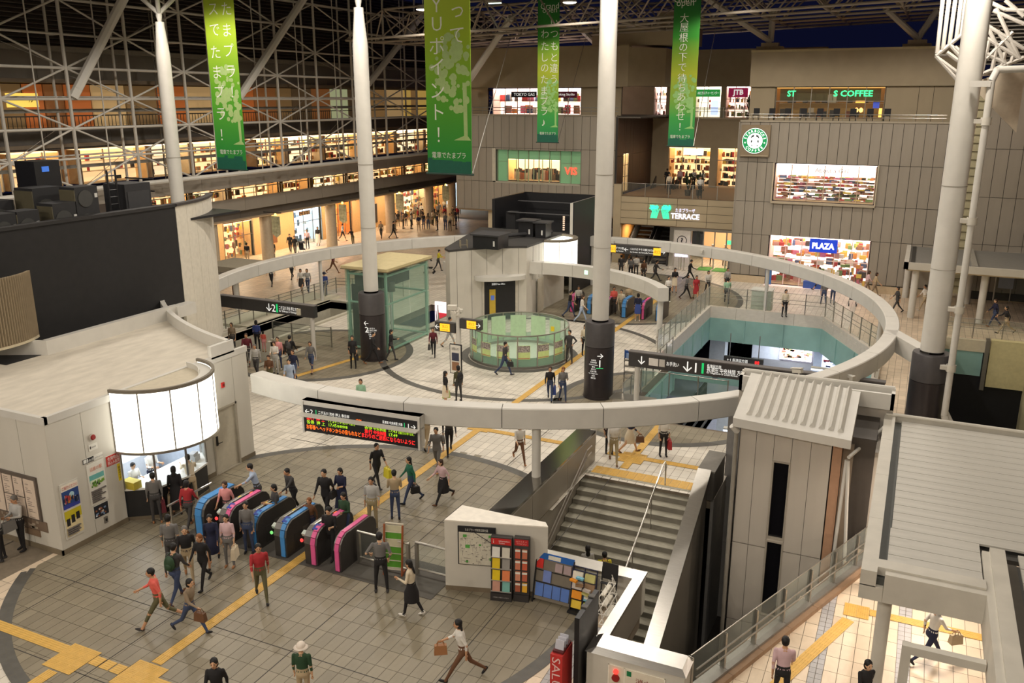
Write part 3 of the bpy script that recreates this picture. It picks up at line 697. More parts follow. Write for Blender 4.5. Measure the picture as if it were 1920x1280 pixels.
# left balustrade
lw = thing('stair_balustrade', (-9.9, 23.5, 0), 'taupe stairwell side wall with a wide mirror-bright sloping cap', 'balustrade')
for y0, y1 in ((19.2,22.1),(22.12,25.0),(25.02,27.75)):
    b = MB(); b.box(-9.74, y0, -4.2, -9.62, y1, 1.04); b.build('side_panel', M_inner, lw)
b = MB(); b.box(-10.28,19.2,0,-9.74,27.7,1.02); b.build('wall_core', M_inner, lw)
b = MB(); b.add([(-10.36,19.1,1.04),(-9.64,19.1,1.04),(-9.64,27.8,1.04),(-10.36,27.8,1.04),(-10.36,19.1,1.08),(-9.64,19.1,1.13),(-9.64,27.8,1.13),(-10.36,27.8,1.08)], [(3,2,1,0),(4,5,6,7),(0,1,5,4),(1,2,6,5),(2,3,7,6),(3,0,4,7)])
b.build('steel_cap', mat('dark_mirror_steel',(.30,.285,.26),.14,metal=1.0,var=.05), lw, smooth=False)
# right balustrade, following the slope
rw = thing('sloping_balustrade', (-5.35, 23, 0), 'sloping stair balustrade with a bright stainless cap', 'balustrade')
yA, zA, yB, zB = 26.2, 1.05, 18.3, -3.2
b = MB(); b.add([(-5.48,yA,zA),(-5.22,yA,zA),(-5.22,yB,zB),(-5.48,yB,zB),(-5.48,yA,-5.6),(-5.22,yA,-5.6),(-5.22,yB,-5.6),(-5.48,yB,-5.6)], [(0,3,2,1),(4,5,6,7),(0,1,5,4),(1,2,6,5),(2,3,7,6),(3,0,4,7)]); b.build('wall_panel', M_inner, rw, smooth=False)
b = MB(); b.add([(-5.56,yA,zA+.03),(-5.12,yA,zA+.03),(-5.12,yB,zB+.03),(-5.56,yB,zB+.03),(-5.56,yA,zA-.03),(-5.12,yA,zA-.03),(-5.12,yB,zB-.03),(-5.56,yB,zB-.03)], [(0,3,2,1),(4,5,6,7),(0,1,5,4),(1,2,6,5),(2,3,7,6),(3,0,4,7)]); b.build('steel_cap', M_steel, rw, smooth=False)
b = MB(); b.box(-5.56,26.22,0,-5.02,27.9,.98); b.build('end_block', C(92,88,82), rw)
b = MB(); b.box(-5.58,26.2,.98,-5.0,27.95,1.03); b.build('block_cap', C(120,116,108), rw)
# stairwell end wall and the thin wall to the hydrant box
ew = thing('stairwell_parapet', (-6.7, 19, 0), 'low stairwell parapet with stainless coping behind the leaflet racks', 'parapet')
MB().box(-8.35,18.95,0,-5.22,19.2,1.0).build('end_panel', M_cream, ew); MB().box(-5.42,16.15,-.02,-5.24,18.95,1.0).build('side_panel', M_inner, ew)
MB().box(-8.4,18.82,1.0,-5.2,19.28,1.06).build('steel_coping', M_steel, ew); MB().box(-5.46,16.15,1.0,-5.2,18.82,1.06).build('side_coping', M_steel, ew)
# hydrant box
hb = thing('hydrant_cabinet', (-4.4, 15.9, 0), 'cream fire hydrant cabinet with stainless top beside the pit', 'cabinet')
MB().box(-5.48,15.62,0,-3.32,16.2,1.02).build('body', M_cream, hb)
b = MB(); b.add([(-5.52,15.58,1.02),(-3.28,15.58,1.02),(-3.28,16.24,1.02),(-5.52,16.24,1.02),(-5.3,15.72,1.12),(-3.4,15.72,1.12),(-3.4,16.2,1.14),(-5.3,16.2,1.14)], [(3,2,1,0),(4,5,6,7),(0,1,5,4),(1,2,6,5),(2,3,7,6),(3,0,4,7)]); b.build('steel_top', M_steel, hb, smooth=False)
MB().box(-4.98,15.605,.1,-3.72,15.62,.86).build('hydrant_door', C(226,216,196), hb)
b = MB(); b.box(-4.62,15.60,.1,-4.60,15.606,.86); b.box(-4.98,15.60,.84,-3.72,15.606,.86); b.box(-3.74,15.60,.1,-3.72,15.606,.86); b.box(-4.98,15.60,.1,-4.96,15.606,.86); b.build('door_seam', C(250,244,230), hb)
for z, r, m in ((.72,.055,E(255,60,50,2.0)),(.56,.085,C(150,30,24))): MB().tube((-4.80,15.605,z),(-4.80,15.56,z),r,16).build('alarm_lamp' if z > .6 else 'alarm_button', m, hb)
MB().box(-4.56,15.598,.68,-4.46,15.606,.80).build('exit_sticker', C(20,120,70), hb)
text('lettering','消火栓', C(150,60,45), hb, (-4.1,15.60,.62), .10, ax=(1,0,0), wfit=.52)
MB().box(-4.52,15.59,.30,-4.47,15.605,.44).build('latch', C(70,66,60), hb)
# pit floor and walls
pit = thing('pit_shell', (-4, 22, -6), kind='structure'); pit.name = 'wall_pit'
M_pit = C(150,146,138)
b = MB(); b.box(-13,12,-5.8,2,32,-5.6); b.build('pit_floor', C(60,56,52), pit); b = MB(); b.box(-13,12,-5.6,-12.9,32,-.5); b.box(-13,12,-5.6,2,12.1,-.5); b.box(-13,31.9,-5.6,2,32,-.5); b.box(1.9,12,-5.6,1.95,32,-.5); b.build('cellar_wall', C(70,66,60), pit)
for x0, x1, z0, z1 in ((-5.1,-4.55,-5.6,-2.6),(-5.1,-4.55,-2.58,-.4),(-4.5,-.3,-5.6,-.4)): piece('wall_panel', C(150,148,144), pit, ((x0+x1)/2,28.55,(z0+z1)/2), (x1-x0-.01,.08,z1-z0))
MB().box(-5.12,26.4,-5.6,-5.02,28.6,-.02).build('side_panel', C(150,148,144), pit)
b = MB(); b.box(-5.1,28.4,-.4,-4.3,28.6,2.2); b.build('tall_panel', C(150,148,146), pit)
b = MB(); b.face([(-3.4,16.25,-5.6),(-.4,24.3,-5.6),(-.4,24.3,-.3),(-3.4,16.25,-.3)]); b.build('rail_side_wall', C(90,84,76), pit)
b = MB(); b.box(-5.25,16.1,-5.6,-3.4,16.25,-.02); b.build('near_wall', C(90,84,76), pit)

# ------------------------------------------------------------------ LIFT TOWER
lt = thing('lift_tower', (-2.3, 26, -5.6), 'beige lift tower with a ridged sloping roof and slit windows', 'tower')
M_tow = mat('tower_panel', (.50,.455,.39), .55, var=.05, scale=1.0)
tx = [-4.02,-3.55,-3.04,-2.54,-2.02,-1.47]
for i,(x0,x1) in enumerate(zip(tx,tx[1:])):
    if i == 2: segs = [(2.42,3.45),(-.14,.02),(-5.6,-2.6)]
    else: segs = [(-.36,3.45),(-3.0,-.38),(-5.6,-3.02)]
    for z0,z1 in segs: piece('wall_panel', M_tow, lt, ((x0+x1)/2,24.53,(z0+z1)/2), (x1-x0-.012,.06,z1-z0-.012))
b = MB(); b.box(-4.02,24.9,-5.6,-.35,27.2,3.4); b.build('shaft', C(70,64,58), lt)
b = MB(); b.box(-4.04,24.55,-5.6,-3.06,24.9,3.4); b.box(-2.52,24.55,-5.6,-1.46,24.9,3.4); b.build('shaft_front', M_joint, lt, smooth=False)
for z0,z1 in ((.02,2.42),(-2.6,-.14)):
    b = MB(); b.face([(-3.0,24.58,z0),(-2.58,24.58,z0),(-2.58,24.58,z1),(-3.0,24.58,z1)]); b.build('slit_window', mat('dark_glass',(.006,.006,.008),.08,var=0), lt)
    b = MB(); b.box(-3.05,24.48,z0,-3.0,24.60,z1); b.box(-2.58,24.48,z0,-2.53,24.60,z1); b.box(-3.05,24.48,z1,-2.53,24.60,z1+.05); b.box(-3.05,24.48,z0-.05,-2.53,24.60,z0); b.build('window_frame', C(160,152,138), lt)
# sloping ridged roof
rp = lambda u, v, d=0: Vector((-4.2 + (4.2-.97)*u + .0, 24.15 + (26.75-24.15)*v, 3.72 - .16*u + (.62)*v + d))
b = MB()
for s in (0,1):
    pass
b.add([rp(0,0),rp(1,0),rp(1,1),rp(0,1),rp(0,0,-.26),rp(1,0,-.26),rp(1,1,-.3),rp(0,1,-.3)], [(0,1,2,3),(7,6,5,4),(0,4,5,1),(1,5,6,2),(2,6,7,3),(3,7,4,0)])
b.build('roof_slab', M_white, lt, smooth=False)
for k in range(11):
    u = .12 + .078*k; b = MB()
    a0, a1, pk = rp(u-.026,.12), rp(u+.026,.12), rp(u,.12,.13)
    c0, c1, ck = rp(u-.026,1.0), rp(u+.026,1.0), rp(u,1.0,.13)
    b.add([a0,a1,pk,c0,c1,ck], [(0,1,2),(5,4,3),(0,2,5,3),(1,4,5,2),(0,3,4,1)]); b.build('roof_rib', M_white, lt, smooth=False)
# gutter trough behind
gt = MB(); gt.box(-4.55,26.75,3.72,-.02,26.86,4.2); gt.box(-4.55,27.2,3.72,-.02,27.3,4.26); gt.box(-4.55,26.75,3.72,-4.45,27.3,4.2); gt.box(-.12,26.75,3.72,-.02,27.3,4.2); gt.build('gutter_wall', M_white, lt)
MB().box(-4.45,26.86,3.85,-.12,27.2,3.9).build('gutter_floor', C(60,58,54), lt)
MB().tube((-4.5,27.28,4.26),(-.05,27.28,4.26),.05,10).build('gutter_pipe', M_white, lt)
for k in range(9): x = -4.3+.5*k; MB().box(x,26.86,4.02,x+.04,27.2,4.06).build('gutter_tie', M_white, lt)
MB().box(-4.55,26.9,3.0,-.02,27.3,3.72).build('rear_beam', M_tow, lt)
MB().box(-1.44,24.5,-5.6,-1.2,24.95,3.3).build('copper_post', C(170,132,104), lt)
for x0,x1 in ((-1.18,-.9),): MB().box(-1.18,24.8,-5.6,-.9,24.95,3.2).build('side_jamb', C(128,116,100), lt)
MB().box(-.36,25.0,-5.6,-.26,27.3,3.0).build('side_wall', M_tow, lt)
for p, q in (((-1.0,24.3,3.0),(-.15,26.6,3.3)),((-1.0,24.3,2.9),(-.75,24.4,-1.0)),((-1.05,24.35,2.9),(-1.15,24.4,-2.0))): bar('brace', M_white, lt, p, q, .05)
MB().tube((-4.25,24.35,3.4),(-4.1,24.45,3.2),.09,10).build('roof_outlet', M_white, lt)
MB().tube((-4.12,24.42,3.2),(-4.12,24.42,-5.5),.06,10).build('rain_pipe', C(150,144,132), lt)

# ------------------------------------------------------------------ GLASS RAMP RAIL (right)
gr = thing('glass_balustrade', (-1.8, 20.5, 0), 'glass balustrade with double handrail along the pit edge', 'balustrade')
pA, pB = Vector((-3.35,16.25,0)), Vector((-.05,24.75,0)); L = (pB-pA).length; dr = (pB-pA).normalized(); nr = Vector((dr.y,-dr.x,0)); ang = math.atan2(dr.y,dr.x)
n = 7
for k in range(n):
    a = pA + dr*(L*k/n + .04); c = pA + dr*(L*(k+1)/n - .04)
    b = MB(); b.obox((a+c)/2+Vector((0,0,.66)), ((c-a).length, .016, .92), ang); b.build('glass_pane', M_glass, gr)
    b = MB(); b.obox((a+c)/2+Vector((0,0,.11)), ((c-a).length+.07,.30,.16), ang); b.build('steel_kerb', mat('kerb_steel',(.30,.285,.26),.4,metal=.5), gr)
    b = MB(); b.obox((a+c)/2+nr*.22+Vector((0,0,.06)), ((c-a).length+.07,.14,.12), ang); b.build('granite_kerb', C(150,122,96), gr)
for k in range(n+1):
    a = pA + dr*(L*k/n); b = MB(); b.obox(a+Vector((0,0,.6)),(.02,.12,1.0),ang); b.obox(a+nr*.05+Vector((0,0,.6)),(.07,.03,.95),ang); b.build('post', M_rail, gr)
for z, o in ((.86,.16),(.66,.16)): MB().path([pA+nr*o+Vector((0,0,z)), pB+nr*o+Vector((0,0,z))], .02, 8).build('handrail', M_rail, gr)
MB().path([pA+Vector((0,0,1.13)), pB+Vector((0,0,1.13))], .014, 6).build('glass_cap', M_rail, gr)

# ------------------------------------------------------------------ NEAR CANOPY (right)
cp = thing('slatted_canopy', (1.2, 22, 0), 'white canopy roof with broad slats seen from above', 'canopy')
M_cslat = mat('canopy_slat', (.52,.50,.45), .6, var=.08, scale=2.2, bump=.15)
M_cfr = mat('canopy_frame', (.56,.53,.46), .55, var=.07, scale=2.0)
zc = 3.5
def cbox(x0,y0,z0,x1,y1,z1,nm,m=M_cfr): MB().box(x0,y0,z0,x1,y1,z1).build(nm, m, cp, smooth=False)
cbox(-.24,17.1,zc-.32,.06,19.6,zc+.02,'side_beam'); cbox(-.24,19.61,zc-.32,.06,22.2,zc+.02,'side_beam'); cbox(-.24,22.21,zc-.32,.06,24.8,zc+.02,'side_beam'); cbox(-.24,24.81,zc-.32,.06,27.1,zc+.02,'side_beam')
cbox(-.24,26.85,zc-.32,9.0,27.1,zc+.04,'far_beam'); MB().tube((-.2,26.85,zc+.06),(9,26.85,zc+.06),.05,8).build('far_pipe', M_cfr, cp)
cbox(.06,17.2,zc-.3,.24,26.85,zc-.16,'gutter', C(78,80,76))
yy = 17.75
while yy < 26.6:
    piece('slat', M_cslat, cp, (5.1 if yy > 19.2 else 1.1, yy+.2, zc-.10), (9.7 if yy > 19.2 else 1.75, .405, .05)); yy += .43
cbox(.24,17.4,zc-.3,2.0,26.8,zc-.2,'underboard', C(70,68,64)); cbox(2.0,19.2,zc-.3,9.0,26.8,zc-.2,'underboard', C(70,68,64))
cbox(-.24,17.1,zc-.62,.2,17.3,zc-.3,'fascia_end'); cbox(.21,17.1,zc-.62,2.0,17.3,zc+.0,'fascia'); cbox(.06,17.3,zc-.14,2.0,17.65,zc+.04,'front_gutter')
cbox(-.22,17.3,zc-.62,-.1,26.9,zc-.32,'side_fascia')
cbox(2.0,8.0,zc-.75,2.14,19.0,zc+.0,'return_beam'); cbox(2.14,8.0,zc-.06,2.42,19.1,zc+.06,'return_cap'); cbox(2.42,8,zc-.3,2.66,19.0,zc-.2,'return_gutter', C(84,78,68))
yy = 8.2
while yy < 18.9: piece('slat', M_cslat, cp, (5.9,yy+.3,zc-.14),(6.4,.58,.05)); yy += .62
cbox(2.66,8,zc-.35,9.0,19.0,zc-.22,'underboard', C(70,68,64))
for x, y, r in ((.28,17.75,.14),(.2,23.1,.13)): MB().tube((x,y,0),(x,y,zc-.3),r,18).build('post', M_cfr, cp)
MB().path([Vector((.0,22.9,.18)),Vector((-.2,23.0,.25))],.05,8).build('drain_stub', C(110,100,88), cp)
for i_, (x_, y_) in enumerate(((1.5,20.5),(1.5,24.0),(4.5,15.0))):
    tl = thing('canopy_lamp', (x_,y_,zc-.34), ('square lamp under the slatted canopy above the yellow path','square lamp under the far end of the slatted canopy','square lamp under the lower canopy roof')[i_], 'lamp'); MB().box(x_-.3,y_-.3,zc-.36,x_+.3,y_+.3,zc-.32).build('rim', M_white, tl); MB().box(x_-.26,y_-.26,zc-.38,x_+.26,y_+.26,zc-.36).build('diffuser', E(255,226,200,3.0), tl)
    l = bpy.data.lights.new('canopy_light','AREA'); l.size = .5; l.energy = 150; l.color = (1,.84,.70); o = bpy.data.objects.new('canopy_light', l); COL.objects.link(o); o.parent = tl; o.location = (0,0,-.06)
fr = thing('hanging_pipework', (1.3,15.6,2.6), 'white angular pipe frame hanging below the canopy edge', 'frame')
b = MB(); b.box(.62,15.5,2.86,1.98,15.66,3.02); b.build('top_bar', M_cfr, fr); b = MB(); b.box(.62,15.5,.0,.78,15.66,2.86); b.build('leg', M_cfr, fr)

# ------------------------------------------------------------------ WEDGE MAP BLOCK
wb = thing('map_wall', (-9, 18.4, 0), 'white wedge-shaped wall block carrying the neighbourhood map', 'wall block')
P4 = [(-10.3,17.91),(-7.7,18.70),(-7.85,18.9),(-10.28,18.86)]
b = MB(); b.prism(P4, .14, 2.02); b.build('body', M_cream, wb, smooth=False)
b = MB(); b.prism(P4, 0, .14); b.build('plinth', C(120,106,86), wb, smooth=False)
b = MB(); b.prism([(x,y) for x,y in P4], 2.02, 2.05); b.build('top', C(238,232,220), wb, smooth=False)
wd = Vector((P4[1][0]-P4[0][0], P4[1][1]-P4[0][1], 0)).normalized(); wn = Vector((wd.y,-wd.x,0)); wa = math.atan2(wd.y,wd.x)
def W(u, z, d=0.0): return Vector((P4[0][0],P4[0][1],0)) + wd*u + wn*d + Vector((0,0,z))
mp = thing('area_map', W(.85,.9,.02), 'black framed neighbourhood street map on the white wedge', 'map')
MB().obox(W(.86,1.37,.025), (1.0,.04,1.10), wa).build('frame', M_ink, mp)
MB().obox(W(.86,1.30,.048), (.94,.012,.92), wa).build('map_sheet', C(205,200,182), mp)
b = MB(); rr = random.Random(21)
for k in range(70):
    u, z = rr.uniform(.42,1.30), rr.uniform(.86,1.74); b.obox(W(u,z,.0565), (rr.uniform(.03,.14),.002,.008) if rr.random()<.5 else (.008,.002,rr.uniform(.03,.14)), wa)
b.build('street_print', C(150,140,130), mp, smooth=False, kind='stuff')
b = MB()
for k in range(60): u, z = rr.uniform(.42,1.30), rr.uniform(.86,1.72); b.obox(W(u,z,.058),(rr.uniform(.01,.05),.002,rr.uniform(.008,.02)), wa)
b.build('place_print', C(70,66,64), mp, smooth=False, kind='stuff')
for u, z, s in ((.55,1.66,.10),(.62,1.36,.12),(1.22,1.68,.09),(1.25,1.02,.1),(.6,.92,.07),(.95,1.42,.06)): MB().obox(W(u,z,.057),(s,.002,s*.8),wa).build('park_print', C(84,160,70), mp)
b = MB(); b.obox(W(1.05,1.62,.0585),(.62,.002,.02),wa,ry=R(32)); b.build('railway_line', C(60,58,58), mp)
text('lettering','たまプラーザ駅周辺案内図', C(225,222,212), mp, W(.86,1.84,.048), .06, ax=wd, wfit=.6)
# ------------------------------------------------------------------ TICKET GATES
M_gbody = mat('gate_body', (.055,.05,.047), .38, metal=.3, var=.06)
M_gtop = mat('gate_top', (.16,.15,.14), .35, metal=.5, var=.06)
M_pink = C(222,92,150,.4); M_blue = C(70,140,205,.4)
def gate_body(t, L, wdt, h, trim, full, far_end=False):
    """one gate cabinet, local: x across, y along (0..L), z up"""
    prof = [(0,.0),(0,.62),(.05,.80),(.16,.93),(.32,1.0),(L-.32,1.0),(L-.16,.93),(L-.05,.80),(L,.62),(L,0)]
    prof = [(y, z*h) for y, z in prof]
    b = MB(); n = len(prof)
    V = [(-wdt/2, y, z) for y, z in prof] + [(wdt/2, y, z) for y, z in prof]
    b.add(V, [tuple(range(n)), tuple(range(2*n-1, n-1, -1))] + [(k, n+k, n+(k+1) % n, (k+1) % n) for k in range(n)])
    b.build('cabinet', M_gbody, t, local=True, smooth=False)
    q = [(y, z) for y, z in prof if z > 0]; b = MB()
    for (y0,z0),(y1,z1) in zip(q, q[1:]):
        w2 = wdt/2 + .006
        d = Vector((0, y1-y0, z1-z0)); nrm = Vector((0,-d.z,d.y)).normalized()*.02
        b.add([(-w2,y0,z0),(w2,y0,z0),(w2,y1,z1),(-w2,y1,z1),(-w2,y0+nrm.y,z0+nrm.z),(w2,y0+nrm.y,z0+nrm.z),(w2,y1+nrm.y,z1+nrm.z),(-w2,y1+nrm.y,z1+nrm.z)], [(4,5,6,7),(0,1,5,4),(1,2,6,5),(2,3,7,6),(3,0,4,7)])
    b.build('edge_band', M_gtop, t, local=True, smooth=False)
    if trim:
        w2 = wdt*.30 if not full else wdt*.17; xo = 0 if not full else wdt*.22
        for (y0, y1) in ((-.035,.0),(L,L+.035)): MB().box(xo-w2,y0,.05*h,xo+w2,y1,.62*h).build('end_trim', trim, t, local=True)
        b = MB()
        for (y0,z0),(y1,z1) in zip(q[:5], q[1:5]):
            d = Vector((0, y1-y0, z1-z0)); nm = Vector((0,-d.z,d.y)).normalized()
            b.add([(xo-w2,y0+nm.y*.02,z0+nm.z*.02),(xo+w2,y0+nm.y*.02,z0+nm.z*.02),(xo+w2,y1+nm.y*.02,z1+nm.z*.02),(xo-w2,y1+nm.y*.02,z1+nm.z*.02)]+[(xo+s*w2,y+nm.y*.05,z+nm.z*.05) for (s,y,z) in ((-1,y0,z0),(1,y0,z0),(1,y1,z1),(-1,y1,z1))], [(4,5,6,7),(0,1,5,4),(1,2,6,5),(2,3,7,6),(3,0,4,7)])
        b.build('nose_trim', trim, t, local=True, smooth=False)
    if full:
        MB().box(-wdt*.18,.35,h+.02,wdt*.18,L-.35,h+.035).build('top_strip', M_ink, t, local=True)
        MB().box(-wdt*.22,.32,h+.03,-wdt*.12,L-.4,h+.055).build('chrome_line', M_steel, t, local=True)
        MB().obox((wdt*.08,.28,h-.0),(.16,.22,.06),rx=R(20)).build('card_reader', C(40,60,150), t, local=True)
        MB().box(-.02,L-.62,h+.03,.08,L-.5,h+.045).build('status_light', E(255,90,40,1.6), t, local=True)
        MB().box(-wdt*.4,L*.45,h+.02,-wdt*.3,L*.45+.12,h+.035).build('sticker', C(230,200,40), t, local=True)
        MB().obox((-wdt/2-.10,.18,h*.80),(.14,.14,.10),rx=R(25)).build('ticket_slot', C(190,200,190), t, local=True)
        MB().tube((-wdt/2-.06,-.02,h*.70),(-wdt/2-.06,-.05,h*.70),.05,10).build('arrow_lamp', E(255,60,60,1.5) if trim is M_pink else E(120,220,120,1.0), t, local=True)
        MB().box(wdt/2,L*.42,.16*h,wdt/2+.012,L*.58,.62*h).build('flap_door', C(70,66,62), t, local=True)
        MB().box(wdt/2,L*.2,.1*h,wdt/2+.006,L*.4,.58*h).build('service_panel', C(46,43,41), t, local=True)
GX_ = [(-13.42,.22,M_pink,False,'thin dark gate end panel edged in pink'), (-14.32,.42,M_pink,True,'ticket gate with pink trim next to the pink end panel'),
       (-15.38,.42,M_blue,True,'ticket gate with blue trim next to the yellow guide path'), (-16.42,.42,M_blue,True,'middle ticket gate with blue trim between the crowded lanes'),
       (-17.42,.42,M_pink,True,'ticket gate with pink nose among the crowd'), (-18.42,.40,M_blue,False,'grey ticket gate with blue edge nearest the office counter')]
for x, wd_, tr, full, lb in GX_:
    t = thing('ticket_gate', (x, 17.42, 0), lb, 'ticket gate', 'near row of ticket gates')
    gate_body(t, 1.75, wd_, 1.05, tr, full)
    if not full: MB().box(-wd_*.2,.4,1.07,wd_*.2,1.35,1.085).build('top_strip', M_gtop, t, local=True)
t_ = thing('floor_mat', (-14.5,18.2,0), 'dark grey floor strip under the ticket gates', 'floor strip')
b = MB(); b.box(-18.9,17.3,.012,-10.4,18.9,.018); b.build('strip', C(84,80,74), t_); ORG
# short railing by the counter
t = thing('counter_rail', (-19.4,18.2,0), 'chrome queue rail between counter and ticket gates', 'railing')
for y in (17.2,18.2): bar('post', M_steel, t, (-19.3,y,0), (-19.3,y,.9), .03)
bar('top_rail', M_steel, t, (-19.3,17.1,.92), (-19.3,18.9,.92), .035); bar('lower_rail', M_steel, t, (-19.3,17.2,.5), (-19.3,18.2,.5), .02)
# fence between gates and wedge
def fence_unit(x0, x1, y, label):
    t = thing('gate_fence', ((x0+x1)/2, y, 0), label, 'fence', 'steel fences beside the gates')
    for x in (x0+.04, x1-.04): MB().box(x-.04,y-.05,0,x+.04,y+.05,.92).build('post', M_rail, t)
    bar('top_rail', M_steel, t, (x0,y,.95), (x1,y,.95), .035); bar('bottom_rail', M_steel, t, (x0,y,.16), (x1,y,.16), .03)
    b = MB(); b.box(x0+.1,y-.006,.2,x1-.1,y+.006,.9); b.build('glass_pane', M_glass, t)
fence_unit(-13.25, -11.55, 18.15, 'stainless fence with glass beside the pink end panel'); fence_unit(-11.45, -10.32, 18.3, 'short stainless swing fence beside the white wedge')
b = MB(); MB
# green leaflet stand in front of fence
t = thing('green_leaflet_stand', (-11.98, 18.0, 0), 'tall wooden leaflet stand filled with green flyers', 'leaflet stand', rz=.25)
for x in (-.26,.26): MB().obox((x,.0,.72),(.045,.05,1.46),rx=R(-8)).build('side_post', C(150,80,40), t, local=True)
for k in range(6):
    z = .30+.20*k; MB().obox((0,.02+.028*k,z),(.48,.03,.17),rx=R(-8)).build('leaflet_row', C(84,150,40) if k not in (3,5) else C(196,190,160), t, local=True)
    MB().box(-.25,-.03+.028*k,z-.10,.25,-.0+.028*k,z-.085).build('shelf_bar', C(214,206,186), t, local=True)
for z in (.16,1.44): MB().obox((0,.18 if z>1 else -.02,z),(.52,.03,.03)).build('cross_bar', C(214,206,186), t, local=True)
for x in (-.26,.26): MB().obox((x,.12,.05),(.04,.4,.04)).build('foot', C(150,80,40), t, local=True)
# information racks by the wedge
def leaflets(t, cells, m_list, rx=R(-10)):
    for k, (x, y, z, w_, h_) in enumerate(cells): MB().obox((x,y,z),(w_,.02,h_),rx=rx).build('leaflet', m_list[k % len(m_list)], t, local=True)
rz = wa - .05
t = thing('information_rack', (W(1.55,0,.22).x, W(1.55,0,.22).y, 0), 'dark grey information rack with red header and yellow leaflets', 'rack', rz=rz)
MB().box(-.28,-.06,0,.28,.10,1.80).build('back_panel', C(62,58,56), t, local=True); MB().box(-.28,-.14,0,.28,-.06,.22).build('base', C(52,48,47), t, local=True)
MB().box(-.26,-.07,1.60,.26,-.06,1.77).build('header', C(200,40,38), t, local=True)
t2 = text; 
def ltext(t, s, m, c, h, wfit=None, al='CENTER'):     # lettering in a thing's own frame, facing local -y
    o = ORG[t]; tx = text('lettering', s, m, t, Vector(c)+o, h, ax=(1,0,0), align=al, wfit=wfit); return tx
ltext(t,'i',C(240,236,228),(-.2,-.075,1.69),.12); ltext(t,'Information',C(240,230,225),(.08,-.075,1.71),.05,.28); ltext(t,'Pocket',C(240,230,225),(.02,-.075,1.65),.04)
ltext(t,'ご自由にお取りください',C(200,196,190),(0,-.145,.12),.03,.42)
leaflets(t, [(x,-.10,z,.2,.27) for z in (1.40,1.08,.74,.42) for x in (-.13,.13)], [C(226,224,216),C(210,205,190),C(222,190,30),C(150,146,140),C(226,196,20),C(226,130,80),C(200,150,130),C(120,180,170)])
for z in (1.25,.92,.58,.26): MB().box(-.27,-.13,z,.27,-.11,z+.03).build('wire_shelf', C(150,146,140), t, local=True)
t = thing('tokyo_rack', (W(2.07,0,.2).x, W(2.07,0,.2).y, 0), 'narrow dark rack of red leaflets beside the information rack', 'rack', rz=rz)
MB().box(-.20,-.06,0,.20,.10,1.80).build('back_panel', C(62,58,56), t, local=True); MB().box(-.2,-.12,0,.2,-.06,.2).build('base', C(52,48,47), t, local=True)
MB().box(-.18,-.07,1.60,.18,-.06,1.77).build('header', C(190,36,40), t, local=True); ltext(t,'HOTえきっ!',C(240,170,160),(0,-.075,1.72),.045,.28); ltext(t,'TOKYU',C(240,170,160),(0,-.075,1.655),.045,.26)
leaflets(t, [(x,-.09,z,.13,.25) for z in (1.38,1.06,.74,.42) for x in (-.09,.09)], [C(196,96,70),C(190,110,80),C(200,120,90),C(196,90,60),C(210,140,110),C(190,100,70),C(170,90,60),C(226,170,40)])
leaflets(t, [(x,-.105,z+.09,.13,.05) for z in (1.38,1.06,.74,.42) for x in (-.09,.09)], [C(226,220,206)])
t = thing('blue_poster_rack', (-7.46, 18.5, 0), 'wide wire rack of blue sky leaflets with blue header', 'rack', rz=-.02)
for x in (-.52,.52): MB().obox((x,.0,.62),(.03,.03,1.30),rx=R(-14)).build('side_post', M_ink, t, local=True); MB().obox((x,.18,.02),(.03,.5,.04)).build('foot', M_ink, t, local=True)
MB().obox((0,.155,1.22),(1.04,.02,.16),rx=R(-14)).build('header', C(20,90,170), t, local=True); MB().obox((-.02,.135,1.22),(.34,.02,.10),rx=R(-14)).build('header_label', C(215,212,196), t, local=True)
MB().obox((0,.04,.62),(1.02,.01,1.1),rx=R(-14)).build('mesh_back', C(120,112,98), t, local=True)
MB().obox((-.42,.115,1.02),(.19,.02,.26),rx=R(-14)).build('red_leaflet', C(214,44,34), t, local=True)
for x in (-.36,-.12,.12,.36): MB().obox((x,-.06,.36),(.22,.02,.34),rx=R(-14)).build('blue_leaflet', C(86,120,190), t, local=True); MB().obox((x,-.085,.26),(.2,.015,.1),rx=R(-14)).build('skyline_strip', C(170,170,190), t, local=True)
MB().obox((-.18,.03,.72),(.22,.02,.30),rx=R(-14)).build('blue_leaflet', C(110,130,190), t, local=True)
for x in (.12,.36): MB().obox((x,.09,1.0),(.2,.02,.22),rx=R(-14)).build('photo_leaflet', C(170,150,150), t, local=True)
for z in (.2,.55,.85): MB().obox((0,-.10+.25*(z-.2),z),(1.02,.015,.02)).build('wire_shelf', M_ink, t, local=True)
t = thing('magazine_rack', (-6.62, 18.42, 0), 'navy wire rack of free newspapers and yellow magazines', 'rack', rz=-.04)
for x in (-.33,.0,.33): MB().obox((x,.05,.60),(.025,.03,1.22),rx=R(-10)).build('side_post', C(20,24,60), t, local=True)
MB().box(-.34,-.2,.02,.34,.25,.06).build('base', M_ink, t, local=True)
cl = [C(226,220,205),C(196,190,120),C(200,190,180),C(150,120,90),C(236,150,30),C(110,170,190),C(230,196,60),C(190,200,90)]
kk = 0
for z in (.98,.72,.46,.2):
    for x in (-.165,.165): MB().obox((x,-.02+.1*z,z),(.27,.05,.2),rx=R(-18)).build('magazine', cl[kk % 8], t, local=True); kk += 1
for k in range(6): MB().obox((random.uniform(-.25,.25),-.06,.5+.1*k),(.2,.09,.05),random.uniform(-.4,.4)).build('newspaper', cl[k], t, local=True)
for z in (1.1,1.2,.84,.58,.32): MB().obox((0,.02+.1*z,z),(.66,.02,.02)).build('wire_shelf', C(20,24,60), t, local=True)
t = thing('black_wire_rack', (-6.0, 18.55, 0), 'narrow empty black wire rack against the parapet', 'rack', rz=-.04)
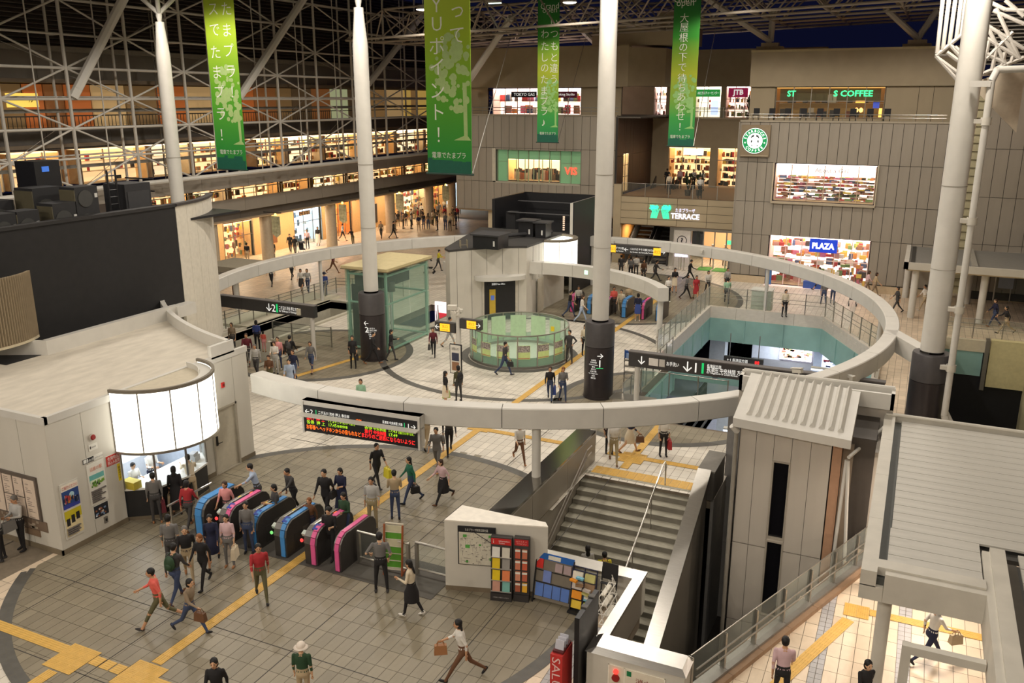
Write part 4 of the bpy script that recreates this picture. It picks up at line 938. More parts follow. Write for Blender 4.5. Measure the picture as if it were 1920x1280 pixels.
for x in (-.2,.2): MB().obox((x,.05,.65),(.025,.025,1.3),rx=R(-8)).build('side_post', M_ink, t, local=True)
MB().obox((0,.13,1.2),(.42,.015,.42),rx=R(-8)).build('black_header', M_black, t, local=True)
for z in (.3,.6,.9): MB().obox((0,.04,z),(.4,.12,.015)).build('wire_shelf', M_ink, t, local=True); MB().obox((0,-.02,z+.08),(.4,.012,.012)).build('wire_bar', M_steel, t, local=True)
t = thing('white_wire_rack', (-5.72, 17.75, 0), 'white wire leaflet rack leaning beside the parapet', 'rack', rz=pi/2)
for k in range(4):
    z = .35+.27*k; y0 = -.16+.05*k
    MB().path([Vector((-.5,y0,z)),Vector((.5,y0,z)),Vector((.5,y0+.16,z)),Vector((-.5,y0+.16,z)),Vector((-.5,y0,z))],.012,6).build('wire_shelf', C(232,228,218), t, local=True)
    for x in (-.5,-.25,0,.25,.5): MB().tube((x,y0,z),(x,y0+.1,z+.22),.008,5).build('wire_divider', C(232,228,218), t, local=True)
    MB().obox((.05,y0+.08,z+.05),(.5,.10,.04)).build('leaflet_stack', C(220,214,200), t, local=True)
for x in (-.5,.5): MB().tube((x,-.2,0),(x,.08,1.3),.014,6).build('side_post', C(232,228,218), t, local=True)
# black board and red banner stand
t = thing('black_board', (-5.62, 15.95, 0), 'tall black display board seen edge-on beside the hydrant cabinet', 'board', rz=0)
MB().box(-.055,-.62,.05,.055,.62,1.95).build('board', M_black, t, local=True); MB().box(-.2,-.4,0,.2,-.32,.05).build('foot', M_ink, t, local=True); MB().box(-.2,.32,0,.2,.4,.05).build('foot', M_ink, t, local=True)
for y in (-.2,.25): MB().box(-.07,y,1.94,.07,y+.12,1.98).build('top_clip', C(90,88,84), t, local=True)
t = thing('red_magazine_stand', (-5.95, 15.3, 0), 'red magazine stand with white slanted lettering', 'stand')
MB().box(-.14,-.3,0,.14,.3,1.15).build('cabinet', C(196,48,44), t, local=True); MB().box(-.12,-.22,1.15,.12,.28,1.2).build('tray', C(90,30,30), t, local=True)
for k in range(3): MB().obox((0,-.1+.12*k,1.28),(.2,.03,.22),rx=R(-20)).build('magazine', C(190,190,200), t, local=True)
text('lettering','SALUS', C(236,200,196), t, ORG[t]+Vector((0,-.305,.62)), .2, ax=(0,0,-1), up=(1,0,0), wfit=.95)
# ------------------------------------------------------------------ SIGN BEAMS
def sign_beam(label, x0, x1, y, z0, z1, post=None, d=.28):
    t = thing('sign_beam', ((x0+x1)/2, y, z0), label, 'sign', 'dark hanging direction beams')
    n = max(2, round((x1-x0)/1.6)); w_ = (x1-x0)/n
    for k in range(n): piece('face_panel', M_dark, t, (x0+w_*(k+.5), y, (z0+z1)/2), (w_-.012, d, z1-z0))
    b = MB(); b.box(x0+.01,y-d/2+.02,z0+.02,x1-.01,y+d/2-.02,z1-.02); t['core'] = b.build('core', M_joint, t).name
    MB().box(x0-.02,y-d/2-.02,z1,x1+.02,y+d/2+.02,z1+.04).build('top_cap', C(96,92,90), t)
    if post: MB().tube((post,y,0),(post,y,z0),.11,16).build('post', M_white, t)
    return t
SB1 = sign_beam('dark beam sign pointing down to platform 1 over the stair void', -9.95, -.4, 32.6, 2.22, 2.80, -9.6)
def bt(t, s, x, z, h, m=M_wtext, y=32.6, w_=None, al='LEFT'): return text('lettering', s, m, bpy.data.objects[t['core']], (x, y-.15, z), h, al and (1,0,0), align=al, wfit=w_)
bt(SB1,'↓',-9.55,2.52,.34); MB().box(-9.1,32.44,2.36,-8.72,32.46,2.66).build('lift_symbol', C(232,228,222), SB1); bt(SB1,'♿♿',-9.05,2.50,.2,C(170,60,60),w_=.28)
MB().box(-8.68,32.44,2.36,-8.45,32.46,2.66).build('symbol_box', C(200,196,190), SB1); bt(SB1,'お手洗い',-8.38,2.52,.14,w_=.5)
bt(SB1,'↓',-7.72,2.50,.42); bt(SB1,'1',-7.24,2.50,.42); MB().box(-6.98,32.43,2.30,-6.90,32.46,2.72).build('green_bar', E(20,170,90,1.2), SB1)
bt(SB1,'長津田方面',-6.78,2.64,.11,w_=.55); bt(SB1,'長津田 中央林間 方面',-6.78,2.50,.16,w_=1.45); bt(SB1,'for Nagatsuta & Chūō-Rinkan',-6.78,2.36,.08,w_=1.2)
SB2 = sign_beam('dark beam sign pointing down to platform 2 beside the curved office wall', -32.4, -26.35, 33.65, 2.22, 2.80, -26.6)
bt(SB2,'↓',-29.3,2.50,.40,y=33.65); bt(SB2,'2',-28.95,2.50,.40,y=33.65); MB().box(-28.66,33.48,2.3,-28.58,33.51,2.72).build('green_bar', E(20,170,90,1.2), SB2)
bt(SB2,'二子玉川 渋谷 押上方面',-28.5,2.56,.15,y=33.65,w_=1.2); bt(SB2,'for Shibuya & Oshiage',-28.5,2.38,.10,y=33.65,w_=1.1)
MB().box(-27.35,33.42,2.30,-27.15,33.52,2.62).build('fitting', C(205,198,176), SB2)
# arrow sign on a post with cctv cluster, in the middle
t = thing('exit_sign_post', (-18.95,34.7,0), 'post with two dark panels and yellow exit labels pointing both ways', 'sign')
MB().tube((-18.95,34.7,0),(-18.95,34.7,3.0),.12,16).build('pole', M_white, t)
for s, x0, x1, z0 in ((-1,-20.15,-19.08,2.02),(1,-18.82,-17.72,2.30)):
    sp_ = MB().box(x0,34.58,z0,x1,34.82,z0+.46).build('sign_panel', M_dark, t)
    yx = (x0+.28,x0+.80) if s < 0 else (x0+.38,x0+.86); yl_ = MB().box(yx[0],34.56,z0+.05,yx[1],34.58,z0+.41).build('yellow_label', M_ytext, t)
    text('lettering','北口',C(120,70,10),yl_,((yx[0]+yx[1])/2,34.56,z0+.28),.11,wfit=.3); text('lettering','North Gate',C(120,70,10),yl_,((yx[0]+yx[1])/2,34.56,z0+.13),.06,wfit=.34)
    text('lettering','←' if s<0 else '→',M_wtext,sp_,(x0+.14 if s<0 else x1-.13,34.57,z0+.23),.26)
b = MB()
for k in range(14):
    a = k*2.4; b.obox((-18.95+.22*cos(a)*(k%3)/2-.12,34.7+.2*sin(a),2.95+.05*(k%5)),(.22,.14,.16),a,rx=.2*k)
b.build('speaker_cluster', M_cream, t); MB().obox((-19.2,34.6,3.26),(.42,.26,.2),.3).build('horn', M_cream, t)
# notice board stand
t = thing('notice_stand', (-18.25,33.2,0), 'free-standing notice stand with dark posters', 'notice stand')
MB().box(-18.58,33.16,.55,-17.98,33.22,1.95).build('frame', M_ink, t); MB().box(-18.54,33.14,.59,-18.02,33.16,1.91).build('sheet', C(228,224,214), t)
MB().box(-18.46,33.125,1.18,-18.1,33.14,1.55).build('poster_print', C(52,56,80), t); MB().box(-18.46,33.125,.72,-18.1,33.14,1.12).build('poster_print', C(150,110,80), t)
text('lettering','お知らせ',M_ink,t,(-18.28,33.13,1.74),.12,wfit=.36); MB().box(-18.4,33.05,0,-18.16,33.35,.05).build('base', M_ink, t); bar('stem', M_ink, t, (-18.28,33.2,0), (-18.28,33.2,.6), .04)
# ------------------------------------------------------------------ LED DEPARTURE BOARD on the ring
pL, pR = G(563,735,3.4), G(775,778,3.4)
qL, qR = ring_near(pL.x,pL.y), ring_near(pR.x,pR.y)
d = Vector((qR[0]-qL[0], qR[1]-qL[1], 0)).normalized(); nn = Vector((d.y,-d.x,0)); Lb = (Vector((*qR,0))-Vector((*qL,0))).length + .1; ang = math.atan2(d.y,d.x)
def B(u, z, o=0.0): return Vector((*qL,0)) + d*u + nn*(.30+o) + Vector((0,0,z))
t = thing('departure_board', B(Lb/2,2.1,.3), 'LED departure board hanging on the outside of the ring beam', 'display board')
MB().obox(B(Lb/2,2.72,.30),(Lb,.62,.04),ang).build('back_case', M_cream, t); 
MB().obox(B(Lb/2,3.05,.16),(Lb,.32,.20),ang).build('hood', M_white, t); MB().obox(B(Lb/2,2.62,.16),(Lb,.30,1.06),ang).build('housing', M_white, t)
scr = MB().obox(B(Lb/2,2.55,.325),(Lb-.14,.03,.90),ang).build('screen', M_black, t)
for u in (.035, Lb-.035): MB().obox(B(u,2.58,.30),(.07,.10,1.08),ang).build('side_cheek', M_white, t)
def bl(s, u, z, h, m, w_=None, al='LEFT'): text('lettering', s, m, scr, B(u,z,.345), h, ax=d, align=al, wfit=w_)
k = Lb/3.9
bl('←2',.12*k,2.80,.17,M_wtext); bl('1→',(3.78)*k,2.80,.17,M_wtext,None,'RIGHT')
for u in (.50,3.42): MB().obox(B(u*k,2.80,.342),(.025,.004,.18),ang).build('green_bar', E(30,170,100,1.0), t)
bl('二子玉川 渋谷 押上 春日部',.58*k,2.82,.085,M_wtext,1.05*k); bl('for Shibuya & Oshiage',.58*k,2.72,.05,M_wtext,.9*k); bl('長津田 中央林間 方面',2.72*k,2.82,.085,M_wtext,.64*k); bl('for Chūō-Rinkan',2.72*k,2.72,.05,M_wtext,.5*k)
MB().obox(B(1.95*k,2.74,.343),(.24,.004,.12),ang).build('clock_window', C(10,6,6), t); bl('17:36',1.86*k,2.74,.09,M_ledo,.18*k)
rows = [(2.58,'急行',M_ledr,'押 上',M_ledr,'17:39','二子玉川へ急ぎ',.18),(2.44,'各停',M_ledg,'押 上',M_ledg,'17:45','各駅停車',.18)]
for z,a_,ma,b_,mb_,tm,ex,u0 in rows:
    bl(a_,.16*k,z,.11,ma); bl(b_,.50*k,z,.11,mb_); bl(tm,.92*k,z,.11,M_ledg); bl(ex,1.20*k,z,.075,M_ledg)
rows = [(2.56,'各停',M_ledg,'中央林間',M_ledg,'17:43'),(2.42,'急行',M_ledr,'中央林間',M_ledr,'17:49')]
for z,a_,ma,b_,mb_,tm in rows: bl(a_,2.12*k,z,.11,ma); bl(b_,2.42*k,z,.11,mb_,.40*k); bl(tm,2.92*k,z,.11,M_ledg)
bl('方面行きが参ります。',3.22*k,2.54,.07,M_ledg,.5*k)
bl('お客様へ ヘッドホンからの音もれなど',.14*k,2.27,.13,M_ledo,1.85*k); bl('まわりのご迷惑にならないように',2.02*k,2.27,.13,M_ledr,1.72*k)

# ------------------------------------------------------------------ ROUND GLASS ENCLOSURE
gx, gy, gR = -17.7, 38.85, 2.5
t = thing('round_glass_screen', (gx,gy,0), 'round green glass enclosure hung with photo posters', 'glass enclosure')
NP = 16
for k in range(NP):
    a0, a1 = 2*pi*k/NP, 2*pi*(k+1)/NP
    MB().arc(gx,gy,gR-.012,gR,.12,1.62,a0+.02,a1-.02,3).build('glass_pane', M_ggreen, t)
    bar('post', M_rail, t, (gx+gR*cos(a0),gy+gR*sin(a0),0), (gx+gR*cos(a0),gy+gR*sin(a0),1.66), .035)
MB().lathe([(gR-.03,1.62),(gR+.03,1.62),(gR+.03,1.67),(gR-.03,1.67),(gR-.03,1.62)],gx,gy,48).build('top_rail', M_rail, t)
MB().lathe([(gR-.06,0),(gR+.06,0),(gR+.06,.12),(gR-.06,.12),(gR-.06,0)],gx,gy,48).build('kerb', M_rail, t)
MB().lathe([(gR-.02,.13),(gR-.02,.55)],gx,gy,48).build('inner_skirt', M_frost, t)
M_lime = C(206,226,150); M_frosted = C(186,214,176)
M_photo = mat('photo_print', (.34,.30,.27), .6, var=.75, scale=16)
for k in range(7):
    a = R(-64) + (k-3)*R(23) + R(3); a_ = a
    MB().arc(gx,gy,gR+.012,gR+.018,.50,1.20,a-.13,a+.13,4).build('poster', M_lime, t); MB().arc(gx,gy,gR+.018,gR+.022,.86,1.18,a-.125,a+.125,4).build('poster_photo', M_photo, t)
    MB().arc(gx,gy,gR+.018,gR+.022,.53,.58,a-.12,a+.12,4).build('poster_border', C(190,150,110), t)
for k in range(5):
    a = R(116) + (k-2)*R(26); MB().arc(gx,gy,gR-.06,gR-.045,.30,1.5,a-.17,a+.17,4).build('frosted_panel', M_frosted, t)
MB().box(gx+1.0,gy+1.75,.95,gx+1.18,gy+1.8,1.2).build('yellow_tag', C(230,200,40), t)
b = MB(); b.lathe([(0,.012),(gR-.06,.012)],gx,gy,40); b.build('inner_floor', C(206,212,196), t)

# ------------------------------------------------------------------ GLASS LIFT
lx0,lx1,ly0,ly1,lz = -26.35,-23.85,36.2,40.4,4.55
t = thing('glass_lift', ((lx0+lx1)/2,(ly0+ly1)/2,0), 'glass lift shaft with mint steel frame behind the column', 'lift')
for x0,y0,x1,y1 in ((lx0,ly0,lx1,ly0),(lx1,ly0,lx1,ly1),(lx0,ly1,lx1,ly1),(lx0,ly0,lx0,ly1)):
    nseg = 2
    for k in range(nseg):
        u0,u1 = k/nseg,(k+1)/nseg
        for z0,z1 in ((.1,2.5),(2.55,4.25)):
            a_ = Vector((x0+(x1-x0)*u0,y0+(y1-y0)*u0,0)); c_ = Vector((x0+(x1-x0)*u1,y0+(y1-y0)*u1,0)); m_ = (a_+c_)/2
            MB().obox(m_+Vector((0,0,(z0+z1)/2)),((c_-a_).length-.03,.014,z1-z0),math.atan2(c_.y-a_.y,c_.x-a_.x)).build('glass_pane', M_ggreen, t)
for x in (lx0+.12,lx1-.12):
    for y in (ly0+.12,ly1-.12): bar('corner_post', M_mint, t, (x,y,0), (x,y,4.25), .08)
for z in (.12,2.52,4.0):
    for p,q in (((lx0+.12,ly0+.12),(lx1-.12,ly0+.12)),((lx1-.12,ly0+.12),(lx1-.12,ly1-.12)),((lx0+.12,ly1-.12),(lx1-.12,ly1-.12)),((lx0+.12,ly0+.12),(lx0+.12,ly1-.12))): bar('ring_tube', M_mint, t, (*p,z), (*q,z), .06)
for k in range(2): MB().box(lx0-.14,ly0-.14+2.26*k,4.28,lx1+.14,ly0-.14+2.26*k+2.24,4.42).build('roof_panel', C(196,182,138), t)
b = MB(); b.box(lx0-.16,ly0-.16,4.24,lx1+.16,ly1+.16,4.29); b.build('roof_edge', C(120,104,76), t)
MB().box(lx0+.35,ly0+.35,3.3,lx1-.5,ly1-1.2,3.9).build('drive_unit', C(40,44,42), t); 
for k in range(4): MB().tube((lx1-.5-.4*k,ly0+1.2+.6*k,3.0),(lx1-.5-.4*k,ly0+1.2+.6*k,3.5),.2,12).build('pulley', C(90,94,90), t)
for k in range(9): MB().box(lx0+.5,ly0+.9+.3*k,.1,lx0+.56,ly0+1.04+.3*k,3.2).build('guide_rail', C(196,200,196), t)
MB().box(lx0+.3,ly0+.42,2.4,lx0+1.5,ly0+.48,3.95).build('dark_back', C(24,52,36), t); MB().box(lx0+.16,ly0+.3,0,lx0+.9,ly0+.36,3.4).build('lift_door', C(30,28,26), t); MB().box(lx0+.95,ly0+.28,1.5,lx0+1.2,ly0+.3,2.2).build('notice_plate', C(190,190,180), t)

# ------------------------------------------------------------------ CENTRE (far) OFFICE
t = thing('far_office', (-23,47,0), 'white station office with ladder and curved awning beyond the round glass screen', 'building')
FC = (RCX, RCY); rf = 7.45
a0, a1 = math.atan2(43.2-RCY,-24.3-RCX), math.atan2(46.1-RCY,-20.55-RCX)
front = [(FC[0]+rf*cos(a0+(a1-a0)*k/10), FC[1]+rf*sin(a0+(a1-a0)*k/10)) for k in range(11)]
poly = front + [(-20.5,52.0),(-26.6,52.0),(-24.6,43.6)]
poly = poly[::-1]
b = MB(); b.prism(poly, 0, 4.2); b.build('body', M_cream, t, smooth=False)
b = MB(); b.prism([( -23.3+(x+23.3)*1.012, 47+(y-47)*1.012) for x,y in poly], 4.2, 4.32); b.build('roof', C(56,54,52), t, smooth=False)
for k in range(1,10,2):
    x,y = front[k]; d_ = Vector((x-FC[0],y-FC[1],0)).normalized(); MB().obox((x-d_.x*.003,y-d_.y*.003,2.1),(.012,.012,4.2),math.atan2(d_.y,d_.x)).build('panel_joint', M_joint, t)
for y in (46.9,47.8,48.7): MB().box(-20.505,y-.006,2.2,-20.49,y+.006,4.2).build('panel_joint', M_joint, t)
# entrance recess with awning
ae = a0+(a1-a0)*.66; de = Vector((cos(ae),sin(ae),0)); pe = Vector((FC[0]+rf*cos(ae),FC[1]+rf*sin(ae),0)); te = Vector((-de.y,de.x,0)); an = math.atan2(te.y,te.x)
MB().obox(pe-de*.06+Vector((0,0,1.15)),(1.9,.08,2.3),an).build('dark_entrance', M_black, t)
for s in (-1,1): MB().obox(pe-de*.08+te*s*1.0+Vector((0,0,1.2)),(.12,.12,2.4),an).build('entrance_jamb', C(196,190,176), t)
MB().obox(pe-de*.12+te*.45+Vector((0,0,1.05)),(.36,.06,1.5),an).build('ticket_machine', C(200,170,60), t); MB().obox(pe-de*.16+te*.45+Vector((0,0,1.3)),(.22,.03,.28),an).build('machine_screen', E(70,90,150,.8), t)
MB().obox(pe-de*.13+te*.1+Vector((0,0,2.12)),(1.3,.04,.16),an).build('entrance_sign', C(30,30,34), t); text('lettering','定期券 Pass Office',M_wtext,t,pe-de*.17+te*.1+Vector((0,0,2.12)),.10,ax=-te,wfit=.8)
b = MB()
aw = [pe - de*(.95*sin(pi*k/12)**.6) + te*(-1.55*cos(pi*k/12)) for k in range(13)]
b.prism([(p.x,p.y) for p in aw][::-1], 2.42, 2.66)
b.build('awning', M_white, t)
for dpx, nm, cols in ((2.35,'poster_blue',(C(60,80,140),C(170,50,50),C(210,214,220))),(1.62,'poster_night',(C(40,56,90),C(160,120,90),C(220,214,200)))):
    s = dpx; c0 = pe + te*s - de*.05
    MB().obox(c0+Vector((0,0,1.45)),(.50,.03,.95),an).build('wall_poster', C(222,216,204), t); MB().obox(c0-de*.02+Vector((0,0,1.6)),(.44,.02,.5),an).build('poster_print', cols[0], t); MB().obox(c0-de*.03+Vector((0,0,1.25)),(.3,.02,.2),an).build('poster_print', cols[1], t); MB().obox(c0-de*.03+te*.05+Vector((0,0,1.7)),(.2,.02,.16),an).build('poster_print', cols[2], t)
p_l = pe + te*2.1 - de*.14
for s in (-.2,.2): MB().path([p_l+te*s+Vector((0,0,2.4)),p_l+te*s+Vector((0,0,4.75)),p_l+te*s+de*.35+Vector((0,0,4.75)),p_l+te*s+de*.35+Vector((0,0,4.35))],.022,6).build('ladder_rail', C(150,140,116), t)
for k in range(9): bar('ladder_rung', C(150,140,116), t, p_l-te*.2+Vector((0,0,2.5+.25*k)), p_l+te*.2+Vector((0,0,2.5+.25*k)), .014)
MB().box(-20.49,47.6,0,-20.46,48.5,2.1).build('side_door', C(186,178,160), t)
# rooftop units
for x0,y0,x1,y1,h in ((-23.1,44.2,-21.5,45.6,.75),(-22.6,49.4,-21.6,50.3,.95),(-21.4,49.3,-20.7,50.2,.9)):
    MB().box(x0,y0,4.32,x1,y1,4.32+h).build('roof_unit', M_black, t); MB().box(x0-.12,y0-.12,4.32+h,x1+.12,y1+.12,4.4+h).build('unit_lid', C(52,52,54), t); MB().box(x1-.3,y0-.02,4.5,x1-.2,y0,4.8).build('unit_label', C(210,210,205), t)
MB().path([Vector((-24.0,46.5,4.5)),Vector((-22.2,49.3,4.5)),Vector((-21,51,4.5))],.12,8).build('roof_pipe', C(44,44,46), t)
# its lit drum
DC2 = (-20.55,50.1); t2_ = thing('far_lit_drum', (-20.5,50.1,2.3), 'glowing white half-drum light box on the far office', 'sign')
for k in range(5):
    b0,b1 = R(-88)+R(176)*k/5, R(-88)+R(176)*(k+1)/5
    MB().arc(DC2[0],DC2[1],1.52,1.55,2.4,4.2,b0+.015,b1-.015,5).build('light_panel', M_lit, t2_); bar('rib', M_rail, t2_, (DC2[0]+1.55*cos(b0),DC2[1]+1.55*sin(b0),2.36),(DC2[0]+1.55*cos(b0),DC2[1]+1.55*sin(b0),4.24),.02)
MB().arc(DC2[0],DC2[1],1.3,1.58,4.2,4.32,R(-88),R(88),24).build('top_rim', C(120,112,98), t2_); MB().arc(DC2[0],DC2[1],.1,1.5,2.36,2.42,R(-88),R(88),20).build('soffit', C(200,196,185), t2_)
# black screen box beyond
t = thing('black_roof_enclosure', (-23,56,0), 'open black plant enclosure with one white side behind far office', 'enclosure')
MB().box(-26.2,58.4,0,-20.4,58.6,6.1).build('rear_panel', M_black, t); MB().box(-26.3,53.2,0,-26.1,58.6,6.1).build('side_panel', M_black, t); MB().box(-20.7,53.4,0,-20.5,58.6,6.05).build('white_side_panel', M_cream, t); MB().box(-20.5,53.4,0,-20.42,58.6,6.1).build('edge_panel', M_black, t)
MB().box(-26.1,53.2,3.9,-20.7,58.4,4.0).build('deck', M_black, t)
for z in (5.6,): bar('guard_rail', C(70,70,72), t, (-26.1,57.0,z), (-20.7,57.0,z), .05); bar('guard_rail', C(70,70,72), t, (-25.4,53.8,5.2), (-20.9,53.8,5.2), .05)
MB().box(-25.6,53.9,4,-24.9,54.6,5.2).build('cabinet', C(28,28,30), t)
b = MB(); 
for k in range(7): MB().box(-21.35,53.75,4.2+.14*k,-21.22,53.8,4.29+.14*k).build('marker_strip', E(255,220,190,.7), t)
# inner arc beam around the far office
t = thing('arc_beam', (-17.5,46,0), 'shorter white arc beam in front of the far office', 'beam')
pin = [G(*q, 3.3) for q in ((842,492),(905,488),(990,487),(1075,495),(1140,503),(1200,518),(1230,530),(1248,540))]
ca_, cb_, rr_ = -19.0, 38.2, 9.15
aa0, aa1 = math.atan2(44.2-cb_,-24.9-ca_), math.atan2(42.8-cb_,-11.3-ca_)
for k in range(8):
    u0, u1 = aa0+(aa1-aa0)*k/8, aa0+(aa1-aa0)*(k+1)/8
    MB().arc(ca_,cb_,rr_-.55,rr_,2.6,3.3,u1+.001,u0-.001,6).build('beam_panel', M_white, t)
for u in (aa1+.05,): MB().tube((ca_+(rr_-.27)*cos(u),cb_+(rr_-.27)*sin(u),0),(ca_+(rr_-.27)*cos(u),cb_+(rr_-.27)*sin(u),2.6),.15,16).build('post', M_white, t)
u = aa0+(aa1-aa0)*.56; p_ = Vector((ca_+(rr_-.56)*cos(u),cb_+(rr_-.56)*sin(u),2.98)); MB().obox(p_,(.2,.06,.22),u+pi/2).build('exit_lamp', E(180,255,210,2.2), t)
# far gates
for k, x in enumerate((-18.6,-17.5,-16.4,-15.3,-14.2,-13.2)):
    tg = thing('ticket_gate', (x,48.6,0), ('far ticket gate with %s nose, %s from the far office' % (('pink','blue')[k % 2], ('first','second','third','fourth','fifth','sixth')[k])), 'ticket gate', 'far row of ticket gates')
    gate_body(tg, 1.7, .36, 1.05, (M_pink, M_blue)[k % 2], k in (2,4))
sb = sign_beam('black sign over the far gates with a yellow exit label', -18.9, -15.2, 48.4, 2.25, 2.62); MB().box(-17.2,48.23,2.28,-16.4,48.25,2.6).build('yellow_label', M_ytext, sb); text('lettering','北口 North',C(120,70,10),sb,(-16.8,48.22,2.44),.14,wfit=.6); text('lettering','↑',M_wtext,sb,(-17.5,48.24,2.44),.26)
sb = sign_beam('long black sign with yellow ends under the ring by the escalators', -19.4, -15.0, 56.6, 2.45, 3.05)
for x in (-19.0,-15.85): MB().box(x,56.43,2.5,x+.5,56.45,3.0).build('yellow_label', M_ytext, sb); text('lettering','北口',C(120,70,10),sb,(x+.25,56.42,2.75),.16)
for s,x in (('←',-19.2),('←',-17.75),('→',-15.18)): text('lettering',s,M_wtext,sb,(x,56.44,2.75),.3)
for k,x in enumerate((-18.2,-17.2,-16.6,-16.1)): text('lettering','バスのりば' if k%2 else 'テラス館',M_wtext,sb,(x,56.44,2.82),.13,wfit=.55); text('lettering','Bus Terminal',M_wtext,sb,(x,56.44,2.62),.09,wfit=.5)

# ------------------------------------------------------------------ VOID WITH PLATFORM (right)
vd = thing('wall_void', (-6,47,-7), kind='structure')
M_kerb = C(206,200,188)
def kerb(p, q, z0=-.55, z1=.16, th=.3, n=None):
    p, q = Vector((*p,0)), Vector((*q,0)); L = (q-p).length; n = n or max(1,round(L/1.9)); d = (q-p)/n; ang = math.atan2(d.y,d.x)
    for k in range(n): piece('kerb_panel', M_kerb, vd, p+d*(k+.5)+Vector((0,0,(z0+z1)/2)), (d.length-.012,th,z1-z0), ang)
edges = [((-11.25,41.6),(-11.25,53.3)),((-11.25,53.3),(-4.36,53.3)),((-4.36,53.3),(-1.0,46.4)),((-1.0,46.4),(-1.0,41.6))]
for p,q in edges: kerb(p,q)
def girder(p, q, z0, z1, th=.35):
    p, q = Vector((*p,0)), Vector((*q,0)); d = q-p; ang = math.atan2(d.y,d.x); MB().obox((p+q)/2+Vector((0,0,(z0+z1)/2)),(d.length,th,z1-z0),ang).build('teal_girder', M_teal, vd)
    n = max(1,round(d.length/2.2)); nrm = Vector((-d.y,d.x,0)).normalized()
    for k in range(n+1): MB().obox(p+d*k/n+Vector((0,0,(z0+z1)/2)),(.06,th+.12,z1-z0),ang).build('stiffener', M_teal, vd)
for p,q in edges: girder(p,q,-2.0,-.55)
MB().box(-10.9,41.3,-.95,-1.0,41.9,-.02).build('cross_girder', M_teal, vd)
for x in (-8.2,-5.6): MB().tube((x,41.29,-.42),(x,41.25,-.42),.24,20).build('round_plate', C(86,96,104), vd)
for p,q in (((-10.4,32.6),(-10.4,41.3)),((-1.3,32.6),(-1.3,41.3)),((-10.4,32.55),(-1.3,32.55))): girder(p,q,-1.6,-.45,.25)
# platform hall below
MB().box(-30,28,-7.2,4,78,-7.0).build('platform_floor', C(150,152,164), vd); MB().box(-9.4,28,-7.0,-8.8,78,-6.98).build('yellow_line', M_yel, vd); MB().box(-12.6,28,-7.9,-10.4,78,-7.0).build('track_bed', C(40,36,34), vd)
MB().box(-14.5,28,-7.0,-12.6,78,-6.9).build('far_platform', C(172,172,180), vd); MB().box(-14.9,28,-7.2,-14.7,78,-.5).build('platform_wall', C(130,140,140), vd)
for x in (-12.3,-11.8,-11.2,-10.7): MB().box(x,28,-7.0,x+.07,78,-6.85).build('track_rail', C(90,86,80), vd)
MB().box(-9,57.0,-7,4,57.2,-.5).build('back_wall', C(170,172,180), vd); MB().box(-.8,34,-7,-.6,54.6,-.6).build('side_wall', C(150,152,156), vd)
for x,y in ((-11.0,56.0),(-8.0,44.5)): MB().box(x-.5,y-.5,-7,x+.5,y+.5,-.9).build('platform_pier', C(200,204,208), vd)
MB().box(-8.9,56.9,-7,-3,56.98,-3.9).build('dado_panel', C(110,108,110), vd)
def wall_print(t, Y, a, c, n, cols, seed, smax=.35):
    rr = random.Random(seed); mats = {}
    for k in range(n): mb = mats.setdefault(rr.choice(cols), MB()); x = rr.uniform(a.x+.05,c.x-.3); z = rr.uniform(c.z+.1,a.z-.2); mb.box(x,Y-.02,z,x+rr.uniform(.06,smax),Y-.012,z+rr.uniform(.04,.14))
    for m, mb in mats.items(): mb.build('poster_print', m, t, smooth=False, kind='stuff')
a_, c_ = GY(1464,641,56.8), GY(1521,679,56.8); tp = thing('lit_poster_board', (a_+c_)/2, 'backlit poster board on the platform wall below the void', 'poster board'); lbx = MB().box(a_.x,56.78,c_.z,c_.x,56.86,a_.z).build('light_box', E(250,235,245,1.5), tp); wall_print(lbx,56.78,a_,c_,46,[C(190,90,70),C(150,110,80),C(200,190,120)],3)
a_, c_ = GY(1545,640,54.6), GY(1606,700,54.6); tp = thing('lit_map_board', (a_+c_)/2, 'bright route-map light box on the platform below the void', 'poster board'); lbx = MB().box(a_.x,54.56,c_.z,c_.x,54.66,a_.z).build('light_box', E(225,235,255,1.7), tp); wall_print(lbx,54.56,a_,c_,40,[C(70,80,120),C(200,80,90),C(90,94,110)],4); MB().box(a_.x-.5,54.5,-7,a_.x-.02,54.9,a_.z+.1).build('pale_column', C(205,215,235), tp)
a_, c_ = GY(1358,666,50), GY(1431,686,50); tp = thing('platform_sign', (a_+c_)/2, 'black platform sign with red digits seen down the void', 'sign'); sg = MB().box(a_.x,49.9,c_.z,c_.x,50.1,a_.z).build('sign_case', M_dark, tp); text('lettering','←1 長津田方面',M_wtext,sg,((a_.x*.65+c_.x*.35),49.88,(a_.z+c_.z)/2),.16,wfit=1.2); text('lettering','88',M_ledr,sg,(c_.x-.35,49.88,(a_.z+c_.z)/2),.2)
for x_ in (a_.x+.3,c_.x-.3): bar('hanger', M_rail, tp, (x_,50,a_.z), (x_,50,-.6), .03)
for i,(x,y,wt) in enumerate(((-6.5,55.2,420),(-6,38,420),(-3.5,49.5,340))):
    l = bpy.data.lights.new('platform_light','AREA'); l.energy = wt; l.size = 2.0; l.color = (.85,.93,1.0); o = bpy.data.objects.new('platform_light',l); COL.objects.link(o); o.location = (x,y,-2.1)
    tl = thing('platform_lamp', (x,y,-2.05), ('cool tube lamp under the slab near the lit posters','cool tube lamp under the slab beside the stair void','cool tube lamp over the map light box')[i], 'lamp'); MB().box(x-1,y-.1,-2.05,x+1,y+.1,-1.95).build('tube', E(220,235,255,3.0), tl); MB().box(x-1,y-.14,-1.95,x+1,y+.14,-1.88).build('tray', M_white, tl)
